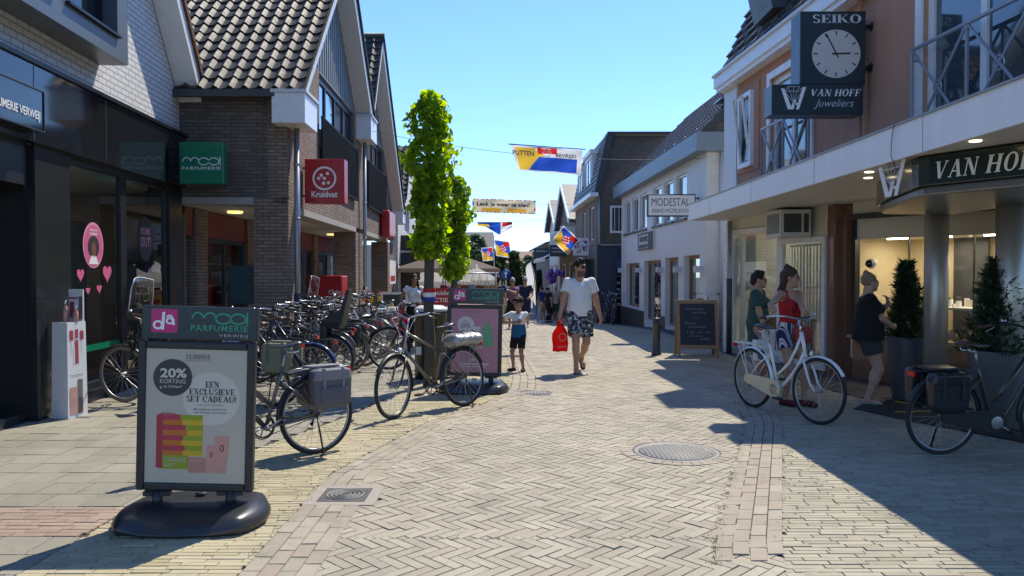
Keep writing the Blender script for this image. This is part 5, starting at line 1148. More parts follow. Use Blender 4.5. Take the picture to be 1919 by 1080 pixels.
    if case is not None:
        vs = []
        for i in range(11): an = pi / 2 + pi * i / 10; vs.append((0 + .055 * cos(an) - .01, -.055, .35 + .055 * sin(an)))
        for i in range(15): an = -pi / 2 + pi * i / 14; vs.append((BB.x + .105 * cos(an), -.055, BB.z + .105 * sin(an)))
        q.prism(vs, (0, -.022, 0), case); q.lathe([(.06, -.083), (.055, -.079)], MAT['alu'], (BB.x, 0, BB.z), 18, 'y'); q.build('chain_case', t, bevel=.006)
    else:
        q.ring((BB.x, -.05, BB.z), .088, .008, MAT['black_metal'], 'y', 28, 5, .6); q.ring((BB.x, -.058, BB.z), .103, .006, MAT['black_plastic'], 'y', 28, 5, .6)
        for s in (1, -1): q.tube([(BB.x, -.05, BB.z + s * .088), (0, -.05, .35 + s * .035)], .004, MAT['black_metal'], 5)
        for i in range(5): an = 2 * pi * i / 5; q.tube([(BB.x, -.05, BB.z), (BB.x + .088 * cos(an), -.05, BB.z + .088 * sin(an))], .007, MAT['alu'], 5)
        q.ring((0, -.048, .35), .035, .012, MAT['black_metal'], 'y', 16, 6); q.tube([(.03, -.06, .27), (.02, -.06, .24), (0, -.06, .33)], .012, MAT['black_metal'], 6); q.build('chainring', t)
    if stand:
        q = MB(); q.tube([(.03, .07, .34), (.02, .16, .02 - lean * .1)], .009, MAT['black_metal'], 6); q.tube([(.02, .16, .02 - lean * .1), (.06, .17, .012 - lean * .1)], .011, MAT['black_metal'], 6); q.build('kickstand', t)
    q = MB(); q.ring((.16, 0, .64), .05, .012, MAT['black_plastic'], 'x' if False else 'y', 18, 6); q.build('ring_lock', t)
    if bags:
        bm, fm, sm_ = bags
        for s in (-1, 1):
            q = MB(); softbox(q, (-.07, s * .145, .585), .185, .064, .175, bm, .05); bo = q.build('pannier', t)
            q = MB(); softbox(q, (-.07, s * .147, .705), .182, .07, .055, fm, -.06); q.build('flap', bo)
            for dx in (-.09, .09): q = MB(); q.box(-.07 + dx - .012, -.07 + dx + .012, s * .145 - .075, s * .145 + .075, .53, .766, sm_); q.build('strap', bo, bevel=.004)
            if bm is M_canvas_grey: q = MB(); softbox(q, (-.07, s * .20, .53), .13, .022, .075, M_canvas_grey, .05); q.build('pocket', bo)
        q = MB(); softbox(q, (-.06, 0, .772), .15, .1, .014, fm); q.build('bag_bridge', t)
    if seat:
        q = MB(); sh = [(-.0, .80), (-.03, .98), (-.08, 1.22), (-.10, 1.30)]
        q.hexa([(-.17, -.15, .80), (.13, -.13, .82), (.13, .13, .82), (-.17, .15, .80), (-.18, -.16, .90), (.12, -.15, .88), (.12, .15, .88), (-.18, .16, .90)], seat)
        q.hexa([(-.20, -.16, .85), (-.13, -.16, .85), (-.13, .16, .85), (-.20, .16, .85), (-.30, -.10, 1.36), (-.25, -.10, 1.36), (-.25, .10, 1.36), (-.30, .10, 1.36)], seat)
        for s in (-1, 1): q.hexa([(-.16, s * .14, .88), (.10, s * .14, .86), (.10, s * .165, .86), (-.16, s * .165, .88), (-.20, s * .14, 1.08), (.0, s * .14, .98), (.0, s * .165, .98), (-.20, s * .165, 1.08)], seat); q.box(.02, .10, s * .15 - .03, s * .15 + .03, .50, .86, seat)
        q.build('child_seat', t, bevel=.02)
    if screen:
        q = MB(Ms); n = 10; vs = []
        for j in range(5):
            for i in range(n + 1):
                aa = lerp(-1, 1, i / n); w = .2 - .03 * (j / 4) ** 3; vs.append((top.x + .10 - .07 * aa * aa - .03 * j / 4 * 2, w * aa, top.z + .05 + .42 * j / 4 - (.04 * aa * aa if j == 4 else 0)))
        q.add(vs, [(j * (n + 1) + i, j * (n + 1) + i + 1, (j + 1) * (n + 1) + i + 1, (j + 1) * (n + 1) + i) for j in range(4) for i in range(n)], M_wind, True); so = q.build('windscreen', t); sl = so.modifiers.new('s', 'SOLIDIFY'); sl.thickness = .004
        q = MB(Ms); edge = [vs[j * (n + 1)] for j in range(5)] + vs[4 * (n + 1):5 * (n + 1)] + [vs[j * (n + 1) + n] for j in (3, 2, 1, 0)]; q.tube(edge, .006, MAT['grey_white'], 6); q.build('rim_edge', so)
        q = MB(Ms); q.hexa([(top.x - .05, -.12, top.z - .06), (top.x + .13, -.15, top.z - .06), (top.x + .13, .15, top.z - .06), (top.x - .05, .12, top.z - .06), (top.x - .08, -.15, top.z + .10), (top.x + .1, -.19, top.z + .07), (top.x + .1, .19, top.z + .07), (top.x - .08, .15, top.z + .10)], MAT['black_plastic']); q.build('child_seat', t, bevel=.02)
    if crate:
        q = MB(Ms); z0 = top.z - .22; x0, x1 = H0.x + .10, H0.x + .42
        q.box(x0, x1, -.19, .19, z0, z0 + .015, crate)
        for z in (.05, .12, .19): 
            for s in (-1, 1): q.box(x0, x1, s * .19 - .006, s * .19 + .006, z0 + z - .022, z0 + z + .022, crate)
            for x in (x0, x1): q.box(x - .006, x + .006, -.184, .184, z0 + z - .022, z0 + z + .022, crate)
        for x in (x0, x1):
            for s in (-1, 1): q.box(x - .012, x + .012, s * .18 - .012, s * .18 + .012, z0, z0 + .22, crate)
        q.build('crate', t)
    if roll:
        q = MB(); pts = [(-.30 + .04 * i, .0, .80 + .006 * sin(i * 2.1)) for i in range(13)]; rs = [.03] + [.075 + .018 * sin(i * 2.7) for i in range(11)] + [.03]; q.tube(pts, rs, pbr('silver rain cover', (.36, .37, .38), .35, metal=.4, var=.2, vs=12, bump=.6, bs=22), 12, flat=1.7); ro = q.build('rain_cover', t)
        q = MB()
        for x in (-.18, -.02): q.ring((x, 0, .80), .11, .005, MAT['black_plastic'], 'y', 20, 5); 
        q.tube([(-.18, .11, .8), (-.18, 0, .9), (-.18, -.11, .8)], .006, MAT['black_plastic'], 5); q.tube([(-.02, .11, .8), (-.02, 0, .9), (-.02, -.11, .8)], .006, MAT['black_plastic'], 5); q.build('bungee_cord', ro)
    return t
def heading(a, b): return atan2(b[1] - a[1], b[0] - a[0])
# the large ones
bicycle('grey ladies bicycle with grey double panniers behind the front advertising stand', (-1.73, 6.86, 0), radians(220), 'mixte', P_grey, .15, .05, bags=(M_canvas_grey, M_canvas_light, M_canvas_light), racks=MAT['alu'], fend=MAT['black_plastic'], handle='trek')
a, b = at(872, 762), at(752, 784)
bicycle('gunmetal gents trekking bicycle with a silver rain cover roll before the pink poster stand', a, heading(a, b), 'trek', P_gun, .30, .10, saddle=M_blackl, fend=MAT['black_plastic'], handle='trek', roll=True, racks=MAT['alu'])
a, b = at(1410, 764), at(1517, 792)
WB = bicycle('white step-through bicycle held by the woman in the red top', a, heading(a, b), 'step', P_white, .14, .0, case=pbr('cream chain case', (.62, .55, .38), .45), stand=False, racks=P_white, saddle=M_blackl, handle='city', barw=1.22)
bicycle('dark bronze step-through bicycle with black double panniers by the planter', (3.80, 6.83, 0), radians(8), 'deep', P_olive, .0, .06, saddle=M_brownl, bags=(M_black_bag, M_black_bag, MAT['black_plastic']), case=MAT['black_plastic'], fend=MAT['black_plastic'], handle='city')
bicycle('bicycle with a clear windscreen and child seat on its handlebar by the shop window', (-3.85, 9.05, 0), radians(152), 'deep', P_black, .25, .05, tyre=M_tan, screen=True, saddle=M_brownl)
# the row in front of the arcade
row = [
 ('dark bicycle with olive green canvas panniers, first in the parked row', (-2.85, 9.3), 172, dict(style='mixte', col=P_black, bags=(M_canvas_green, M_canvas_green, M_canvas_grey), saddle=M_brownl)),
 ('bicycle with a navy blue rear mudguard and glossy black saddle in the parked row', (-2.55, 9.75), 168, dict(style='mixte', col=P_black, fend=P_blue, saddle=M_blackl, steer=.3)),
 ('black gents bicycle with brown saddle in the parked row', (-2.95, 10.45), 175, dict(style='trek', col=P_black, saddle=M_brownl, handle='straight')),
 ('bicycle with a tall black child seat behind its saddle in the parked row', (-2.62, 11.1), 176, dict(style='deep', col=P_navy, seat=MAT['black_plastic'])),
 ('grey gents bicycle with black grips next to the child seat bicycle', (-2.72, 11.8), 171, dict(style='trek', col=P_grey, tyre=M_tan)),
 ('black bicycle with black bag on its rack in the middle of the row', (-2.66, 12.5), 174, dict(style='step', col=P_black, tyre=M_tan, bags=(M_black_bag, M_black_bag, MAT['black_plastic']))),
 ('silver mixte bicycle with brown saddle in the parked row', (-2.55, 13.2), 170, dict(style='mixte', col=P_silver, tyre=M_tan, saddle=M_brownl)),
 ('black step-through bicycle with a small windscreen against the row', (-2.75, 13.75), 177, dict(style='deep', col=P_black, screen=True)),
 ('grey step-through bicycle with tan tyres near the end of the row', (-2.5, 14.3), 172, dict(style='step', col=P_grey, tyre=M_tan)),
 ('silver bicycle with a black crate on its front carrier in the row', (-2.62, 14.9), 174, dict(style='trek', col=P_silver, crate=MAT['black_plastic'])),
 ('white bicycle with a silver rear mudguard near the end of the row', (-2.45, 15.5), 169, dict(style='step', col=P_white, tyre=M_tan, racks=MAT['alu'], fend=MAT['alu'])),
 ('dark blue bicycle, second last of the row before the shopping baskets', (-2.55, 16.1), 175, dict(style='mixte', col=P_navy)),
 ('white bicycle with white mudguards, last of the row by the baskets', (-2.42, 16.75), 171, dict(style='step', col=P_white, fend=P_white)),
]
for lb, (x, y), hd, kw in row: bicycle(lb, (x, y, 0), radians(hd), steer=kw.pop('steer', RNG.uniform(-.25, .25)), lean=RNG.uniform(.02, .09), group='bicycles parked in a row before the arcade', **kw)
# the second row behind, front wheels to the wall
for lb, (x, y), hd, kw in [
 ('black bicycle leaning close to the pier with the downpipe', (-3.6, 12.0), 40, dict(style='trek', col=P_black)),
 ('grey bicycle half hidden behind the parked row', (-3.95, 14.1), 30, dict(style='mixte', col=P_grey)),
 ('silver bicycle half hidden under the arcade edge', (-3.9, 15.3), 35, dict(style='step', col=P_silver)),
 ('black bicycle parked behind the white ones under the arcade', (-3.9, 16.6), 28, dict(style='step', col=P_black)),
 ('black bicycle beside the round litter bin and first tree', (-.95, 12.6), 172, dict(style='trek', col=P_black, handle='straight')),
 ('black bicycle parked before the navy shoe shop', (3.75, 28.6), 100, dict(style='trek', col=P_black)),
 ('dark bicycle parked beside the clothes rack', (3.55, 27.2), 80, dict(style='step', col=P_black)),
 ('bicycle leaning by the corner of the white fashion shop', (4.15, 17.4), 60, dict(style='trek', col=P_silver)),
 ('black bicycle parked under the long awning', (2.0, 33.0), 60, dict(style='step', col=P_black)),
 ('dark grey bicycle parked farther under the long awning', (1.85, 35.2), 70, dict(style='mixte', col=P_grey)),
]: bicycle(lb, (x, y, ZG(y)), radians(hd), steer=RNG.uniform(-.3, .3), lean=RNG.uniform(.02, .08), **kw)
PUSHED = bicycle('black bicycle with a crate pushed by the grey haired woman', (-.30, 22.6, ZG(22.6)), radians(-96), 'step', P_black, -.05, .0, stand=False, crate=MAT['card'])
# ================================================================== signs and stands
M_magenta = pbr('magenta', (.52, .015, .16), .35, var=.03); M_gtxt = pbr('green letters', (.03, .30, .17), .45, var=.03); M_wtxt = MAT['white_sign']; M_gtext2 = pbr('grey letters', (.45, .46, .46), .5)
M_poster = pbr('cream poster', (.46, .41, .33), .30, var=.03, vs=3, coat=.3); M_poster2 = pbr('pale circle', (.56, .51, .43), .4, var=.02); M_ink = pbr('dark print', (.035, .035, .032), .5); M_ink2 = pbr('grey print', (.17, .16, .15), .5)
M_pred = pbr('print red', (.42, .03, .06), .5); M_porg = pbr('print orange', (.50, .14, .01), .5); M_pgrn = pbr('print green', (.26, .30, .01), .5); M_pyel = pbr('print yellow', (.55, .36, .01), .5); M_ppk = pbr('print salmon', (.55, .26, .20), .5); M_ppk2 = pbr('print salmon dark', (.46, .20, .155), .5)
M_pinkpost = pbr('pink poster', (.42, .19, .25), .3, var=.04, vs=3, coat=.3); M_palepost = pbr('pale print', (.58, .52, .52), .5); M_gbag = pbr('mint print', (.12, .33, .17), .5)
def mooi(pl, mb, x0, y0, x1, y1, m, d, w=None):
    W_, H_ = x1 - x0, y1 - y0; w = w or H_ * .13; r = W_ * .115; ro = W_ * .145
    pl.arc(mb, x0 + r, y0 + H_ * .42, r, H_ * .55, .15, pi - .05, w, d, m, 12); pl.arc(mb, x0 + 2.85 * r, y0 + H_ * .42, r, H_ * .55, .1, pi - .15, w, d, m, 12)
    pl.arc(mb, x0 + W_ * .56, y0 + H_ * .46, ro, H_ * .46, 0, 2 * pi, w, d, m, 24); pl.arc(mb, x0 + W_ * .825, y0 + H_ * .46, ro, H_ * .46, 0, 2 * pi, w, d, m, 24)
    pl.rect(mb, x1 - w, y0, x1, y1, d, m)
def rrect(x0, y0, x1, y1, r, n=5):
    pts = []
    for cx, cy, a in ((x1 - r, y0 + r, -pi / 2), (x1 - r, y1 - r, 0), (x0 + r, y1 - r, pi / 2), (x0 + r, y0 + r, pi)):
        for i in range(n + 1): b = a + pi / 2 * i / n; pts.append((cx + r * cos(b), cy + r * sin(b)))
    return pts
def da_logo(pl, mb, x0, y0, x1, y1, d):
    pl.poly(mb, rrect(x0, y0, x1, y1, (x1 - x0) * .08), d, M_magenta); W_, H_ = x1 - x0, y1 - y0
    P = lambda a, b: (x0 + a * W_, y0 + b * H_)
    c = P(.26, .32); pl.arc(mb, c[0], c[1], W_ * .20, H_ * .20, 0, 2 * pi, W_ * .085, d + .0015, M_wtxt, 24)
    pl.poly(mb, [P(.38, .12), P(.49, .12), P(.53, .88), P(.42, .86)], d + .0018, M_wtxt)
    c = P(.70, .50); pl.arc(mb, c[0], c[1], W_ * .15, H_ * .15, 0, 2 * pi, W_ * .07, d + .0015, M_wtxt, 20); pl.poly(mb, [P(.80, .32), P(.92, .34), P(.90, .40), P(.88, .60), P(.80, .62)], d + .0018, M_wtxt)
    pl.arc(mb, P(.70, .6)[0], P(.70, .6)[1], W_ * .15, H_ * .16, .2, pi - .4, W_ * .07, d + .0016, M_wtxt, 12)
def stand(label, loc, rotz, poster_fn, roll=0.0, dim=1.0):
    t = thing('advertising_stand', label, 'advertising stand', loc, rotz, 'wheeled poster stands of the perfume shop'); t.rotation_euler = (0, 0, rotz)
    RM = Matrix.Rotation(roll, 4, 'Y')
    w, z0, z1, zh = .372, .205, 1.17, 1.395
    m = MB(RM)
    for x0, x1, a, b in ((-w, -w + .052, z0, z1), (w - .052, w, z0, z1)): m.box(x0, x1, -.03, .03, a, b, MAT['black_plastic'])
    m.box(-w + .052, w - .052, -.03, .03, z0, z0 + .052, MAT['black_plastic']); m.box(-w + .052, w - .052, -.03, .03, z1 - .05, z1, MAT['black_plastic']); m.box(-w + .05, w - .05, -.012, .012, z0 + .05, z1 - .048, MAT['dark_grey']); m.build('frame', t, bevel=.012, seg=3)
    pl = Plane2(RM @ Vector((0, -.0125, 0)), RM @ Vector((1, 0, 0)), RM @ Vector((0, 0, 1)))
    m = MB(); pl.slab(m, -w + .05, z0 + .05, w - .05, z1 - .048, .0005, .004, M_poster if poster_fn is poster_a else M_pinkpost); poster_fn(pl, m, .0052); m.build('poster', t)
    m = MB(RM); m.box(-w + .018, w + .012, -.026, .026, z1 + .012, zh, MAT['sign_dark']); m.build('header', t, bevel=.006)
    pl = Plane2(RM @ Vector((0, -.0262, 0)), RM @ Vector((1, 0, 0)), RM @ Vector((0, 0, 1))); m = MB()
    k = .003434; X = lambda cx: (190 + cx / 2.078 - 361) * k; Zz = lambda cy: 1.395 - (cy - 30) / 2.078 * k
    da_logo(pl, m, X(180), Zz(133), X(280), Zz(42), .001); mooi(pl, m, X(333), Zz(97), X(551), Zz(48), M_gtxt, .001); pl.text(m, 'PARFUMERIE', X(331), Zz(124), X(550), Zz(100), .001, M_gtxt, .012, space=1.15); pl.text(m, 'VERWEIJ', X(440), Zz(148), X(550), Zz(134), .001, M_gtext2, .0, space=1.2)
    m.build('header_lettering', t)
    for sx in (-.235, .235):
        m = MB(); m.tube([(sx, 0, .09), (sx, 0, z0)], .034, MAT['black_plastic'], 12); m.box(sx - .085, sx + .085, -.022, .022, z0 - .03, z0 - .002, MAT['black_plastic']); m.lathe([(.06, .085), (.055, .10), (.038, .11)], MAT['black_plastic'], (sx, 0, 0), 14)
        m.build('leg', t)
    # moulded base: a lofted rounded slab with a lower middle
    m = MB(); nx, ny = 30, 16; hx, hy = .475, .32; vs = []
    def top(u, v):
        e = max(abs(u) ** 3.2, abs(v) ** 3.2); z = .138 - .05 * (max(0, -v) ** 1.5) * (1 - abs(u) ** 4) - .03 * max(0, 1 - (abs(u) / .62) ** 4) * (v < .2) * max(0, (.2 - v)) ; return max(.03, z * (1 - .55 * e ** 3))
    def xy(u, v): k = 1 - .17 * (abs(u * v)) ** 1.6; kk = 1 - .06 * abs(v) ** 2 * (v < 0); return hx * u * k * kk, hy * v * k + (.035 * (1 - u * u) * (v > 0) * v) 
    for j in range(ny + 1):
        for i in range(nx + 1):
            u, v = -1 + 2 * i / nx, -1 + 2 * j / ny; x, y = xy(u, v); vs.append((x, y - .02, top(u, v)))
    fs = [(j * (nx + 1) + i, j * (nx + 1) + i + 1, (j + 1) * (nx + 1) + i + 1, (j + 1) * (nx + 1) + i) for j in range(ny) for i in range(nx)]
    rim = [i for i in range(nx + 1)] + [(j + 1) * (nx + 1) - 1 for j in range(1, ny + 1)] + [ny * (nx + 1) + i for i in range(nx - 1, -1, -1)] + [j * (nx + 1) for j in range(ny - 1, 0, -1)]
    n0 = len(vs); R = len(rim)
    for q in rim: x, y, z = vs[q]; vs.append((x * 1.015, y * 1.015, z * .75))
    for q in rim: x, y, z = vs[q]; vs.append((x * .985, y * .985, .012))
    for a in range(R): b = (a + 1) % R; fs += [(rim[b], rim[a], n0 + a, n0 + b), (n0 + b, n0 + a, n0 + R + a, n0 + R + b)]
    m.add(vs, fs, M_base, True); bo = m.build('base', t)
    m = MB(); m.lathe([(.035, .150), (.035, .158), (.025, .160), (.0, .160)], MAT['black_plastic'], (0, .12, 0), 16); m.build('cap', bo)
    return t
M_base = pbr('moulded black base', (.02, .022, .025), .34, var=.2, vs=15, rvar=.08, spec=.6)
def poster_a(pl, m, d):
    k = .003434; X = lambda cx: (190 + cx / 2.078 - 361) * k; Z = lambda cy: 1.62 - (560 + cy / 2.078 - 510) * k
    T = lambda s, x0, y0, x1, y1, mt, b=0.0, serif=False: pl.text(m, s, X(x0), Z(y1), X(x1), Z(y0), d + .003, mt, b, serif=serif)
    T('CLINIQUE', 314, 219, 408, 240, M_ink2, serif=True); pl.rect(m, X(314), Z(243.5), X(408), Z(242), d + .003, M_ink2)
    pl.disc(m, X(415), Z(390), 53 * k, 50 * k, d, M_poster2, 40); pl.disc(m, X(264), Z(310), 36 * k, 34.5 * k, d + .0015, M_ink, 40)
    T('20%', 216, 274, 318, 311, M_poster2, .03); T('KORTING', 216, 316, 314, 333, M_poster2); T('op Clinique*', 228, 339, 302, 352, M_poster2, .01); T(',', 216, 345, 222, 356, M_poster2, .02)
    T('EEN', 391, 322, 443, 346, M_ink, serif=True); T('EXCLUSIEVE', 329, 351, 503, 375, M_ink, serif=True); T('SET CADEAU!', 319, 379, 509, 403, M_ink, serif=True)
    T('incl. 3 luxe miniaturen', 365, 411, 462, 417, M_ink2); T('Bij aankoop vanaf € 50,-', 347, 427, 478, 437, M_ink2, .01); T('aan Clinique producten', 350, 440, 475, 449, M_ink2, .01)
    pl.poly(m, [(X(205), Z(458)), (X(205), Z(662)), (X(230), Z(666)), (X(230), Z(452))], d, pbr('print dark red', (.36, .025, .05), .5))
    pl.poly(m, [(X(205), Z(458)), (X(230), Z(452)), (X(298), Z(456)), (X(260), Z(449)), (X(230), Z(447))], d + .0004, M_pred)
    e = [298, 304, 317, 325, 308, 303, 316, 309, 312]
    for i in range(8):
        y0, y1 = 455 + i * 20, 475 + i * 20
        pl.rect(m, X(230), Z(y1), X(e[i]), Z(y0), d + .0008, M_pred if i % 2 == 0 else M_porg); pl.rect(m, X(e[i]), Z(y1), X(383), Z(y0), d + .0008, M_pgrn if i % 2 == 0 else M_pyel)
    pl.rect(m, X(230), Z(667), X(330), Z(613), d + .0012, M_pgrn); T('CLINIQUE', 240, 622, 320, 640, M_poster2, .0); T('GIFT', 240, 644, 278, 659, M_poster2, .0)
    pl.poly(m, rrect(X(330), Z(680), X(398), Z(620), .008), d + .001, M_ppk2); pl.rect(m, X(334), Z(634), X(394), Z(630), d + .0015, M_ppk)
    pl.poly(m, [(X(403), Z(680)), (X(430), Z(680)), (X(437), Z(573)), (X(398), Z(573))], d + .0013, M_ppk); pl.poly(m, [(X(437), Z(680)), (X(474), Z(680)), (X(487), Z(535)), (X(431), Z(535))], d + .0016, M_ppk)
    pl.rect(m, X(440), Z(632), X(473), Z(630), d + .002, M_ppk2)
    for x, y, s in ((419, 608, 6), (459, 582, 9)): pl.arc(m, X(x), Z(y), s * k * .45, s * k * .8, 0, 2 * pi, s * k * .2, d + .002, M_ink, 12)
    for y in (702, 709): pl.rect(m, X(250), Z(y + 1.2), X(440), Z(y), d + .001, M_poster2)
def poster_b(pl, m, d):
    pl.text(m, 'SHISEIDO', -.13, 1.06, .10, 1.085, d, pbr('mauve print', (.30, .10, .16), .5), serif=True) if False else pl.text(m, 'CLINIQUE', -.13, 1.055, .10, 1.08, d, pbr('mauve print', (.33, .11, .17), .5), serif=True)
    pl.disc(m, -.12, .90, .115, .115, d, M_palepost, 36); pl.text(m, 'Nu', -.15, .94, -.09, .965, d + .0015, M_ink2, .01); pl.text(m, '20%', -.19, .86, -.06, .92, d + .0015, M_ink2, .02)
    pl.poly(m, [(.10, .60), (.26, .62), (.24, .84), (.17, .95), (.10, .82)], d, M_gbag); pl.poly(m, rrect(-.06, .58, .12, .82, .03), d + .0015, pbr('print stone', (.36, .33, .28), .5)); pl.poly(m, rrect(-.03, .80, .08, .88, .02), d + .001, M_palepost)
    pl.rect(m, -.2, .36, .2, .38, d, M_palepost); pl.rect(m, -.16, .33, .16, .342, d, M_palepost)
stand('black poster stand with a cream gift offer poster on a big moulded foot', (-2.055, 4.975, 0), radians(1.5), poster_a, radians(1.7))
g = G(884, 737)
stand('black poster stand with a pink poster between gunmetal bicycle and litter bin', (g.x + .02, g.y + .12, 0), radians(-3), poster_b, radians(1.0))

# hanging signs -------------------------------------------------------
def boxsign(name, label, px0, py0, px1, py1, Y, th, m, draw, cat='sign', skew=0.0, bracket=None, bevel=.012, face=None):
    """a light box facing up the street, its front face at depth Y"""
    a, b = D(px0, py1, Y), D(px1, py0, Y); t = thing(name, label, cat, ((a.x + b.x) / 2, Y, a.z))
    w, h = (b.x - a.x) / 2, b.z - a.z; m_ = MB(); m_.box(-w, w, 0, th, 0, h, m); m_.build('panel', t, bevel=bevel)
    pl = Plane2((0, -.001, 0), (1, 0, 0), (0, 0, 1)); m_ = MB(); draw(pl, m_, w, h); m_.build('lettering', t)
    if bracket:
        s, ln, mt = bracket
        for z in (h * .18, h * .82): m_ = MB(); m_.tube([(s * w, th / 2, z), (s * (w + ln), th / 2, z)], .018, mt, 8, sm=False); m_.lathe([(.04, -.01), (.04, .01)], mt, (s * (w + ln), th / 2, z), 10, 'x'); m_.build('bracket', t)
    return t
def dr_mooi(pl, m, w, h):
    u = 2 * w / 82; mooi(pl, m, -w + 6 * u, h * .44, w - 5 * u, h * .645, M_wtxt, .0, h * .022); pl.text(m, 'PARFUMERIE', -w + 5 * u, h * .335, w - 5 * u, h * .41, 0, M_wtxt, .01, space=1.15)
boxsign('projecting_sign', 'green square projecting shop sign with white looped lettering before the dark brick wall', 336, 265, 418, 344, 12.1, .16, MAT['green_sign'], dr_mooi, bracket=(-1, .12, MAT['black_metal']))
def dr_kv(pl, m, w, h):
    c = h * .56; pl.arc(m, 0, c, h * .27, h * .27, 0, 2 * pi, h * .045, 0, M_wtxt, 36)
    for x, y in ((-.07, .07), (.07, .11), (-.13, -.0), (.0, -.0), (.09, -.10), (-.02, -.11)): pl.disc(m, x * h, c + y * h, h * .038, h * .038, 0, M_wtxt, 14)
    pl.text(m, 'Kruidvat', -w * .66, h * .13, w * .66, h * .27, 0, M_wtxt, .03)
boxsign('projecting_sign', 'red square projecting sign with a ring of white dots on the brick arcade', 571, 297, 645, 380, 13.75, .30, MAT['red'], dr_kv, bracket=(-1, .12, MAT['red']))
t = thing('wall_sign', 'red and white rounded light box fixed on the second gable above the arcade', 'sign', K.p(24.6, 2.75, 0))
m_ = MB(); K.box(m_, 23.9, 25.5, 2.72, 3.55, .02, .30, MAT['red']); m_.build('panel', t, world=True, bevel=.06, seg=4)
m_ = MB(); pl = K.plane(24.7, 0, .302); pl.poly(m_, rrect(-.78, 2.76, .78, 3.5, .1), 0, M_wtxt); pl.rect(m_, -.6, 2.84, .6, 3.02, .002, MAT['red']); m_.build('face', t, world=True)
def dr_mod(pl, m, w, h):
    pl.poly(m, rrect(-w + .03, .03, w - .03, h - .03, .01), .0, M_wtxt); pl.text(m, 'MODESTAL', -w * .82, h * .47, w * .74, h * .82, .0015, MAT['dark_grey'], 0.0); pl.text(m, 'ANNO MCMLXXVIII', -w * .82, h * .17, w * .74, h * .35, .0015, MAT['dark_grey'], 0.0)
boxsign('projecting_sign', 'white rectangular projecting sign with dark capitals on the white fashion shop', 1213, 363, 1304, 405, 18.9, .14, MAT['dark_grey'], dr_mod, bracket=(1, .08, MAT['dark_grey']))
# clock
Yc = 10.0
def dr_clock(pl, m, w, h):
    pl.text(m, 'SEIKO', -w * .62, h * .835, w * .85, h * .955, 0, MAT['grey_white'], serif=True); c = h * .415; R = w * .74; cx = w * .10
    pl.disc(m, cx, c, R, R * .99, .001, pbr('clock dial', (.60, .54, .50), .35, var=.05, vs=3), 48)
    for k in range(12):
        a = k * pi / 6; pl.line(m, [(cx + R * .76 * sin(a), c + R * .76 * cos(a)), (cx + R * .93 * sin(a), c + R * .93 * cos(a))], R * .055, .003, M_ink)
    def hand(a, r, wd): pl.line(m, [(cx - R * .18 * sin(a), c - R * .18 * cos(a)), (cx + r * sin(a), c + r * cos(a))], wd, .005, M_ink)
    hand(radians(88), R * .58, R * .07); hand(radians(-27), R * .92, R * .055); pl.disc(m, cx, c, R * .06, R * .06, .007, M_ink)
t = boxsign('street_clock', 'dark square clock box with pale round dial projecting from the jeweller facade', 1499, 20, 1623, 157, Yc, .34, MAT['sign_dark'], dr_clock, 'clock', bevel=.008)
for z in (.25, .78): m_ = MB(); m_.tube([(.42, .15, z), (.58, .15, z)], .028, MAT['black_metal'], 8); m_.lathe([(.06, -.01), (.06, .02)], MAT['black_metal'], (.56, .15, z), 12, 'x'); m_.build('bracket', t)
def diamond_logo(pl, m, x0, y0, x1, y1, d, mt, gem):
    X = lambda a: lerp(x0, x1, a); Z = lambda b: lerp(y0, y1, b); w = (x1 - x0) * .09
    pl.poly(m, [(X(0), Z(.92)), (X(.13), Z(.92)), (X(.42), Z(.10)), (X(.36), Z(0)), (X(.28), Z(0))], d, mt); pl.poly(m, [(X(.86), Z(.98)), (X(1), Z(.98)), (X(.72), Z(0)), (X(.6), Z(0))], d, mt); pl.poly(m, [(X(.50), Z(.42)), (X(.62), Z(.42)), (X(.50), Z(0)), (X(.38), Z(0))], d + .001, mt); pl.poly(m, [(X(.52), Z(.28)), (X(.78), Z(.28)), (X(.76), Z(.20)), (X(.50), Z(.20))], d + .001, mt)
    g = [(.14, .80), (.3, 1.0), (.7, 1.0), (.86, .80), (.5, .30)]; P = [(X(a), Z(b)) for a, b in g]
    for a, b in ((0, 1), (1, 2), (2, 3), (3, 4), (4, 0), (0, 3)): pl.line(m, [P[a], P[b]], w * .22, d + .002, gem)
    for q in (.35, .5, .65): pl.line(m, [(X(q), Z(.8)), P[4]], w * .18, d + .002, gem); pl.line(m, [(X(q), Z(.8)), (X(.5 + (q - .5) * 1.5), Z(1))], w * .18, d + .002, gem)
def dr_vh(pl, m, w, h):
    diamond_logo(pl, m, -w * .80, h * .17, -w * .25, h * .92, 0, M_wtxt, MAT['grey_white']); pl.text(m, 'VAN HOFF', -w * .14, h * .60, w * .95, h * .84, 0, M_wtxt, shear=.22, serif=True, space=1.6)
    # script word
    pl.text(m, 'Juweliers', -w * .08, h * .18, w * .80, h * .50, 0, MAT['grey_white'], -.012, shear=.45)
boxsign('name_sign', 'dark jeweller name sign with a white diamond emblem, hanging under the street clock', 1446, 157, 1618, 214, Yc - .02, .30, MAT['sign_dark'], dr_vh, bevel=.006)
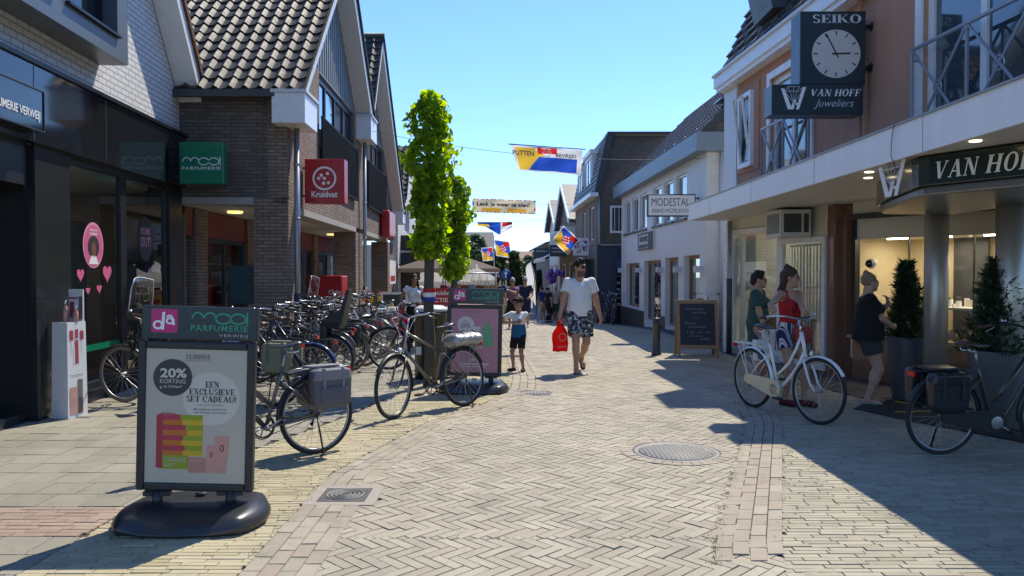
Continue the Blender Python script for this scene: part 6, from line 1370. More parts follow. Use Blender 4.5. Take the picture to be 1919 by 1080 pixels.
# curved fascia sign of the jeweller
t = thing('fascia_sign', 'long dark green jeweller fascia sign with rounded end and white italic capitals', 'sign', (4.9, 9, 2.2))
zA, zB = 2.40, 2.665
path = [(5.3, 9.35), (4.62, 9.34), (4.38, 9.24), (4.24, 9.02), (4.10, 8.62), (3.95, 8.1), (3.80, 7.55), (3.71, 7.2), (3.70, 7.06), (3.74, 6.95), (4.62, 5.35), (5.3, 5.3)]
M_fs = pbr('dark green fascia', (.022, .036, .034), .22, var=.08, coat=.3)
m_ = MB(); m_.prism([(x, y, zA) for x, y in path], (0, 0, zB - zA), M_fs); m_.build('panel', t, world=True, bevel=.01)
m_ = MB(); m_.prism([(lerp(x, 4.7, .05), lerp(y, 7.3, .02), zA - .085) for x, y in path], (0, 0, .084), pbr('steel grey underside', (.2, .2, .195), .35, metal=.5)); m_.build('underside', t, world=True, bevel=.02)
pl = Plane2((3.70 - .003, 7.06 - .0, 0), (.88, -1.6, 0), (0, 0, 1)); pl.o = Vector((3.74, 6.95, 0)) - pl.r * .07 + pl.n * .004; m_ = MB()
pl.text(m_, 'VAN HOFF', .13, zA + .05, 1.06, zB - .06, .002, M_wtxt, shear=.22, serif=True, space=2.4); m_.build('lettering', t, world=True)
m_ = MB(); pe = Plane2((3.83, 7.62, 0), (-.25, -1, 0), (0, 0, 1)); pe = Plane2((3.645, 7.60, 0), (.03, -1, 0), (0, 0, 1)); diamond_logo(pe, m_, .0, zA - .06, .50, zB + .005, .06, M_wtxt, MAT['grey_white']); m_.build('emblem', t, world=True)
m_ = MB(); pe = Plane2((4.235, 8.99, 0), (-.15, -.5, 0), (0, 0, 1)); pe.text(m_, 'HOFF', .0, zA + .03, .62, zB - .06, .006, MAT['grey_white'], serif=True); m_.build('end_lettering', t, world=True)
# perfume shop fascia sign at the left edge
t = thing('fascia_sign', 'black framed shop name panel in white capitals over the perfume shop entrance', 'sign', L1.p(7.6, 2.9, .2))
a = L1.p(6.2, 0, .2); m_ = MB(); yE = 8.17; z0_, z1_ = 3.09, 3.52
L1.box(m_, 5.6, yE, z0_, z1_, .125, .24, MAT['black_gloss']); L1.frame(m_, 5.6, yE, z0_, z1_, .012, .241, .252, MAT['dark_grey']); m_.build('panel', t, world=True)
m_ = MB(); pl = L1.plane(5.6, 0, .253); pl.text(m_, 'PARFUMERIE VERWEIJ', 1.52, z0_ + .09, 2.48, z0_ + .20, 0, M_wtxt, .02); m_.build('lettering', t, world=True)
# plaque on the fashion shop
t = thing('wall_plaque', 'small grey latticed plaque on the white fashion shop wall', 'plaque', R2.p(25.6, 3, 0)); m_ = MB()
za, zb = D(1210, 468, 25.4).z, D(1210, 436, 25.4).z; R2.box(m_, 24.0, 26.3, za, zb, .0, .06, MAT['grey_white']); m_.build('panel', t, world=True); m_ = MB()
R2.frame(m_, 24.0, 26.3, za, zb, .05, .06, .075, MAT['dark_grey']); R2.box(m_, 24.85, 26.0, za + .28, za + .44, .06, .075, MAT['dark_grey']); R2.box(m_, 24.85, 26.1, za + .08, za + .18, .06, .075, MAT['dark_grey'])
for i in range(4): R2.box(m_, 24.1 + i * .16, 24.16 + i * .16, za + .05, zb - .05, .06, .075, MAT['dark_grey'])
for i in range(3): R2.box(m_, 24.05, 24.8, za + .12 + i * .14, za + .16 + i * .14, .06, .074, MAT['dark_grey'])
m_.build('lattice', t, world=True)
def dr_dark(n, seed):
    def f(pl, m, w, h):
        for k in range(n): script_scribble(pl, m, -w * .7, h * (.62 - .3 * k), w * .75, h * (.78 - .3 * k), 0, MAT['grey_white'], 40, h * .045, seed + k)
    return f
boxsign('projecting_sign', 'dark rectangular shop sign with pale lettering below the flag, over the awning', 1030, 458, 1062, 480, 37, .15, MAT['sign_dark'], dr_dark(2, 3))
boxsign('projecting_sign', 'dark brown shop sign over the awning, farthest down the street', 1000, 464, 1029, 484, 44, .15, MAT['sign_dark'], dr_dark(1, 9))
boxsign('projecting_sign', 'white blank shop sign on the brown gabled house above the flag', 1050, 423, 1079, 452, 38.3, .1, MAT['grey_white'], lambda pl, m, w, h: script_scribble(pl, m, -w * .3, h * .3, w * .8, h * .4, 0, MAT['dark_grey'], 20, h * .05, 2))
M_col = [pbr('flag blue', (.02, .055, .33), .7, var=.1), pbr('flag red', (.5, .02, .02), .7, var=.1), pbr('flag yellow', (.60, .38, .05), .7, var=.1), pbr('flag white', (.72, .72, .74), .7, var=.05)]
def dr_photo(pl, m, w, h):
    r = random.Random(4); pl.rect(m, -w * .95, h * .05, w * .95, h * .95, 0, M_col[3])
    for k in range(22): pl.disc(m, r.uniform(-.8, .7) * w, r.uniform(.15, .85) * h, w * r.uniform(.08, .22), h * r.uniform(.06, .16), .001 + k * .0004, r.choice([M_col[0], M_ppk, M_porg, MAT['grey_white'], M_col[3], M_gbag]), 12)
boxsign('photo_sign', 'light box with a colourful photo print above the navy shoe shop', 1075, 445, 1103, 478, 30.2, .25, MAT['grey_white'], dr_photo)

# flags and banners ----------------------------------------------------
def wire(label, a, b, sag=.15, r=.006, n=24):
    a, b = Vector(a), Vector(b); m = MB(); m.tube([lerp(a, b, i / n) - Vector((0, 0, sag * 4 * (i / n) * (1 - i / n))) for i in range(n + 1)], r, MAT['dark_grey'], 5); return tag(m.build('wire'), label, 'wire')
def flag(name, label, P, ex, ey, nu, nv, paintf, cat='flag', amp=.04, wav=2.0, seed=0, tri=None, pinch=0):
    """P = top corner, ex along the top, ey down; paintf(u, v) gives the material"""
    P, ex, ey = Vector(P), Vector(ex), Vector(ey); n = ex.cross(ey).normalized(); vs = []
    for j in range(nv + 1):
        for i in range(nu + 1):
            u, v = i / nu, j / nv; d = amp * (.25 + v) * sin(wav * 2 * pi * u + 2 * v + seed) + amp * .4 * sin(7 * v + 9 * u + seed); vv = v if tri is None else v * tri(u)
            vs.append(P + ex * (u + pinch * v * (.5 - u)) + ey * vv + n * d)
    m = MB()
    for j in range(nv):
        for i in range(nu):
            q = [j * (nu + 1) + i, j * (nu + 1) + i + 1, (j + 1) * (nu + 1) + i + 1, (j + 1) * (nu + 1) + i]
            m.f.append(tuple(q)); m.fm.append(m.mi(paintf((i + .5) / nu, (j + .5) / nv))); m.fs.append(True)
    m.v = [tuple(v) for v in vs]; return m, vs
# cloth lets light through
def clothmat(name, c):
    m = bpy.data.materials.new(name); m.use_nodes = True; nt = m.node_tree; nt.nodes.clear(); L = nt.links; o = nd(nt, 'ShaderNodeOutputMaterial'); d = nd(nt, 'ShaderNodeBsdfDiffuse'); t_ = nd(nt, 'ShaderNodeBsdfTranslucent'); x = nd(nt, 'ShaderNodeMixShader'); x.inputs[0].default_value = .62
    tc = nd(nt, 'ShaderNodeTexCoord'); nz = nd(nt, 'ShaderNodeTexNoise'); setin(nz, Scale=3.0, Detail=3.0); L.new(tc.outputs['Object'], nz.inputs['Vector']); mx = nd(nt, 'ShaderNodeMix', data_type='RGBA'); mx.inputs[6].default_value = rgba([q * .88 for q in c]); mx.inputs[7].default_value = rgba([min(1, q * 1.1) for q in c]); L.new(nz.outputs['Fac'], mx.inputs[0])
    L.new(mx.outputs[2], d.inputs[0]); L.new(mx.outputs[2], t_.inputs[0]); L.new(d.outputs[0], x.inputs[1]); L.new(t_.outputs[0], x.inputs[2]); L.new(x.outputs[0], o.inputs[0]); return m
FB, FR, FY, FW = clothmat('blue cloth', (.03, .10, .55)), clothmat('red cloth', (.72, .03, .03)), clothmat('yellow cloth', (.85, .55, .06)), clothmat('white cloth', (.85, .85, .85))
def p_banner(u, v):
    if u < .035 or u > .955 or v > .95: return FW
    if v < .30 + .06 * sin(u * 9) and .36 < u < .64: return FR
    if u > .17 and v > max(.40, .97 - (u - .17) * 2.9) and u < .93: return FB
    if u < .44 and v > .06 + .0 * u: return FY if v > .16 or u < .33 else FW
    return FW
Yb = 17.0
wire('thin wire across the street carrying the big jubilee banner', K.p(19.9, 5.3, .1), R2.p(18.6, 4.35, .1), .28)
a, b = D(958, 271, Yb), D(1092, 281, Yb); ey = D(975, 318, Yb) - D(958, 271, Yb); ey.x = .05
t = thing('street_banner', 'blue, yellow, red and white jubilee banner hanging from the nearest wire over the street', 'banner', a); 
m_, vs = flag('b', '', (0, 0, 0), b - a, ey, 72, 36, p_banner, amp=.03, wav=2.5, pinch=.12); m_.build('cloth', t); m_ = MB()
ex = (b - a); pl = Plane2(Vector((0, -.05, 0)), ex, (0, 0, 1))
wB = ex.length; pl.text(m_, 'PUTTEN', .03, -.22, .50, -.11, .0, M_ink2, .02); pl.text(m_, 'BEVRIJD', .98, -.22, 1.42, -.12, .0, M_ink2, .02); pl.text(m_, '75', .66, -.15, .88, -.03, .0, FW, .03); pl.text(m_, 'JAAR', .68, -.24, .87, -.17, .0, FW, .03)
m_.build('lettering', t)
m_ = MB(); m_.tube([(-.06, 0, .02), (b - a) + Vector((.06, 0, .02))], .012, MAT['dark_grey'], 6); m_.build('top_rod', t)
Yb = 30.0
wire('thin wire in the middle of the street carrying the cream welcome banner', (-4.3, 30.5, 4.75), R3.p(30.6, 4.35, .1), .2)
a, b = D(885, 371, Yb), D(1004, 375, Yb); h = D(885, 397, Yb).z - a.z
t = thing('street_banner', 'long cream banner with a welcome back slogan hanging across the middle of the street', 'banner', a)
Mcb = clothmat('cream cloth', (.62, .56, .42)); Mgb = clothmat('gold cloth', (.62, .36, .05))
rr = random.Random(2)
def p_b2(u, v):
    if v > .93 or v < .07 or u < .03 or u > .97: return [FY, FB, Mcb, FR, FW][int(u * 37 + v * 3) % 5]
    if .66 < v < .92 and (.14 < u < .44 or .56 < u < .86): return Mgb
    return Mcb
m_, vs = flag('b', '', (0, 0, 0), b - a, (0, 0, h), 40, 14, p_b2, amp=.035, wav=2.2); m_.build('cloth', t)
m_ = MB(); pl = Plane2((0, -.06, 0), b - a, (0, 0, 1)); pl.text(m_, 'Leuk je weer te zien!', .18, h * .62, 2.22, h * .22, 0, M_ink, .03); m_.build('lettering', t)
Yb = 38.0
wire('thin wire farther down the street carrying the drooping jubilee banner', (-4.5, 38, 4.2), R3.p(38.6, 4.4, .1), .2)
a, b = D(895, 416, Yb), D(960, 416, Yb); tri = lambda u: .35 + (1.0 - abs(u - .62) * 2.2 if abs(u - .62) < .4 else .1)
t = thing('street_banner', 'drooping folded blue and red banner hanging beyond the cream one', 'banner', a)
def p_b3(u, v): return FB if v < .35 and u < .5 else FR if u > .7 and v < .4 else FY if u < .33 else FW if u > .66 else FB
m_, vs = flag('b', '', (0, 0, 0), b - a, (0, 0, -.45), 24, 12, p_b3, amp=.08, wav=1.5, tri=tri); m_.build('cloth', t)
m_ = MB(); m_.tube([(0, 0, .0), (b - a)], .015, MAT['dark_grey'], 6); m_.build('top_rod', t)
def p_flag(u, v):
    if u < .04 or u > .96 or v < .05 or v > .95: return FW
    d = math.hypot((u - .5) * 1.1, v - .5)
    if d < .22: return FR if (u + v * 2) % .3 < .2 else FW
    if v - .2 > u * .8: return FY
    if u > .6 and v < .35: return FR
    if u > .55 and v > .7: return FY
    return FB
def poleflag(label, base, top, P, ex, ey, seed):
    base, top = Vector(base), Vector(top); t = thing('flag', label, 'flag', base); m = MB(); m.tube([(0, 0, 0), top - base], .022, MAT['grey_white'], 8); m.ell(top - base, (.035, .035, .035), MAT['alu'], 8, 6); m.build('pole', t)
    m, vs = flag('f', '', Vector(P) - base, ex, ey, 24, 18, p_flag, amp=.07, wav=1.1, seed=seed); m.build('cloth', t)
Yf = 29.0; q = D(1085, 462, Yf); poleflag('blue and yellow jubilee flag on a slanting pole over the shoe shop front', R3.p(31, 2.72, .05), q, D(1056, 422, Yf), D(1086, 449, Yf) - D(1056, 422, Yf), D(1034, 450, Yf) - D(1056, 422, Yf), 1)
Yf = 46.0; zf = lambda y: -.9
q = D(926, 448, Yf); poleflag('higher jubilee flag of the pair on white poles far down the street', (q.x, Yf, -1.1), q + Vector((0, 0, .2)), q, D(955, 452, Yf) - q, D(930, 479, Yf) - q, 2)
q = D(902, 464, Yf + 2); poleflag('lower jubilee flag of the pair on white poles far down the street', (D(922, 464, Yf + 2).x + .1, Yf + 2, -1.1), D(923, 460, Yf + 2) + Vector((.1, 0, .2)), q, D(923, 462, Yf + 2) - q, D(905, 489, Yf + 2) - q, 3)
# beach flag
g = ((1004 - 960) / FPX * 31, 31, ZG(31)); t = thing('feather_flag', 'tall white feather flag on a black pole standing in the street near the awning', 'flag', g); k = g[1] / FPX
m_ = MB(); pts = [(0, 0, .1)] + [((.03 - .0 * i) - .20 * (i / 10) ** 3, 0, .1 + 2.45 * i / 10) for i in range(1, 11)]; m_.tube(pts, .016, MAT['black_metal'], 6); m_.build('pole', t)
m_ = MB(); vs = []; n = 14
for i in range(n + 1):
    u = i / n; x0 = .03 - .20 * u ** 3; w = .42 * (u ** .6) * (1 - u ** 9) * .9 + .03; z = .75 + 1.8 * u; vs += [(x0, 0, z), (x0 - w * .5, .03 * sin(5 * u), z - .02), (x0 - w, 0, z - .05)]
fs = []
for i in range(n): fs += [(3 * i, 3 * i + 1, 3 * i + 4, 3 * i + 3), (3 * i + 1, 3 * i + 2, 3 * i + 5, 3 * i + 4)]
m_.add(vs, fs, FW, True); m_.build('cloth', t)
m_ = MB(); pl = Plane2((-.12, -.03, 1.3), (.25, 0, 1), (-1, 0, .25)); pl.text(m_, 'la Bohème', -.35, -.08, .7, .1, 0, pbr('violet ink', (.12, .08, .16), .6), shear=.3) if False else script_scribble(pl, m_, -.3, -.07, .75, .07, 0, pbr('violet ink', (.12, .08, .16), .6), 26, .018, 5); m_.build('lettering', t)
m_ = MB(); m_.box(-.3, .3, -.03, .03, 0, .05, MAT['grey_white']); m_.box(-.03, .03, -.3, .3, .0, .045, MAT['grey_white']); m_.lathe([(.05, .05), (.05, .14)], MAT['grey_white'], (0, 0, 0), 10); m_.build('foot', t)
g = ((987 - 960) / FPX * 31.6, 31.6, ZG(31.6)); t = thing('feather_flag', 'narrow white upright banner flag beside the feather flag', 'flag', g); m_ = MB(); m_.tube([(0, 0, 0), (0, 0, 2.0)], .014, MAT['grey_white'], 6); m_.build('pole', t); m_, vs = flag('f', '', (.02, 0, 1.95), (.24, 0, 0), (0, 0, -1.35), 6, 12, lambda u, v: FW, amp=.03); m_.build('cloth', t); m_ = MB(); m_.box(-.2, .2, -.2, .2, .0, .03, MAT['dark_grey']); m_.build('foot', t)
# ================================================================== people: bodies grown from blended tapered volumes
class Field:
    def __init__(s, lo, hi, h):
        s.lo = np.array(lo, np.float64); s.h = h; s.n = np.ceil((np.array(hi) - s.lo) / h).astype(int) + 1; s.D = np.full(s.n, 1.0, np.float32)
        s.ax = [s.lo[i] + h * np.arange(s.n[i]) for i in range(3)]
    def _sub(s, lo, hi):
        a = np.clip(np.floor((np.array(lo) - s.lo) / s.h).astype(int), 0, s.n - 1); b = np.clip(np.ceil((np.array(hi) - s.lo) / s.h).astype(int) + 1, 1, s.n)
        sl = tuple(slice(a[i], b[i]) for i in range(3)); X, Y, Z = np.meshgrid(*[s.ax[i][sl[i]] for i in range(3)], indexing='ij'); return sl, np.stack([X, Y, Z], -1)
    def _join(s, sl, d, k, op='u'):
        A = s.D[sl]
        if op == 'u':
            h = np.clip(.5 + .5 * (A - d) / k, 0, 1); s.D[sl] = A * (1 - h) + d * h - k * h * (1 - h)
        else: s.D[sl] = np.maximum(A, -d)
    def cap(s, a, b, ra, rb, k=.02, op='u'):
        a, b = np.array(a, float), np.array(b, float); m = max(ra, rb) + k + 3 * s.h; sl, P = s._sub(np.minimum(a, b) - m, np.maximum(a, b) + m)
        ab = b - a; t = np.clip(((P - a) @ ab) / max(ab @ ab, 1e-9), 0, 1); d = np.linalg.norm(P - a - t[..., None] * ab, axis=-1) - (ra + (rb - ra) * t); s._join(sl, d, k, op); return s
    def ell(s, c, r, k=.02, R=None, op='u'):
        c, r = np.array(c, float), np.array(r, float); m = r.max() + k + 3 * s.h; sl, P = s._sub(c - m, c + m); q = P - c
        if R is not None: q = q @ np.array(R)
        k0 = np.linalg.norm(q / r, axis=-1); k1 = np.linalg.norm(q / (r * r), axis=-1); s._join(sl, k0 * (k0 - 1) / np.maximum(k1, 1e-6), k, op); return s
    def cyl(s, a, b, ra, rb, k=.015, sq=1.0):
        """flat ended cone; sq squashes along y"""
        a, b = np.array(a, float), np.array(b, float); m = max(ra, rb) * 1.2 + k + 3 * s.h; sl, P = s._sub(np.minimum(a, b) - m, np.maximum(a, b) + m); ab = b - a; L = np.linalg.norm(ab); u = ab / L; t = (P - a) @ u
        q = P - a - t[..., None] * u; q[..., 1] /= sq; rad = np.linalg.norm(q, axis=-1) - (ra + (rb - ra) * np.clip(t / L, 0, 1)); s._join(sl, np.maximum(rad, np.abs(t - L / 2) - L / 2), k); return s
    def rcap(s, a, b, ra, rb, k=.02):
        """round at a, cut flat at b"""
        a, b = np.array(a, float), np.array(b, float); m = max(ra, rb) + k + 3 * s.h; sl, P = s._sub(np.minimum(a, b) - m, np.maximum(a, b) + m); ab = b - a; L = np.linalg.norm(ab); u = ab / L; t = (P - a) @ u; tc = np.maximum(t, 0)
        d = np.linalg.norm(P - a - tc[..., None] * u, axis=-1) - (ra + (rb - ra) * np.clip(tc / L, 0, 1)); s._join(sl, np.maximum(d, t - L), k); return s
    def cut(s, p, n):
        n = np.array(n, float); n /= np.linalg.norm(n); X, Y, Z = np.meshgrid(*s.ax, indexing='ij'); s.D = np.maximum(s.D, (X - p[0]) * n[0] + (Y - p[1]) * n[1] + (Z - p[2]) * n[2]); return s
    def folds(s, amp, f=1.0, seed=0):
        X, Y, Z = np.meshgrid(*s.ax, indexing='ij'); s.D = s.D + amp * (np.sin(31 * f * X + 17 * f * Z + 5 * np.sin(9 * Z + seed)) * .6 + np.sin(23 * f * Z - 19 * f * X + 11 * Y + seed) * .5 + np.sin(47 * f * Y + 13 * Z + seed)*.4); return s
    def mesh(s):
        D = s.D; n = D.shape; ins = D < 0
        c = np.zeros(tuple(k - 1 for k in n), np.int8)
        for i in (0, 1):
            for j in (0, 1):
                for k in (0, 1): c += ins[i:n[0] - 1 + i, j:n[1] - 1 + j, k:n[2] - 1 + k]
        cells = np.argwhere((c > 0) & (c < 8)); idx = np.full(c.shape, -1, np.int64); idx[tuple(cells.T)] = np.arange(len(cells))
        acc = np.zeros((len(cells), 3)); cnt = np.zeros(len(cells)); co = [(i, j, k) for i in (0, 1) for j in (0, 1) for k in (0, 1)]
        val = {q: D[tuple((cells + q).T)] for q in co}
        for a in co:
            for ax in range(3):
                if a[ax]: continue
                b = list(a); b[ax] = 1; b = tuple(b); va, vb = val[a], val[b]; m = (va < 0) != (vb < 0); t = np.where(m, va / np.where(np.abs(va - vb) < 1e-9, 1, va - vb), 0)
                p = np.array(a, float)[None] + 0 * acc; p[:, ax] += t; acc += p * m[:, None]; cnt += m
        V = s.lo + s.h * (cells + acc / np.maximum(cnt, 1)[:, None]); F = []
        for ax in range(3):
            u, v = [(1, 2), (2, 0), (0, 1)][ax]; sa = [slice(None)] * 3; sb = [slice(None)] * 3; sa[ax] = slice(0, n[ax] - 1); sb[ax] = slice(1, n[ax])
            e = ins[tuple(sa)] != ins[tuple(sb)]; E = np.argwhere(e); E = E[(E[:, u] > 0) & (E[:, v] > 0) & (E[:, u] < n[u] - 1) & (E[:, v] < n[v] - 1)]
            if not len(E): continue
            fl = ins[tuple(E.T)]; du = np.zeros(3, int); du[u] = 1; dv = np.zeros(3, int); dv[v] = 1
            q = np.stack([idx[tuple((E - du - dv).T)], idx[tuple((E - dv).T)], idx[tuple(E.T)], idx[tuple((E - du).T)]], 1); q[~fl] = q[~fl][:, ::-1]; F.append(q)
        return V, np.concatenate(F) if F else np.zeros((0, 4), int)
def fmesh(name, fld, mats, parent, pick=None):
    V, F = fld.mesh(); me = bpy.data.meshes.new(name); me.from_pydata(V.tolist(), [], F.tolist()); me.polygons.foreach_set('use_smooth', [True] * len(F))
    for m in mats: me.materials.append(m)
    if pick is not None: me.polygons.foreach_set('material_index', pick(V[F].mean(1)).astype(int).tolist())
    boxuv(me); me.update(); return link(name, me, parent)
def ik(a, c, la, lb, hint):
    """middle joint of a two-bone limb from a to c, bending towards hint"""
    a, c, hint = Vector(a), Vector(c), Vector(hint); d = c - a; L = min(max(d.length, .02), (la + lb) * .999); u = d.normalized(); x = (la * la - lb * lb + L * L) / (2 * L); h = sqrt(max(0, la * la - x * x)); w = (hint - u * hint.dot(u)).normalized(); return a + u * x + w * h, a + u * L
def skinmat(name, c): return pbr(name, c, .5, var=.08, vs=14, spec=.4)
SK = skinmat('skin', (.42, .235, .155)); SK2 = skinmat('tanned skin', (.34, .18, .115)); SK3 = skinmat('fair skin', (.48, .30, .22)); LIP = pbr('lips', (.30, .10, .08), .45); BROW = pbr('brow hair', (.035, .022, .014), .8); EYE_ = pbr('eye', (.02, .015, .012), .15); BEARD = pbr('beard stubble', (.12, .072, .05), .8, var=.3, vs=120)
def hairm(name, c): return pbr(name, c, .55, var=.5, vs=45, bump=.8, bs=90, spec=.25)
H_dark = hairm('dark brown hair', (.022, .013, .009)); H_brown = hairm('brown hair', (.06, .030, .016)); H_blond = hairm('ash blond hair', (.26, .185, .115)); H_grey = hairm('grey hair', (.48, .45, .40))
def cloth(name, c, var=.12): return pbr(name, c, .85, var=var, vs=7, bump=.15, bs=260, spec=.25)
C_white = cloth('white cotton', (.72, .72, .72), .04); C_black = cloth('black cotton', (.014, .014, .016)); C_navy = cloth('navy cotton', (.02, .028, .055)); C_dgrey = cloth('dark grey cotton', (.045, .048, .05)); C_red = cloth('red cotton', (.40, .018, .025)); C_green = cloth('bottle green cotton', (.035, .085, .075)); C_blue = cloth('blue cotton', (.02, .11, .26)); C_purple = cloth('purple cotton', (.20, .11, .20)); C_teal = cloth('dark teal cotton', (.03, .055, .075)); C_beige = cloth('beige cotton', (.42, .36, .29)); C_wine = pbr('wine red suede', (.10, .012, .022), .8)
def camo():
    m, nt, p = newmat('camouflage cotton'); L = nt.links; tc = nd(nt, 'ShaderNodeTexCoord'); base = None
    mp = nd(nt, 'ShaderNodeMapping'); mp.inputs['Scale'].default_value = (1, 1, 1.6); L.new(tc.outputs['Object'], mp.inputs[0])
    col = (.05, .055, .062, 1)
    prev = None
    for i, (c, th, off) in enumerate((((.012, .013, .017), .50, 0), ((.27, .29, .30), .55, 7.3), ((.55, .55, .54), .62, 13.1))):
        nz = nd(nt, 'ShaderNodeTexNoise'); setin(nz, Scale=13.0, Detail=2.0, Roughness=.5, Distortion=.6); ad = nd(nt, 'ShaderNodeVectorMath', operation='ADD'); ad.inputs[1].default_value = (off, off, off); L.new(mp.outputs[0], ad.inputs[0]); L.new(ad.outputs[0], nz.inputs['Vector'])
        gt = nd(nt, 'ShaderNodeMath', operation='GREATER_THAN'); gt.inputs[1].default_value = th; L.new(nz.outputs['Fac'], gt.inputs[0]); mx = nd(nt, 'ShaderNodeMix', data_type='RGBA'); L.new(gt.outputs[0], mx.inputs[0]); mx.inputs[7].default_value = rgba(c)
        if prev is None: mx.inputs[6].default_value = col
        else: L.new(prev, mx.inputs[6])
        prev = mx.outputs[2]
    L.new(prev, p.inputs['Base Color']); setin(p, Roughness=.85); return m
def stripes():
    m, nt, p = newmat('striped cotton'); L = nt.links; tc = nd(nt, 'ShaderNodeTexCoord'); sx = nd(nt, 'ShaderNodeSeparateXYZ'); L.new(tc.outputs['Object'], sx.inputs[0]); at_ = nd(nt, 'ShaderNodeMath', operation='MULTIPLY_ADD'); at_.inputs[1].default_value = .55; L.new(sx.outputs[1], at_.inputs[0]); L.new(sx.outputs[0], at_.inputs[2]); mo = nd(nt, 'ShaderNodeMath', operation='PINGPONG'); mo.inputs[1].default_value = .035; L.new(at_.outputs[0], mo.inputs[0]); cr = nd(nt, 'ShaderNodeValToRGB'); cr.color_ramp.interpolation = 'CONSTANT'; mm = nd(nt, 'ShaderNodeMath', operation='MULTIPLY'); mm.inputs[1].default_value = 28.5; L.new(mo.outputs[0], mm.inputs[0]); L.new(mm.outputs[0], cr.inputs[0])
    e = cr.color_ramp.elements; e[0].color = (.015, .025, .08, 1); e[1].position = .45; e[1].color = (.6, .6, .6, 1); q = e.new(.62); q.color = (.25, .12, .10, 1); q = e.new(.72); q.color = (.6, .6, .6, 1); q = e.new(.85); q.color = (.015, .025, .08, 1); L.new(cr.outputs[0], p.inputs['Base Color']); setin(p, Roughness=.85); return m
C_camo, C_stripe = camo(), stripes()
def person(label, loc, rotz, H, P=None, w=1.0, belly=0.0, skin=SK, vox=.0085, top=None, bottom=None, shoes=None, hair=None, glasses=False, beard=False, group=None, wide=1.0, fem=False, extra=None):
    P = P or {}; k = H / 1.75; t = thing('person', label, 'person', loc, rotz, group); sc = P.get('head', 1.0); V = lambda *a: Vector(a)
    lean = P.get('lean', 0.0); side = P.get('side', 0.0); tw = P.get('twist', 0.0); hz = .93 + P.get('drop', 0.0)
    def tor(x, y, z):  # torso point given relative to the hip centre
        q = Matrix.Rotation(tw * min(1, max(0, (z - .05) / .45)), 3, 'Z') @ V(x, y, z); q = Matrix.Rotation(lean, 3, 'X') @ q; q = Matrix.Rotation(side, 3, 'Y') @ q; return q + V(0, 0, hz)
    sh = .178 * (.92 if fem else 1.0) * wide
    S_ = {s: tor(s * sh, .0, .478) for s in (-1, 1)}; hipw = .088 * (1.08 if fem else 1) * wide
    hip = {s: V(s * hipw, 0, hz - .03) for s in (-1, 1)}
    side_n = {-1: 'r', 1: 'l'}; knee, ank, elb, wri = {}, {}, {}, {}
    for s in (-1, 1):
        n = side_n[s]; A = Vector(P.get('foot_' + n, (s * .10, .02, .075))); knee[s], ank[s] = ik(hip[s], A, .445, .42, P.get('knee_' + n, (s * .05, -1, .1)))
        Wt = Vector(P.get('hand_' + n, (s * .27, -.04, .86)));  elb[s], wri[s] = ik(S_[s], Wt, .285, .255, P.get('elbow_' + n, (s * .5, .8, -.2)))
    hd = tor(0, -.015, .70); hd = hd + V(*P.get('head_off', (0, 0, 0))); yaw, pit, rol = P.get('look', (0, 0, 0)); HM = Matrix.Rotation(yaw, 3, 'Z') @ Matrix.Rotation(pit, 3, 'X') @ Matrix.Rotation(rol, 3, 'Y')
    hp = lambda x, y, z: hd + HM @ (V(x, y, z) * sc)
    pts = [hd + V(0, 0, .2 * sc)] + list(knee.values()) + list(ank.values()) + list(elb.values()) + list(wri.values()); lo = [min(q[i] for q in pts) - .26 for i in range(3)]; hi = [max(q[i] for q in pts) + .26 for i in range(3)]; lo = [min(lo[0], -.36), min(lo[1], -.36), -.03]; hi = [max(hi[0], .36), max(hi[1], .36), hd.z + .22]
    F = lambda: Field(lo, hi, vox)
    Mb = np.array(HM); thick = w * (1.0 if not fem else .93); b = F(); lw = P.get('legw', w); aw = P.get('armw', w)
    def torso(f, g, neck=True):
        f.ell(tor(0, .015, .02), (.158 * wide * w + g, .115 * w + g, .135 + g), .05); f.ell(tor(0, -.008 - belly * .5, .16), (.140 * wide * w + g, .100 * w + belly + g, .15 + g), .06); f.ell(tor(0, .0, .35), (.158 * wide * thick + g, .108 * w + g, .17 + g), .06); f.cap(tor(-.125 * wide, .01, .46), tor(.125 * wide, .01, .46), .058 * w + g * .6, .058 * w + g * .6, .05)
        if fem:
            for s in (-1, 1): f.ell(tor(s * .072, -.085 * w, .335), (.062 * w + g, .06 * w + g, .062 * w + g), .035)
        f.ell(tor(0, .075, -.03), (.125 * wide * w + g, .07 * w + g, .10 + g), .04)
    def arm(f, s, g, t0=0.0, t1=1.0): 
        f.cap(S_[s], elb[s], .053 * aw + g, .041 * aw + g, .03); f.cap(elb[s], wri[s], .043 * aw + g, .026 * min(aw, 1.15) + g, .012)
    def leg(f, s, g):
        f.cap(hip[s], knee[s], .088 * lw + g, .056 * lw + g, .03); f.cap(knee[s], ank[s], .054 * lw + g, .034 * min(lw, 1.2) + g, .015); m = lerp(knee[s], ank[s], .3); bk = (knee[s] - hip[s]).cross(V(1, 0, 0)).normalized(); f.ell(m + V(0, .018, 0), (.050 * lw + g, .052 * lw + g, .11), .03)
    def footv(s): return Vector(P.get('toe_' + side_n[s], (s * .12, -1, -.28))).normalized()
    def foot(f, s, g):
        a = ank[s]; d = footv(s); flat = V(d.x, d.y, 0).normalized(); he = a - d * .035 + V(0, 0, -.045) if abs(d.z) < .6 else a - V(0, 0, .03); f.cap(a, he, .034 + g, .031 + g, .02); ball = a + d * .125; f.cap(he, ball, .032 + g, .034 + g, .02); lat = V(-flat.y, flat.x, 0); f.cap(ball - lat * .018, ball - lat * .012 + d * .055, .026 + g, .019 + g, .015); f.cap(ball + lat * .018, ball + lat * .014 + d * .045, .025 + g, .017 + g, .015)
    torso(b, 0)
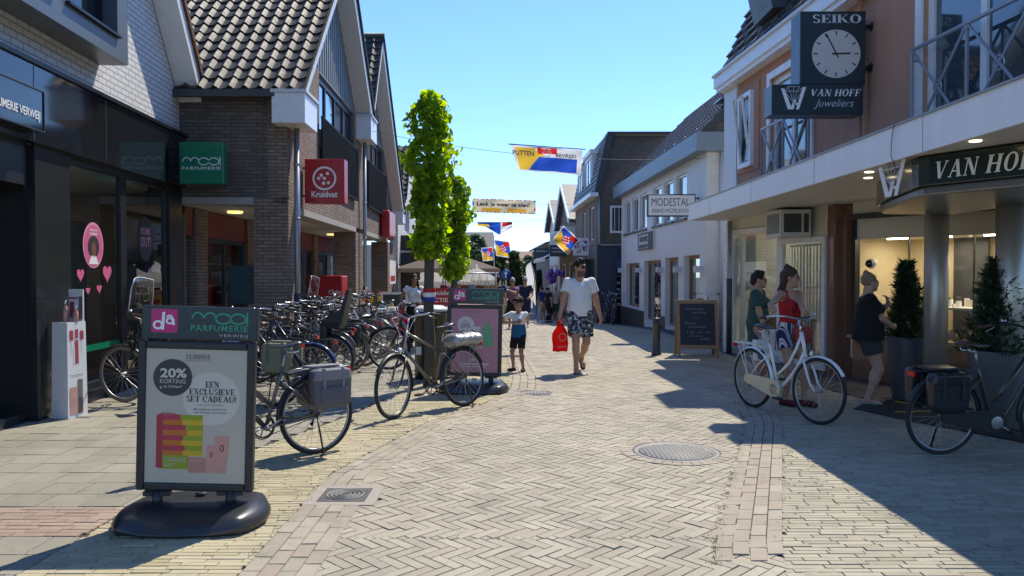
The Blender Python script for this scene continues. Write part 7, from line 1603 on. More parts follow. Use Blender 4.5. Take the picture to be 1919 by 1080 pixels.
    for s in (-1, 1): arm(b, s, 0); leg(b, s, 0); foot(b, s, 0)
    b.cap(tor(0, .012, .44), hp(0, .02, -.06), .062 * w, .053 * (w ** .6), .035)
    fw = P.get('face', 1.0); b.ell(hp(0, .015, .04), (.076 * sc * fw, .096 * sc, .088 * sc), .02, Mb); b.ell(hp(0, -.025, -.03), (.064 * sc * fw, .070 * sc, .085 * sc), .03, Mb); b.cap(hp(0, -.075, -.095), hp(0, -.07, -.085), .026 * sc, .026 * sc, .03)
    b.cap(hp(0, -.094, .012), hp(0, -.112, -.028), .010 * sc, .0145 * sc, .012); b.cap(hp(-.03, -.085, .032), hp(.03, -.085, .032), .012 * sc, .012 * sc, .02)
    for s in (-1, 1): b.ell(hp(s * .078 * fw, .012, -.005), (.010 * sc, .020 * sc, .032 * sc), .01, Mb); b.cap(hp(s * .033, -.097, .008), hp(s * .033, -.097, .008), .012 * sc, .012 * sc, .008)
    b.cap(hp(-.02, -.092, -.062), hp(.02, -.092, -.062), .008 * sc, .008 * sc, .012)
    # hands with five fingers
    for s in (-1, 1):
        n = side_n[s]; d = Vector(P.get('hdir_' + n, wri[s] - elb[s])).normalized(); pn = Vector(P.get('palm_' + n, (-s, 0, 0))); pn = (pn - d * pn.dot(d)).normalized(); lat = d.cross(pn) * (1 if s > 0 else -1); cu = P.get('curl_' + n, .45); W_ = wri[s]; hs = P.get('hand', 1.0) * (.93 if fem else 1)
        b.cap(W_, W_ + d * .03 * hs, .027 * hs, .028 * hs, .015)
        for q in (-.026, -.009, .009, .026): b.cap(W_ + d * .02 * hs + lat * q * .7 * hs, W_ + d * .088 * hs + lat * q * hs, .0155 * hs, .0135 * hs, .012)
        for q, Lf in ((-.031, .062), (-.0105, .076), (.0105, .082), (.031, .074)):
            p0 = W_ + d * .09 * hs + lat * q * hs; d1 = (d * cos(cu) + pn * sin(cu)); p1 = p0 + d1 * Lf * .5 * hs; d2 = (d * cos(cu * 2.1) + pn * sin(cu * 2.1)); p2 = p1 + d2 * Lf * .38 * hs; d3 = (d * cos(cu * 2.9) + pn * sin(cu * 2.9)); p3 = p2 + d3 * Lf * .25 * hs
            b.cap(p0, p1, .0098 * hs, .0088 * hs, .005); b.cap(p1, p2, .0088 * hs, .008 * hs, .004); b.cap(p2, p3, .008 * hs, .007 * hs, .004)
        p0 = W_ + d * .028 * hs + lat * .028 * hs; p1 = p0 + (lat * .55 + d * .75 + pn * .35).normalized() * .042 * hs; p2 = p1 + (d * .8 + pn * (.4 + cu * .5) + lat * .1).normalized() * .032 * hs; b.cap(p0, p1, .014 * hs, .0115 * hs, .01); b.cap(p1, p2, .0112 * hs, .009 * hs, .005)
    iM = Mb.T
    def pick(c):
        q = (c - np.array(hd)) @ Mb / sc; r = np.zeros(len(c), int); hm = (np.abs(q) < .16).all(1); x, y, z = q[:, 0], q[:, 1], q[:, 2]
        r[hm & (np.abs(np.abs(x) - .033) < .014) & (np.abs(z - .006) < .0065) & (y < -.07)] = 1; r[hm & (np.abs(np.abs(x) - .034) < .021) & (np.abs(z - .031) < .0055) & (y < -.07)] = 2; r[hm & (np.abs(x) < .022) & (np.abs(z + .064) < .009) & (y < -.07)] = 3
        if beard: r[hm & (z < -.052) & (z > -.14) & (y < .0) & (r != 3)] = 4
        return r
    M1 = t; bo = fmesh('body', b, [skin, EYE_, BROW, LIP, BEARD], t, pick)
    def cl(name, f, mats, pick=None): return fmesh(name, f, mats if isinstance(mats, list) else [mats], t, pick)
    # clothes
    if bottom:
        kind, m, ln, loose = bottom; f = F(); g = .012
        f.ell(tor(0, .015, .02), (.158 * wide * w + g, .115 * w + g, .13), .05); f.ell(tor(0, .075, -.03), (.125 * wide * w + g, .07 * w + g, .10 + g), .04); f.ell(tor(0, -.008 - belly * .4, .12), (.140 * wide * w + g, .100 * w + belly + g, .12), .05)
        if kind == 'skirt': f.cyl(V(0, .01, hz + .05), V(0, .0, hz + .05 - ln), .155 * w * wide, (.17 + loose) * w, .05, .75)
        else:
            for s in (-1, 1):
                if ln <= 1: e = lerp(hip[s], knee[s], ln); f.rcap(hip[s], e, .098 * lw + loose * .8, lerp(.098, .066, ln) * lw + loose * 1.5, .03)
                else: f.cap(hip[s], knee[s], .094 * lw + loose, .062 * lw + loose, .03); e = lerp(knee[s], ank[s], ln - 1); f.rcap(knee[s], e, .064 * lw + loose, .048 * lw + loose, .03)
        f.cut(tor(0, 0, .13), Matrix.Rotation(lean, 3, 'X') @ V(0, 0, 1)); f.folds(.0022, 1, H * 10); cl('trousers' if kind == 'pants' else kind, f, m)
    if top:
        kind, m, hem, slv = top; f = F(); g = P.get('tg', .016); torso(f, g)
        if P.get('loose', 0): f.cyl(tor(0, -.0, .36), tor(0, -.0, hem), .15 * wide * w, (.158 + P['loose']) * wide * w, .05, .72)
        if slv > 0:
            for s in (-1, 1):
                e = lerp(S_[s], elb[s], min(1, slv)); f.rcap(S_[s], e, .056 * aw + .012, .052 * aw + .016 + .008 * (slv < .8), .035)
                if slv > 1: f.cap(S_[s], elb[s], .06 * aw, .052 * aw, .02); f.rcap(elb[s], lerp(elb[s], wri[s], slv - 1), .05 * aw, .04, .02)
        f.cut(tor(0, 0, hem), Matrix.Rotation(lean, 3, 'X') @ V(0, 0, -1))
        if kind == 'tank':
            f.cap(tor(0, -.16, .50), tor(0, -.06, .46), .085, .09, .02, 's')
            for s in (-1, 1): f.cap(tor(s * (sh + .035), -.1, .44), tor(s * (sh + .035), .1, .44), .075, .075, .02, 's')
        else: f.cap(tor(0, -.12, .56), tor(0, .02, .53), .072, .066, .02, 's')
        f.folds(P.get('fold', .0030), .8, H * 7); mm = m if isinstance(m, list) else [m]
        cl('shirt' if kind != 'dress' else 'dress', f, mm, (lambda c: (c[:, 2] < P['split']).astype(int)) if len(mm) > 1 and 'split' in P else None)
    if shoes:
        kind, m = shoes
        for s in (-1, 1):
            f = F()
            if kind == 'shoe': foot(f, s, .009); f.cut(ank[s] + V(0, 0, .005), (0, 0, 1))
            else:
                d = footv(s); a = ank[s] - V(0, 0, .05) ; lat = V(-d.y, d.x, 0).normalized() if abs(d.x) + abs(d.y) > .1 else V(1, 0, 0); up = lat.cross(d).normalized(); up = up if up.z > -.5 else -up; a = ank[s] - up * .062 * (1 if abs(d.z) < .6 else .5) - d * .045
                f.cap(a, a + d * .21, .036, .044, .01); f.cut(a + up * .004, up) ; f.cut(a - up * .016, -up)
                if kind == 'slide': f.cap(a + d * .15 - lat * .035 + up * .03, a + d * .15 + lat * .035 + up * .045, .024, .024, .01)
                else: f.cap(a + d * .19 + up * .03, a + d * .11 + lat * .04, .008, .008, .01); f.cap(a + d * .19 + up * .03, a + d * .11 - lat * .04, .008, .008, .01)
            cl('shoe' if kind == 'shoe' else 'sandal', f, m)
    if hair:
        kind, m = hair; f = F(); f.ell(hp(0, .022, .045), (.084 * sc * fw, .103 * sc, .095 * sc), .02, Mb)
        if kind in ('short', 'crop'): f.cap(hp(0, .08, -.03), hp(0, .06, .02), .055 * sc, .07 * sc, .02); f.cap(hp(0, -.055, .115), hp(0, .03, .125), .032 * sc, .035 * sc, .03)
        if kind == 'boy': f.cap(hp(-.05, -.06, .085), hp(.05, -.06, .085), .03 * sc, .03 * sc, .02); f.cap(hp(0, .08, -.03), hp(0, .06, .02), .05 * sc, .07 * sc, .02)
        if kind == 'curly':
            rs = random.Random(3)
            for i in range(26): a = rs.uniform(0, 6.28); e = rs.uniform(-.3, 1.5); q = (.082 * cos(a) * cos(e), .02 + .095 * sin(a) * cos(e), .05 + .085 * sin(e)); f.cap(hp(*q), hp(*q), .026 * sc, .026 * sc, .012)
        if kind in ('bun', 'longbun'): f.cap(hp(0, .045, .118), hp(0, .06, .138), .042 * sc, .036 * sc, .02)
        if kind in ('long', 'longbun'):
            for s in (-1, 1): f.cap(hp(s * .06, .055, .02), tor(s * .075, .075, .53), .042, .045, .03); f.cap(tor(s * .075, .075, .53), tor(s * .07, .085, P.get('hairlen', .34)), .042, .022, .03)
            f.cap(hp(0, .085, .02), tor(0, .10, .45), .055, .05, .03)
            if kind == 'long': f.cap(hp(.062, -.02, .03), tor(.095, -.06, .46), .024, .026, .02); f.cap(tor(.095, -.06, .46), tor(.09, -.10, .32), .026, .014, .02)
        # clear the face
        f.ell(hp(0, -.105, -.045), (.068 * sc * fw, .085 * sc, .115 * sc), .02, Mb, 's'); f.folds(.0035, 2.2, 3); cl('hair', f, m)
    if glasses:
        g = MB(); fm = glasses
        for s in (-1, 1): c = hp(s * .034, -.112, .010); x = HM @ V(1, 0, 0); z = HM @ V(0, 0, 1); y = HM @ V(0, 1, 0); g.rbox(c, x * .026 * sc, y * .003, z * .018 * sc, fm); g.tube([hp(s * .058, -.108, .014), hp(s * .079, -.02, .012), hp(s * .080, .01, .008)], .003, fm, 5)
        g.tube([hp(-.012, -.112, .014), hp(.012, -.112, .014)], .003, fm, 5); g.build('sunglasses', t, bevel=.003)
    if extra: extra(t, dict(tor=tor, hp=hp, wri=wri, elb=elb, S=S_, ank=ank, knee=knee, hip=hip))
    t.scale = (k, k, k); t['joints'] = 0; del t['joints']
    return t, dict(tor=tor, hp=hp, wri=wri, elb=elb, k=k, loc=Vector(loc), R=Matrix.Rotation(rotz, 3, 'Z'))
def wpos(J, q): return J['loc'] + J['R'] @ (Vector(q) * J['k'])
def tolocal(loc, rotz, H, q): return tuple((Matrix.Rotation(-rotz, 3, 'Z') @ (Vector(q) - Vector(loc))) / (H / 1.75))
GL = pbr('dark glasses', (.01, .01, .012), .08, coat=.5)
# walking man
g = at(1086, 698); loc = (g[0], g[1], 0)
_, J = person('bearded man in white T-shirt and camouflage shorts walking with a red shopping bag', loc, radians(6), 1.82,
    dict(foot_r=(-.085, -.17, .075), foot_l=(.09, .30, .20), toe_r=(-.1, -1, -.26), toe_l=(.10, -.55, -.85), knee_l=(.05, -1, .1), hand_r=(-.335, -.10, .83), hand_l=(.335, .05, .86), elbow_r=(-.3, .8, -.2), elbow_l=(.3, .9, -.2), look=(radians(32), 0, 0), curl_r=.75, curl_l=.4, palm_l=(-.6, .6, 0), loose=.018, armw=1.14, legw=1.05, face=1.05, fold=.0042),
    w=1.09, belly=.02, wide=1.02, top=('tshirt', C_white, -.06, .62), bottom=('shorts', C_camo, .80, .024), shoes=('flip', C_black), hair=('crop', H_dark), glasses=GL, beard=True, skin=SK, vox=.0078)
def bag(name, label, top, w, h, m, deco=None, rz=0.0, group=None, seed=1):
    t = thing(name, label, 'bag', top, rz, group); q = MB(); n = 18; K = 12; vs = []; rs = random.Random(seed)
    for j in range(K + 1):
        v = j / K; z = -.09 - h * v; ww = w * (.30 + .70 * min(1, v * 3.2)) * (1 - .06 * v) if v < .95 else w * .9; dd = .5 * w * (.2 + .8 * min(1, v * 2)) * (.8 if v < .95 else .55)
        for i in range(n): a = 2 * pi * i / n; r = 1 + .07 * sin(5 * a + seed) * (1 - v) + .05 * sin(3 * a + 9 * v + seed); vs.append((ww * .5 * cos(a) * r, dd * .5 * sin(a) * r, z + .008 * sin(4 * a)))
    q.add(vs, [(j * n + i, j * n + (i + 1) % n, (j + 1) * n + (i + 1) % n, (j + 1) * n + i)[::-1] for j in range(K) for i in range(n)] + [tuple(range(K * n, (K + 1) * n))], m, True)
    for s in (-1, 1): q.tube([(s * w * .14, .0, -.10), (s * .016, 0, .0), (0, 0, .015)], [.03, .016, .012], m, 6)
    q.build('sack', t)
    if deco: q = MB(); deco(Plane2((0, -.26 * w, -.09), (1, 0, 0), (0, 0, 1)), q, w, h); q.build('print', t)
    return t
M_redbag = clothmat('red plastic', (.80, .035, .03)); M_redprint = pbr('bag print', (.62, .16, .14), .5)
def dr_bag(pl, m, w, h): pl.arc(m, .02, -h * .45, w * .26, w * .26, 0, 2 * pi, .02, .02, M_redprint, 28); pl.text(m, 'Kruidvat', -w * .22, -h * .86, w * .32, -h * .74, .022, M_redprint, .02)
q = wpos(J, J['wri'][-1]) + Vector((-.005, -.02, -.07)); bag('plastic_bag', 'red plastic shopping bag with a ring print in the hand of the walking man', q, .26, .42, M_redbag, dr_bag, radians(8))
# boy
g = at(972, 697); loc = (g[0], g[1], 0)
person('small boy in a white and blue T-shirt stretching his arm towards the poster stand', loc, radians(-22), 1.16,
    dict(foot_r=(-.13, -.02, .075), foot_l=(.14, -.05, .075), toe_r=(-.45, -1, -.2), toe_l=(.25, -1, -.2), hand_r=(-.62, -.20, 1.16), hand_l=(-.16, -.28, 1.22), elbow_r=(.1, .4, -1), elbow_l=(1, .2, -.5), look=(radians(-14), radians(14), 0), curl_r=.25, curl_l=.5, palm_r=(0, 0, -1), head=1.36, head_off=(0, -.01, .035), face=1.0, hand=1.05, split=1.16, loose=.05, armw=.95),
    w=.98, top=('tshirt', [C_white, C_blue], -.10, .75), bottom=('shorts', C_black, .78, .012), shoes=('shoe', C_black), hair=('boy', H_dark), skin=SK2, vox=.010)
# woman in the red top, hands on the handlebar of the white bicycle
bpy.context.view_layer.update()
ho = [c for c in WB.children if c.name.startswith('handlebar')][0]; grips = [c for c in ho.children if c.name.startswith('grip')]
gp = []
for c in grips: vv = [c.matrix_world @ v.co for v in c.data.vertices]; gp.append(sum(vv, Vector()) / len(vv))
gp.sort(key=lambda p: p.x); HL, HR = gp[0], gp[1]
loc = (3.37, 9.38, 0); rz = radians(20); Hh = 1.67
up = Vector((0, .055, .045))
person('woman in a red tank top and striped shorts holding the white bicycle', loc, rz, Hh,
    dict(foot_r=(-.09, -.02, .075), foot_l=(.11, -.14, .075), toe_r=(.2, -1, -.25), toe_l=(.25, -1, -.25), hand_r=tolocal(loc, rz, Hh, HL + up), hand_l=tolocal(loc, rz, Hh, HR + up), hdir_r=(.0, -.85, -.5), hdir_l=(0.1, -.85, -.5), palm_r=(0, -.4, -1), palm_l=(0, -.4, -1), elbow_r=(-.2, .45, -1), elbow_l=(.25, .3, -1), look=(radians(42), radians(4), 0), twist=radians(10), curl_r=.8, curl_l=.8, tg=.010, hairlen=.30, fold=.002),
    w=.97, fem=True, top=('tank', C_red, .07, 0), bottom=('shorts', C_stripe, .42, .016), shoes=('shoe', C_wine), hair=('longbun', H_brown), glasses=pbr('pale red glasses', (.4, .12, .10), .2), skin=SK, vox=.0082)
m_ = MB(); softbox(m_, (0, 0, 0), .11, .045, .10, pbr('red leather', (.34, .03, .03), .45), .08); o = m_.build('shoulder_bag'); o.location = Vector((3.47, 9.21, .86)); o.rotation_euler = (0, 0, rz)
m_ = MB(); a = Vector((3.47, 9.21, .94)); m_.tube([(-.07, .02, .08), (-.17, .10, .42), (-.18, .24, .55)], .006, pbr('red strap', (.3, .03, .03), .5), 5); m_.build('strap', o); tag(o, 'red leather shoulder bag hanging at the hip of the woman in the red top', 'bag')
# woman in the green dress
loc = (3.50, 11.0, 0); rz = radians(58); Hh = 1.62
_, J = person('dark haired woman in a bottle green dress with a white purse behind the white bicycle', loc, rz, Hh,
    dict(foot_r=(-.09, .03, .075), foot_l=(.09, -.03, .075), hand_r=(-.25, -.16, .90), hand_l=(.26, -.02, .86), elbow_r=(-.4, 1, 0), look=(radians(12), 0, 0), curl_r=.8, loose=.05, armw=1.05), w=1.10, fem=True, belly=.015, top=('dress', C_green, .0, .7), bottom=('skirt', C_green, .5, .03), shoes=('shoe', C_black), hair=('short', H_dark), glasses=GL, vox=.009)
q = wpos(J, J['wri'][-1]); m_ = MB(); softbox(m_, (0, 0, 0), .11, .03, .075, pbr('white leather', (.7, .69, .66), .4), .0); m_.tube([(-.06, 0, .07), (0, 0, .13), (.06, 0, .07)], .005, MAT['grey_white'], 5); o = m_.build('purse'); o.location = q + Vector((.06, -.06, -.09)); o.rotation_euler = (0, 0, radians(10)); tag(o, 'small white leather purse in the hand of the woman in the green dress', 'purse')
t = thing('paper_bag', 'white paper carrier bag beside the saddle of the white bicycle', 'bag', q + Vector((-.05, -.12, -.43)), radians(8)); m_ = MB(); m_.hexa([(-.13, -.05, 0), (.13, -.05, 0), (.13, .05, 0), (-.13, .05, 0), (-.135, -.055, .28), (.135, -.055, .28), (.135, .055, .28), (-.135, .055, .28)], MAT['white_gloss']); m_.build('sack', t); m_ = MB(); m_.tube([(-.06, -.05, .28), (-.05, -.05, .38), (.05, -.05, .38), (.06, -.05, .28)], .006, MAT['grey_white'], 5); m_.build('handle', t)
# woman in black looking into the jewel window
g = at(1626, 758); loc = (g[0], g[1], 0)
def shirt_print(t, j):
    m = MB(); pl = Plane2(j['tor'](0, -.155, .30), (1, 0, 0), (0, 0, 1)); script_scribble(pl, m, -.09, -.02, .09, .02, 0, MAT['grey_white'], 22, .006, 3); 
person('woman with a blond bun in black T-shirt and shorts looking into the jewel window', loc, radians(72), 1.60,
    dict(foot_r=(-.10, .02, .075), foot_l=(.11, -.03, .075), toe_r=(-.35, -1, -.25), toe_l=(.1, -1, -.25), hand_r=(.02, -.30, 1.04), hand_l=(.13, -.26, 1.34), elbow_r=(-.8, .4, -.6), elbow_l=(.7, .1, -1), hdir_r=(.8, -.5, .1), hdir_l=(-.25, .25, 1), palm_l=(-.4, 1, 0), look=(radians(22), 0, 0), curl_r=.9, curl_l=.5, loose=.06, armw=1.2, legw=1.18, face=1.06),
    w=1.24, fem=True, belly=.025, wide=1.06, top=('tshirt', C_black, -.06, .75), bottom=('shorts', C_dgrey, .50, .02), shoes=('slide', pbr('turquoise strap', (.03, .30, .42), .5)), hair=('bun', H_blond), skin=SK3, vox=.0085)
# person inside the shop door
q = A1.p(2.75, 0, -.62); person('person in dark clothes with light hair standing just inside the white shop door', (q.x, q.y, .05), radians(170), 1.62, dict(look=(0, 0, 0)), w=1.15, top=('tshirt', C_black, -.12, 1.8), bottom=('pants', C_black, 1.9, .012), shoes=('shoe', C_black), hair=('short', H_grey), vox=.014)
# woman with the red bag by the tree
Yw = 16.6; loc = ((777 - 960) / FPX * Yw, Yw, 0)
_, J = person('long haired woman in a white top carrying a full red bag past the taller linden', loc, radians(12), 1.58,
    dict(foot_r=(-.09, -.12, .075), foot_l=(.09, .14, .085), hand_r=(-.30, -.16, 1.02), hand_l=(.15, -.30, 1.06), elbow_r=(-.5, .8, -.2), elbow_l=(.7, .4, -.5), hdir_r=(-.1, -.3, -1), look=(radians(8), 0, radians(6)), curl_r=.8, curl_l=.6), w=1.02, fem=True, top=('tshirt', C_white, .03, .4), bottom=('pants', C_black, 1.92, .006), shoes=('shoe', C_black), hair=('long', H_dark), skin=SK2, vox=.0105)
q = wpos(J, J['wri'][-1]) + Vector((-.02, -.02, -.05)); bag('plastic_bag', 'bulging bright red plastic bag carried by the long haired woman', q, .36, .52, M_redbag, None, .2, seed=4)
# passers-by down the street
def by(label, px, py, H, rz, **k):
    g = at(px, py); return person(label, g, rz, H, k.pop('P', {}), vox=k.pop('vox', .016), **k)
Yp = 23.0; g = ((957 - 960) / FPX * Yp + .16, Yp - .25, ZG(Yp))
bpy.context.view_layer.update(); ho = [c for c in PUSHED.children if c.name.startswith('handlebar')][0]; gp = []
for c in ho.children:
    if c.name.startswith('grip'): vv = [c.matrix_world @ v.co for v in c.data.vertices]; gp.append(sum(vv, Vector()) / len(vv))
gp.sort(key=lambda p: p.x); up = Vector((0, .05, .05)); loc = (gp[1].x + .12, gp[1].y + .42, ZG(gp[1].y + .4)); rz = radians(-14)
person('grey haired woman in a purple shirt pushing the bicycle with a crate', loc, rz, 1.52, dict(lean=radians(8), hand_r=tolocal(loc, rz, 1.52, gp[0] + up), hand_l=tolocal(loc, rz, 1.52, gp[1] + up), elbow_r=(-.8, .6, -.5), elbow_l=(.8, .6, -.5), foot_r=(-.09, -.15, .075), foot_l=(.09, .12, .09)), w=1.12, fem=True, top=('tshirt', C_purple, -.05, .6), bottom=('shorts', C_black, .9, .02), shoes=('shoe', C_white), hair=('short', H_grey), glasses=GL, vox=.014)
g = at(978, 618); person('elderly man with white hair in a navy polo shirt beside the grey haired woman', (g[0] + .12, 24.6, ZG(24.6)), radians(-8), 1.63, dict(hand_r=(-.2, -.32, 1.05), hand_l=(.2, -.32, 1.05), foot_r=(-.09, -.1, .075), foot_l=(.09, .1, .08)), w=1.15, belly=.03, top=('tshirt', C_navy, -.05, .7), bottom=('shorts', C_navy, .9, .02), shoes=('shoe', C_white), hair=('short', H_grey), glasses=GL, vox=.014)
by('man in a dark teal T-shirt and beige shorts walking away by the poster stand', 933, 622, 1.52, radians(186), w=1.15, top=('tshirt', C_teal, -.06, .65), bottom=('shorts', C_beige, .95, .025), shoes=('shoe', C_white), hair=('crop', H_dark), P=dict(foot_r=(-.09, .12, .08), foot_l=(.09, -.12, .075)))
by('person in a white shirt sitting low by the hedge behind the poster stand', 917, 612, 1.36, radians(150), w=1.0, fem=True, top=('tshirt', C_white, -.06, .65), bottom=('shorts', C_navy, .9, .02), shoes=('shoe', C_black), hair=('short', H_brown))
by('woman in a lilac top walking between the two grey haired people', 968, 606, 1.40, radians(8), w=1.0, fem=True, top=('tshirt', C_beige, -.06, .5), bottom=('pants', C_navy, 1.9, .01), shoes=('shoe', C_black), hair=('short', H_brown))
by('person in a pale shirt and green grey shorts seen from behind at the awning shop', 1041, 606, 1.56, radians(172), w=1.1, top=('tshirt', C_beige, -.05, .6), bottom=('shorts', C_green, .85, .02), shoes=('shoe', C_white), hair=('short', H_grey), P=dict(foot_r=(-.08, .1, .08), foot_l=(.08, -.1, .075)))
by('man in a blue polo shirt leaning over a table under the awning', 1018, 604, 1.56, radians(215), w=1.1, top=('tshirt', cloth('royal blue cotton', (.025, .05, .20)), -.05, .6), bottom=('shorts', C_beige, .9, .02), shoes=('shoe', C_white), hair=('crop', H_dark), P=dict(lean=radians(10)))
by('woman in dark clothes in the shade under the awning beside the blue shirt', 1027, 606, 1.5, radians(120), w=1.05, fem=True, top=('tshirt', C_black, -.05, .6), bottom=('pants', C_black, 1.9, .01), shoes=('shoe', C_black), hair=('short', H_dark))
# terrace guests
for px, Y, rz, m, hr, lb in ((893, 24.5, 40, C_navy, H_blond, 'blond guest in navy sitting on the terrace by the market stall'), (881, 26.5, -60, C_white, H_dark, 'guest in a white shirt sitting on the terrace behind the stall'), (905, 26, 200, C_beige, H_brown, 'guest with brown hair seated closest to the hedge bush')):
    g = ((px - 960) / FPX * Y, Y, ZG(Y)); person(lb, g, radians(rz), 1.62, dict(drop=-.44, foot_r=(-.1, -.40, .075), foot_l=(.1, -.42, .075), knee_r=(0, -1, .6), knee_l=(0, -1, .6), hand_r=(-.15, -.32, .66), hand_l=(.15, -.32, .66)), w=1.05, top=('tshirt', m, .0, .6), bottom=('pants', C_navy, 1.9, .01), shoes=('shoe', C_black), hair=('short', hr), vox=.018)
    t = thing('terrace_chair', 'dark terrace chair under the ' + lb.split(' sitting')[0].split(' seated')[0], 'chair', g, radians(rz)); m_ = MB(); m_.box(-.22, .22, -.2, .22, .42, .45, MAT['black_plastic']); m_.build('seat', t); m_ = MB(); m_.box(-.22, .22, .2, .24, .46, .82, MAT['black_plastic']); m_.build('backrest', t)
    for x in (-.2, .2):
        for y in (-.18, .2): m_ = MB(); m_.tube([(x, y, 0), (x, y, .42)], .015, MAT['black_plastic'], 6); m_.build('leg', t)
# ================================================================== street furniture and goods
g = at(805, 706); LB = (g[0] - .0, g[1] + .25)
LB = (-1.23, 11.75)
t = thing('litter_bin', 'round black litter bin with a pale domed lid behind the first tree', 'litter bin', (LB[0], LB[1], 0))
m_ = MB(); m_.lathe([(.235, 0), (.25, .02), (.25, .98), (.262, .985), (.262, 1.02), (.25, 1.025)], MAT['black_metal'], (0, 0, 0), 32); m_.build('body', t)
m_ = MB(); m_.lathe([(.262, 1.021), (.25, 1.06), (.18, 1.10), (.0, 1.115)], MAT['grey_white'], (0, 0, 0), 32); m_.build('lid', t)
m_ = MB(); m_.box(-.2, -.12, -.262, -.25, .38, .5, MAT['grey_white']); m_.build('plate', t); m_ = MB(); m_.box(-.11, .11, -.263, -.2, .74, .9, MAT['interior_dark']); m_.build('opening', t)
# bollard
g = at(1230, 667); t = thing('bollard', 'dark cast iron bollard with a domed cap in the brick street', 'bollard', g); m_ = MB(); m_.lathe([(.095, 0), (.095, .06), (.075, .09), (.075, .60), (.085, .61), (.085, .64), (.06, .66)], MAT['dark_grey'], (0, 0, 0), 20); m_.build('post', t); m_ = MB(); m_.lathe([(.06, .655), (.075, .68), (.055, .72), (.0, .735)], MAT['dark_grey'], (0, 0, 0), 20); m_.build('cap', t)
# chalkboard
g = G(1305, 668); t = thing('chalkboard', 'wooden A-frame chalkboard with handwritten specials at the edge of the shade', 'chalkboard', (g.x, g.y, 0), radians(-5)); w = .39
for s, nm in ((-1, 'front_panel'), (1, 'rear_panel')):
    Mx = Matrix.Translation((0, s * .26, 0)) @ Matrix.Rotation(s * radians(13), 4, 'X'); m_ = MB(Mx)
    m_.box(-w, -w + .06, -.012, .012, 0, 1.1, MAT['wood']); m_.box(w - .06, w, -.012, .012, 0, 1.1, MAT['wood']); m_.box(-w + .06, w - .06, -.012, .012, 1.03, 1.1, MAT['wood']); m_.box(-w + .06, w - .06, -.012, .012, .16, .23, MAT['wood']); fo = m_.build(nm, t)
    m_ = MB(Mx); m_.box(-w + .06, w - .06, -.006, .006, .23, 1.03, pbr('slate board', (.018, .022, .03), .55, var=.3, vs=4)); bo = m_.build('board', fo)
    if s < 0:
        m_ = MB(); pl = Plane2(Mx @ Vector((0, -.0075, 0)), (1, 0, 0), Mx.to_3x3() @ Vector((0, 0, 1))); ch = pbr('chalk', (.30, .31, .33), .9)
        for txt, x0, x1, z in (('Woensdag', -.22, .12, .90), ('gehaktdag', -.08, .18, .83), ('Verse', -.23, -.04, .63), ('tompoezen', -.18, .16, .55), ('1,95', -.2, -.06, .45), ('per stuk', .0, .24, .45), ('lekker bij de', -.17, .08, .38), ('koffie', .04, .22, .33)): pl.text(m_, txt, x0, z, x1, z + .045, 0, ch, -.008, shear=.25)
        pl.line(m_, [(-.1, .745), (.06, .75)], .004, 0, ch); m_.build('lettering', bo)
# air conditioner
t = thing('air_conditioner', 'boxy white air conditioner with dark grille over the white shop door', 'air conditioner', (4.5, 12.9, 2.2)); a, b = D(1452, 444, 12.55), D(1484, 393, 12.55)
m_ = MB(); c0 = D(1452, 444, 12.55); x0, x1 = D(1462, 400, 12.5).x, D(1518, 400, 12.5).x; z0, z1 = 2.2, 2.64; m_.box(x0, x1 + .02, 12.5, 13.2, z0, z1, MAT['grey_white']); m_.build('casing', t, world=True, bevel=.012)
m_ = MB(); m_.box(x0 - .006, x0 - .001, 12.56, 13.14, z0 + .06, z1 - .06, MAT['dark_grey']); m_.box(x0 + .06, x1 - .14, 12.49, 12.498, z0 + .07, z1 - .07, MAT['dark_grey']); m_.box(x1 - .1, x1 - .02, 12.49, 12.498, z0 + .07, z1 - .07, MAT['dark_grey']); m_.build('grille', t, world=True)
m_ = MB()
for i in range(9): z = z0 + .08 + i * .035; m_.box(x0 - .009, x0 - .006, 12.56, 13.14, z, z + .006, MAT['grey_white'])
for i in range(9): y = 12.6 + i * .06; m_.box(x0 - .009, x0 - .006, y, y + .006, z0 + .06, z1 - .06, MAT['grey_white'])
m_.build('grille_bars', t, world=True)
# perfume display box
g = at(131, 787); t = thing('display_stand', 'tall white cardboard perfume display stand by the shop window', 'display stand', (g[0] - .09, g[1] + .16, 0), radians(-14)); M_pp = pbr('perfume print', (.55, .32, .25), .5, var=.4, vs=9); M_rose = pbr('rose print', (.42, .06, .09), .6, var=.3, vs=14)
m_ = MB(); m_.hexa([(-.11, -.14, 0), (.11, -.14, 0), (.11, .14, 0), (-.11, .14, 0), (-.10, -.13, 1.06), (.10, -.13, 1.06), (.10, .13, 1.06), (-.10, .13, 1.06)], MAT['white_gloss']); m_.build('box', t)
m_ = MB(); m_.box(-.105, .085, .11, .128, 1.062, 1.42, MAT['white_gloss']); m_.build('back_panel', t)
m_ = MB(); pl = Plane2((.110, 0, 0), (0, 1, 0), (-.0094, 0, 1)); q = pl
for y0, y1, z0, z1, mt in ((-.10, -.05, .86, .97, M_rose), (-.025, .02, .88, .98, M_rose), (.045, .095, .86, .96, M_rose), (-.08, -.07, .72, .86, MAT['grey_white']), (.065, .075, .72, .86, MAT['grey_white']), (-.05, .03, .60, .80, MAT['white_gloss']), (-.03, .02, .60, .86, M_rose), (-.11, -.01, .04, .34, M_pp), (.0, .07, .04, .42, M_ink2), (.0, .07, .04, .22, M_pp), (-.1, .09, .47, .475, M_ink2), (-.08, .07, .455, .459, M_ink2)): pl.rect(m_, y0, z0, y1, z1, .002 + (.001 if mt is not MAT['white_gloss'] else 0), mt)
pl = Plane2((0, .1095, 0), (1, 0, 0), (0, 0, 1))
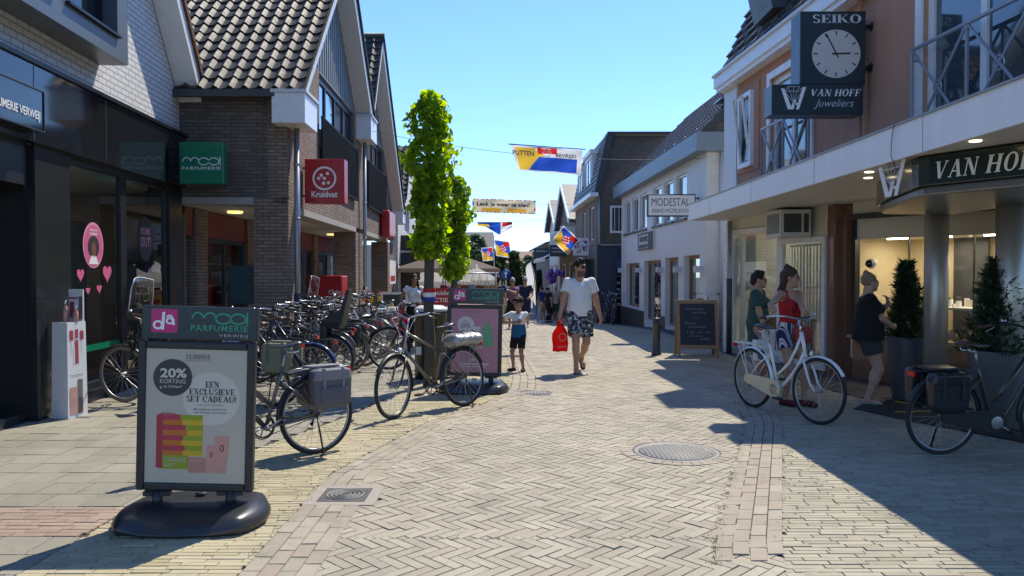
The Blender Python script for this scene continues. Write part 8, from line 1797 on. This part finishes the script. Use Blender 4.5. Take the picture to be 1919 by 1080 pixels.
for x0, x1, z0, z1, mt in ((-.09, -.03, 1.1, 1.28, M_rose), (.03, .08, 1.08, 1.34, M_ink2), (-.1, .02, 1.31, 1.33, M_rose), (.03, .08, 1.08, 1.2, M_pp)): pl.rect(m_, x0, z0, x1, z1, .001, mt)
m_.build('print_pattern', t)
for x, lb in ((-.02, 'perfume tester bottle with pink juice on the white display stand, slimmer and taller'), (.08, 'short perfume bottle with a square cap on the white display stand')):
    bt = thing('perfume_bottle', lb, 'bottle', Vector(t.location) + Matrix.Rotation(radians(-14), 3, 'Z') @ Vector((x, -.02 + x * .4, 1.06))); h = .16 if x < 0 else .10
    m_ = MB(); m_.lathe([(.026, 0), (.03, .01), (.03, h), (.014, h + .02), (.014, h + .035)], pbr('perfume glass', (.45, .22, .18), .1, coat=.5), (0, 0, 0), 14); m_.build('flask', bt); m_ = MB(); m_.lathe([(.018, h + .035), (.018, h + .075)], MAT['chrome'], (0, 0, 0), 12); m_.build('cap', bt)
# planters with conifers and doormat
def conifer(n, h, r, seed, m):
    rs = np.random.RandomState(seed); V = []; F = []; R = []
    for i in range(n):
        z = h * rs.uniform(.02, 1) ** 1.15; rr = r * (1 - z / h) ** .62 * (.5 + .5 * sin(3.1 + 2 * z / h)) if False else r * (max(.04, 1 - z / h)) ** .75
        a = rs.uniform(0, 2 * pi); d = rr * rs.uniform(.1, 1.1) * (.85 + .3 * sin(7 * z + 3 * a)); p = Vector((d * cos(a), d * sin(a), z)); o = Vector((cos(a), sin(a), .75 + rs.normal(0, .35))).normalized(); L = rs.uniform(.05, .105); s = o.cross(Vector((rs.normal(), rs.normal(), rs.normal()))).normalized() * rs.uniform(.008, .016); rv = rs.rand()
        for k in range(3):
            q = p + o * L * k / 3; dd = (o + Vector(rs.normal(0, .45, 3))).normalized() * L * .8; b = len(V); V += [q - s, q + s, q + dd]; F.append((b, b + 1, b + 2)); R.append(rv)
    me = bpy.data.meshes.new('foliage'); me.from_pydata([tuple(v) for v in V], [], F); me.materials.append(m); at_ = me.attributes.new('rnd', 'FLOAT', 'FACE'); at_.data.foreach_set('value', np.array(R, np.float32)); return me
M_con = leafmat('conifer needles', (.016, .038, .018), (.045, .085, .035), .25); M_pot = pbr('grey planter', (.085, .09, .10), .5, var=.1, vs=4); M_soil = pbr('soil', (.03, .022, .016), .95)
for (px, py, Y, ht, ww, lb, h, n, sd_) in ((1700, 750, 9.8, .80, .24, 'tapered grey planter with a slim conifer by the jewel window', .98, 2300, 3), (1871, 800, 8.05, .80, .27, 'tapered grey planter with a bushy conifer behind the bronze bicycle', .98, 2600, 5)):
    x = (px - 960) / FPX * Y; t = thing('planter', lb, 'planter', (x, Y, 0)); m_ = MB(); m_.lathe([(ww * .62, 0), (ww * .66, .02), (ww * .9, ht * .6), (ww, ht - .02), (ww, ht), (ww - .03, ht), (ww - .03, ht - .05)], M_pot, (0, 0, 0), 28); m_.build('pot', t); m_ = MB(); m_.lathe([(ww - .031, ht - .06), (.001, ht - .05)], M_soil, (0, 0, 0), 20); m_.build('soil', t)
    tr = thing('conifer', ('slim' if sd_ == 3 else 'bushy') + ' dark green potted conifer growing in the grey planter ' + ('by the jewel window' if sd_ == 3 else 'behind the bronze bicycle'), 'conifer', (x, Y, ht - .05)); m_ = MB(); m_.tube([(0, 0, 0), (.01, 0, h * .5), (0, 0, h * .92)], [.02, .014, .004], MAT['wood'], 6); m_.build('trunk', tr); link('foliage', conifer(n, h, ww * (1.05 if sd_ == 3 else 1.2), sd_, M_con), tr)
m_ = MB(); p = [at(1640, 752), at(1790, 762), at(1919, 800), at(1919, 832), at(1700, 790), at(1600, 768)]
m_.prism([(q[0], q[1], .006) for q in p], (0, 0, .008), pbr('black mat', (.016, .017, .019), .9, var=.3, vs=60, bump=.5, bs=200)); tag(m_.build('door_mat'), 'black door mat before the jewel window under the bronze bicycle', 'door mat')
for i, (a, b) in enumerate(((at(1677, 755), at(1745, 768)), (at(1677, 776), at(1790, 772)), (at(1700, 752), at(1800, 762)))):
    a, b = Vector(a), Vector(b); s = (b - a).normalized().cross(Vector((0, 0, 1))) * .02; m_ = MB(); m_.hexa([a - s + Vector((0, 0, .0145 + .001 * i)), b - s + Vector((0, 0, .0145 + .001 * i)), b + s + Vector((0, 0, .0145 + .001 * i)), a + s + Vector((0, 0, .0145 + .001 * i)), a - s + Vector((0, 0, .0155 + .001 * i)), b - s + Vector((0, 0, .0155 + .001 * i)), b + s + Vector((0, 0, .0155 + .001 * i)), a + s + Vector((0, 0, .0155 + .001 * i))], MAT['yellow'])
    tag(m_.build('floor_tape'), ('upper', 'lower', 'shortest')[i] + ' yellow tape strip stuck on the black door mat', 'floor tape', 'yellow tape strips on the mat')
# clothes rack
g = at(1183, 604); t = thing('clothes_rack', 'chrome clothes rack hung with dark green and blue garments outside the white shop', 'clothes rack', g, radians(-60)); m_ = MB()
for s in (-1, 1): m_.tube([(s * .6, 0, .06), (s * .6, 0, 1.3)], .014, MAT['chrome'], 8); m_.tube([(s * .6, -.25, .04), (s * .6, .25, .04)], .014, MAT['chrome'], 8)
m_.tube([(-.65, 0, 1.3), (.65, 0, 1.3)], .014, MAT['chrome'], 8); m_.tube([(-.6, 0, .12), (.6, 0, .12)], .01, MAT['chrome'], 6); m_.build('frame', t)
gm = [pbr('garment ' + n, c, .9, var=.25, vs=8) for n, c in (('green', (.015, .06, .03)), ('navy', (.012, .02, .045)), ('teal', (.02, .055, .06)), ('black', (.012, .012, .014)), ('grey', (.07, .07, .075)))]
for i in range(15):
    x = -.55 + i * .078; M = gm[[0, 0, 1, 0, 2, 1, 3, 1, 2, 3, 1, 4, 1, 3, 2][i]]; o = MB(); h = RNG.uniform(.85, 1.05); o.hexa([(x - .03, -.26, 1.22 - h), (x + .03, -.26, 1.22 - h), (x + .03, .26, 1.22 - h), (x - .03, .26, 1.22 - h), (x - .012, -.17, 1.22), (x + .012, -.17, 1.22), (x + .012, .17, 1.22), (x - .012, .17, 1.22)], M); o.tube([(x, 0, 1.22), (x, 0, 1.29)], .004, MAT['chrome'], 4)
    o = o.build('garment'); o.location = Vector(g) + Vector((0, 0, 0)); o.rotation_euler = (0, 0, radians(-60)); tag(o, 'dark garment hanging on the chrome rack outside the white shop', 'garment', 'garments on the clothes rack')
# flower planter
g = at(1211, 611); t = thing('flower_planter', 'tall dark planter full of pink hydrangeas at the white shop door', 'planter', g); m_ = MB(); m_.lathe([(.2, 0), (.24, .3), (.27, .85), (.25, .86)], MAT['dark_grey'], (0, 0, 0), 24); m_.build('pot', t); m_ = MB(); rs = random.Random(3); pk = pbr('pink petals', (.45, .10, .17), .7, var=.3, vs=30); pg = pbr('leaf green', (.03, .07, .02), .7, var=.3, vs=20)
for i in range(60):
    a = rs.uniform(0, 6.28); r_ = rs.uniform(0, .33); s = rs.uniform(.03, .065); m_.ell((r_ * cos(a), r_ * sin(a), .9 + rs.uniform(0, .2) - r_ * .3), (s, s, s * .8), pk if rs.random() < .45 else pg, 7, 5)
m_.build('flowers', t)
# goods by the arcade
def crate_(label, c, s, m, name='goods_box'): q = MB(); q.box(c[0] - s[0] / 2, c[0] + s[0] / 2, c[1] - s[1] / 2, c[1] + s[1] / 2, c[2], c[2] + s[2], m); return q
t = thing('red_bin', 'large red promotion bin with a white shop name under the arcade', 'promotion bin', K.p(17.6, 0, -1.0)); x0 = D(575, 550, 17.6).x; x1 = D(641, 550, 17.6).x; z0, z1 = .85, D(600, 516, 17.6).z; m_ = MB(); m_.box(x0, x1, 17.6, 18.2, z0, z1, MAT['red']); m_.build('box', t, world=True, bevel=.03); m_ = MB(); pl = Plane2((x0, 17.597, 0), (1, 0, 0), (0, 0, 1)); W_ = x1 - x0; pl.text(m_, 'Kruidvat', W_ * .72, z0 + .25, W_ * 1.1 - .1, z0 + .36, 0, M_wtxt, .02); pl.arc(m_, W_ * .68, z0 + .3, .05, .05, .6, 5.7, .015, 0, M_wtxt); m_.build('lettering', t, world=True)
m_ = MB(); m_.box(x0 + .03, x1 - .03, 17.63, 18.17, 0, z0, MAT['grey_white']); m_.build('base', t, world=True)
for px, lb in ((690, 'yellow price card with a red burst on a stand before the second pier'), (720, 'yellow and red price card standing nearest the last pier')):
    Y = 18.2 if px < 700 else 20.4; p0, p1 = D(px - 12, 572, Y), D(px + 9, 547, Y); t = thing('price_card', lb, 'price card', ((p0.x + p1.x) / 2, Y, 0), 0, 'yellow price cards by the arcade'); w = (p1.x - p0.x) / 2; m_ = MB(); m_.box(-w, w, -.01, .01, p0.z, p1.z, MAT['yellow']); m_.build('card', t); m_ = MB(); pl = Plane2((0, -.012, 0), (1, 0, 0), (0, 0, 1)); pl.rect(m_, -w, p1.z - .08, w, p1.z, 0, MAT['red']); pl.text(m_, 'ACTIE', -w * .8, p1.z - .065, w * .8, p1.z - .015, .001, MAT['white_sign'], .02)
    pts = [((.09 if i % 2 else .05) * cos(i * pi / 8), p0.z + .08 + (.08 if i % 2 else .045) * sin(i * pi / 8)) for i in range(16)]; pl.poly(m_, pts, .001, MAT['red']); m_.build('print', t); m_ = MB(); m_.tube([(0, 0, 0), (0, 0, p0.z)], .015, MAT['alu'], 6); m_.box(-.15, .15, -.1, .1, 0, .02, MAT['alu']); m_.build('foot', t)
def basket(label, loc, rz, w, d, h, fill):
    t = thing('wire_basket', label, 'basket', loc, rz, 'wire goods baskets after the bicycles'); m = MB(); M = MAT['alu']
    for x in (-w, w):
        for y in (-d, d): m.tube([(x, y, 0), (x, y, h)], .012, M, 5)
    for z in (.35, .5, .65, h):
        m.tube([(-w, -d, z), (w, -d, z), (w, d, z), (-w, d, z)], .006, M, 4, closed=True)
    for i in range(9): x = -w + 2 * w * i / 8; m.tube([(x, -d, .3), (x, -d, h)], .004, M, 4); m.tube([(x, d, .3), (x, d, h)], .004, M, 4)
    m.build('frame', t); m = MB(); m.box(-w + .02, w - .02, -d + .02, d - .02, .3, .33, M)
    m.build('tray', t); rs = random.Random(int(loc[1] * 10))
    for i in range(9):
        q = MB(); s = rs.uniform(.06, .12); x, y, z = rs.uniform(-w * .6, w * .6), rs.uniform(-d * .5, d * .5), .34 + rs.uniform(0, h - .38); mt = fill[i % len(fill)]; q.rbox((x, y, z + s), (s, 0, .02), (0, s * .8, 0), (-.02, 0, s * .7), mt); o = q.build('goods_pack', None, bevel=.01); o.location = Vector(loc); o.rotation_euler = (0, 0, rz); tag(o, ('pale' if cy in fill else 'coloured') + ' package lying loose in the ' + ('first' if cy in fill else 'second') + ' wire basket after the bicycles', 'package', ('pale' if cy in fill else 'coloured') + ' packages in a wire basket')
cy = pbr('cyan pack', (.10, .42, .55), .5); tl = pbr('turquoise pack', (.03, .35, .36), .5)
for lb, px, Y, fill in (('wire basket with pale blue packs next to the last white bicycle', 703, 17.6, [cy, MAT['white_gloss'], cy]), ('wire basket with turquoise and brown packs behind the pale blue one', 722, 18.4, [tl, MAT['card'], MAT['white_gloss']])): basket(lb, ((px - 960) / FPX * Y, Y, 0), .1, .3, .25, .78, fill)
t = thing('rolling_rack', 'low silver wire rack with a small sign, between the baskets and the woman', 'rack', ((742 - 960) / FPX * 19, 19, 0)); m_ = MB()
for x in (-.35, .35):
    for y in (-.2, .2): m_.tube([(x, y, 0), (x, y, .9)], .014, MAT['alu'], 6)
for z in (.2, .5, .8): m_.box(-.35, .35, -.2, .2, z, z + .02, MAT['alu'])
m_.build('frame', t); m_ = MB(); m_.box(-.33, .33, -.24, -.225, .62, 1.12, MAT['grey_white']); m_.box(-.27, .27, -.245, -.241, .68, 1.06, MAT['sign_dark']); m_.build('sign_plate', t)
# stall with hanging bags, parasols, banner
t = thing('market_stall', 'market stall hung with bags and leather goods under white parasols', 'market stall', ((882 - 960) / FPX * 21, 21, 0)); m_ = MB()
for x in (-.7, .7):
    for y in (-.4, .4): m_.tube([(x, y, 0), (x, y, 1.62)], .02, MAT['alu'], 6)
m_.tube([(-.75, -.4, 1.6), (.75, -.4, 1.6)], .02, MAT['alu'], 6); m_.tube([(-.75, .4, 1.6), (.75, .4, 1.6)], .02, MAT['alu'], 6); m_.box(-.72, .72, -.42, .42, .7, .74, MAT['wood']); m_.build('frame', t)
rs = random.Random(5); bagc = [pbr('leather ' + n, c, .6, var=.2, vs=10) for n, c in (('brown', (.10, .045, .02)), ('tan', (.28, .15, .07)), ('black', (.02, .02, .02)), ('grey', (.20, .23, .25)), ('pink', (.5, .22, .22)), ('wine', (.12, .015, .02)))]
for i in range(16):
    x = -.68 + (i % 8) * .19; z = 1.25 - (i // 8) * .34 - rs.uniform(0, .08); q = MB(); s = rs.uniform(.07, .11); softbox(q, (x, -.45, z), s, .04, s * .9, bagc[rs.randrange(6)]); q.tube([(x - s * .7, -.45, z + s * .7), (x, -.43, 1.58), (x + s * .7, -.45, z + s * .7)], .006, bagc[2], 4); o = q.build('handbag'); o.location = t.location; tag(o, 'leather handbag hanging from the rail of the market stall', 'handbag', 'handbags on the market stall')
def parasol(label, loc, R, z0, z1, m, n=8, sq=False):
    t = thing('parasol', label, 'parasol', loc); c = MB(); vs = [(0, 0, z1)]
    for i in range(n): a = 2 * pi * (i + .5) / n; rr = R / max(abs(cos(a)), abs(sin(a))) if sq else R; vs.append((rr * cos(a), rr * sin(a), z0))
    for i in range(n): a = 2 * pi * (i + .5) / n; rr = R / max(abs(cos(a)), abs(sin(a))) if sq else R; vs.append((rr * cos(a), rr * sin(a), z0 - .14))
    fs = [(0, i + 1, (i + 1) % n + 1) for i in range(n)] + [(i + 1, n + i + 1, n + (i + 1) % n + 1, (i + 1) % n + 1) for i in range(n)]; c.add(vs, fs, m); c.build('canopy', t)
    c = MB(); c.tube([(0, 0, 0), (0, 0, z1 + .08)], .03, MAT['grey_white'], 8); c.build('pole', t); c = MB(); c.lathe([(.3, 0), (.3, .06), (.06, .1)], MAT['dark_grey'], (0, 0, 0), 16); c.build('base', t)
    c = MB()
    for i in range(n): c.tube([(0, 0, z1 - .5), Vector(vs[i + 1]) * .97 + Vector((0, 0, .0))], .012, MAT['grey_white'], 5)
    c.build('rib', t)
Mpg = clothmat('taupe cloth', (.36, .31, .28)); Mpw = clothmat('white parasol cloth', (.68, .67, .64))
parasol('large taupe square parasol sheltering the terrace behind the trees', (-2.35, 28.5, ZG(28.5)), 1.9, 2.1, 2.75, Mpg, 8, True)
parasol('small white parasol over the market stall, left of the larger white one'.replace(', left of the larger white one', ' nearest the red banner'), ((830 - 960) / FPX * 22, 22.3, ZG(22.3)), .85, 1.42, 1.72, Mpw)
parasol('white parasol on the street side of the market stall', ((893 - 960) / FPX * 23.5, 23.5, ZG(23.5)), .8, 1.5, 1.9, Mpw)
parasol('white parasol half behind the taupe one near the cream house', (-3.4, 31, ZG(31)), 1.2, 1.75, 2.2, Mpw)
t = thing('banner_board', 'red board with white shop lettering between the two trees', 'banner', ((825 - 960) / FPX * 19.5, 19.5, 0)); m_ = MB(); z0, z1 = D(825, 572, 19.5).z, D(825, 541, 19.5).z; m_.box(-.42, .42, 0, .03, z0, z1, MAT['red']); m_.build('panel', t); m_ = MB(); pl = Plane2((0, -.002, 0), (1, 0, 0), (0, 0, 1)); pl.text(m_, 'Kruidvat', -.26, z0 + .24, .36, z0 + .35, 0, M_wtxt, .02); pl.text(m_, 'ACTIE', -.26, z0 + .06, .2, z0 + .17, 0, M_wtxt, .02); m_.build('lettering', t); m_ = MB(); m_.tube([(-.38, .015, 0), (-.38, .015, z0)], .02, MAT['alu'], 6); m_.tube([(.38, .015, 0), (.38, .015, z0)], .02, MAT['alu'], 6); m_.build('leg', t)
# traffic signs
for px, py, Y, kind, lb in ((927, 517, 40, 's', 'square blue traffic sign on a pole at the far hedge'), (948, 514, 40, 'r', 'round blue one-way sign with a white arrow at the far hedge')):
    p = D(px, py, Y); t = thing('traffic_sign', lb, 'traffic sign', (p.x, Y, ZG(Y))); m_ = MB(); m_.tube([(0, .03, 0), (0, .03, p.z - ZG(Y) + .3)], .03, MAT['grey_white'], 8); m_.build('pole', t); m_ = MB(); pl = Plane2((0, -.012, p.z - ZG(Y)), (1, 0, 0), (0, 0, 1)); Mb = pbr('traffic blue', (.015, .07, .28), .4)
    if kind == 's': m_.box(-.28, .28, -.01, .01, p.z - ZG(Y) - .28, p.z - ZG(Y) + .28, Mb); pl.rect(m_, -.2, -.1, .2, .0, 0, M_wtxt)
    else: m_.lathe([(.28, -.01), (.28, .01)], Mb, (0, 0, p.z - ZG(Y)), 24, 'y'); pl.line(m_, [(0, -.16), (0, .1)], .06, 0, M_wtxt); pl.poly(m_, [(-.11, .04), (.11, .04), (0, .19)], .001, M_wtxt)
    m_.build('panel', t)
# items in front of the awning shops
m_ = MB(); rs = random.Random(8); vi = pbr('violet balloon', (.16, .06, .32), .3)
for i in range(9):
    q = MB(); p = D(1037 + rs.uniform(-11, 16), 518 + rs.uniform(-9, 8), 34.5 + rs.uniform(-.1, .1)); q.ell(p, (.14, .14, .16), vi, 12, 8); tag(q.build('balloon'), 'violet balloon in the bunch hanging under the long awning', 'balloon', 'violet balloons under the awning')
# ================================================================== trees
def leaves(P, N, size, seed, m, up=.2, name='crown'):
    """P: (n,3) points, N: outward directions; every leaf a folded heart of two quads"""
    rs = np.random.RandomState(seed); n = len(P); N = N + rs.normal(0, .75, (n, 3)); N[:, 2] += up; N /= np.linalg.norm(N, axis=1, keepdims=True)
    T = np.cross(N, rs.normal(0, 1, (n, 3))); T[:, 2] -= .55; T -= N * (T * N).sum(1, keepdims=True); T /= np.linalg.norm(T, axis=1, keepdims=True) + 1e-9
    B = np.cross(N, T); s = size * rs.uniform(.6, 1.25, (n, 1))
    shape = [(0, 0, 0), (.48, -.12, .10), (.5, .45, .12), (0, 1.0, -.08), (-.5, .45, .12), (-.48, -.12, .10), (0, .45, 0)]
    V = np.stack([P + B * (a * s) + T * (b * s) + N * (c * s) for a, b, c in shape], 1).reshape(-1, 3)
    base = np.arange(n)[:, None, None] * 7; F = (base + np.array([[0, 1, 2, 6], [6, 2, 3, 4], [0, 6, 4, 5]])[None])
    F = (base + np.array([[0, 1, 2, 6], [0, 6, 4, 5]])[None]).reshape(-1, 4).tolist(); F2 = (np.arange(n)[:, None, None] * 7 + np.array([[6, 2, 3], [6, 3, 4]])[None]).reshape(-1, 3).tolist()
    me = bpy.data.meshes.new(name); me.from_pydata(V.tolist(), [], F + F2); me.materials.append(m); r = rs.rand(n).astype(np.float32); a = me.attributes.new('rnd', 'FLOAT', 'FACE'); a.data.foreach_set('value', np.concatenate([np.repeat(r, 2), np.repeat(r, 2)])); return me
M_lin = leafmat('linden leaves', (.085, .175, .012), (.27, .39, .04), .70); M_bark = pbr('linden bark', (.085, .078, .058), .9, var=.35, vs=25, bump=.6, bs=40); M_dk = leafmat('dark tree leaves', (.018, .045, .014), (.045, .085, .022), .3); M_mid = leafmat('mid tree leaves', (.045, .075, .035), (.085, .12, .06), .35)
def column_tree(label, loc, z0, z1, r, n, seed, lean=0.0, size=.105):
    t = thing('linden_tree', label, 'tree', loc); rs = np.random.RandomState(seed); m_ = MB()
    m_.tube([(0, 0, 0), (.01, .0, .5), (-.012, 0, 1.2), (.01, 0, z0), (.0, 0, z1 - .3)], [.095, .078, .072, .066, .02], M_bark, 12)
    for i in range(26):
        z = rs.uniform(z0 - .1, z1 - .3); a = rs.uniform(0, 6.28); m_.tube([(0, 0, z), (r * .5 * cos(a), r * .5 * sin(a), z + .1), (r * .9 * cos(a), r * .9 * sin(a), z + .2)], [.014, .008, .003], M_bark, 5)
    m_.build('trunk', t)
    z = rs.uniform(z0 - .25, z1, n); a = rs.uniform(0, 2 * pi, n); zn = (z - z0) / (z1 - z0)
    prof = r * (1 + .18 * np.sin(9 * zn + seed) + .16 * np.sin(21 * zn + 2 * a + seed) + .10 * np.sin(3 * a + 5 * zn)) * np.where(zn < .08, .55 + np.clip(zn + .12, 0, .2) * 2.2, 1) * np.where(zn > .9, np.sqrt(np.clip((1.02 - zn) / .12, .05, 1)), 1)
    d = prof * np.sqrt(rs.uniform(.2, 1.0, n)) * rs.uniform(.82, 1.3, n); P = np.stack([d * np.cos(a) + lean * zn, d * np.sin(a), z], 1); N = np.stack([np.cos(a), np.sin(a), .15 * np.ones(n)], 1)
    # clumps and gaps
    keep = (np.sin(P[:, 2] * 8 + seed) * np.sin(a * 2.5 + P[:, 2] * 3) > -.45) | (rs.rand(n) < .22); link('crown', leaves(P[keep], N[keep], size, seed, M_lin), t)
    return t
X1, Y1 = (805 - 960) / FPX * 10.9, 10.9; X2, Y2 = (852 - 960) / FPX * 17.0, 17.0
column_tree('tall narrow linden tree with bright leaves, nearest the poster stand and taller of the two', (X1, Y1, 0), 2.1, 4.14, .265, 3000, 3, .02, .085)
column_tree('shorter narrow linden tree behind the taller one, its trunk by the second poster stand', (X2, Y2, 0), 1.72, 3.70, .275, 2500, 8, .04, .095)
def ribbon(label, x, y, z, r):
    t = thing('flag_ribbon', label, 'ribbon', (x, y, z)); 
    for i, (mt, nm) in enumerate(((M_col[0], 'blue_band'), (MAT['white_sign'], 'white_band'), (M_col[1], 'red_band'))):
        m = MB(); m.lathe([(r, i * .062), (r + .004, i * .062 + .03), (r, i * .062 + .061)], mt, (0, 0, 0), 20, caps=False); m.build(nm, t)
ribbon('red, white and blue ribbon tied round the taller linden trunk', X1, Y1, 1.20, .088); ribbon('red, white and blue ribbon tied round the shorter linden trunk', X2, Y2, 1.42, .085)
def round_tree(label, loc, h, r, n, seed, m, size=.3, trunk=.3, conic=0.0, name='tree', z0=.25):
    t = thing(name, label, 'tree', loc); rs = np.random.RandomState(seed); m_ = MB(); m_.tube([(0, 0, 0), (.05, 0, h * .4), (0, 0, h * .9)], [trunk * .5, trunk * .35, .03], M_bark, 8)
    for i in range(10): z = h * rs.uniform(z0, .7); a = rs.uniform(0, 6.28); m_.tube([(0, 0, z), (r * .45 * cos(a), r * .45 * sin(a), z + r * .35), (r * .8 * cos(a), r * .8 * sin(a), z + r * .5)], [trunk * .2, trunk * .12, .02], M_bark, 5)
    m_.build('trunk', t); C = []; k = 26
    for i in range(k): zn = rs.uniform(0, 1); a = rs.uniform(0, 6.28); w = r * ((1 - zn) ** .6 if conic else sqrt(max(.05, 1 - (2 * zn - 1) ** 2))) ; d = w * rs.uniform(.2, .75); C.append((d * cos(a), d * sin(a), h * z0 + (h * (1 - z0)) * zn * .93, max(.25, w * rs.uniform(.35, .6))))
    C = np.array(C); idx = rs.randint(0, k, n); u = rs.normal(0, 1, (n, 3)); u /= np.linalg.norm(u, axis=1, keepdims=True); P = C[idx, :3] + u * C[idx, 3:4] * rs.uniform(.5, 1.1, (n, 1)); link('crown', leaves(P, u, size, seed, m), t); return t
round_tree('tall dark columnar tree standing at the end of the street', (D(965, 500, 44).x, 44, ZG(44)), 3.9, .62, 4200, 4, M_dk, .17, .2, 1.0)
round_tree('airy pale green tree rising behind the far houses', (D(889, 450, 75).x, 75, ZG(75)), 6.6, 1.5, 3600, 5, M_mid, .26, .3)
round_tree('broad dark tree filling the far end beneath the flags', (D(925, 500, 56).x, 56, ZG(56)), 4.6, 1.4, 4200, 6, M_dk, .24, .3, z0=.1)
round_tree('wide mid green tree closing the view beside the far gabled houses', (D(992, 500, 70).x, 70, ZG(70)), 4.4, 1.5, 2600, 11, M_mid, .26, .3, z0=.1)
round_tree('small dark tree behind the white feather flag', (D(1003, 500, 62).x + .4, 62, ZG(62)), 3.0, .9, 1500, 7, M_dk, .25, .25)
for px, Y, r, lb in ((915, 30, .62, 'bright green bush by the terrace, closest to the market stall'), (929, 34, .6, 'green bush behind the man in the dark shirt'), (898, 37, .7, 'green bush under the taupe parasol edge')):
    rs = np.random.RandomState(px); n = 900; u = rs.normal(0, 1, (n, 3)); u[:, 2] = np.abs(u[:, 2]); u /= np.linalg.norm(u, axis=1, keepdims=True); P = u * r * rs.uniform(.6, 1.05, (n, 1)) * np.array([1, 1, 1.9]); t = thing('bush', lb, 'bush', (D(px, 500, Y).x, Y, ZG(Y))); m_ = MB(); m_.tube([(0, 0, 0), (0, 0, r * 1.2)], [.05, .02], M_bark, 6); m_.build('stem', t); link('foliage', leaves(P, u, .14, px, M_lin if px == 915 else M_mid), t)
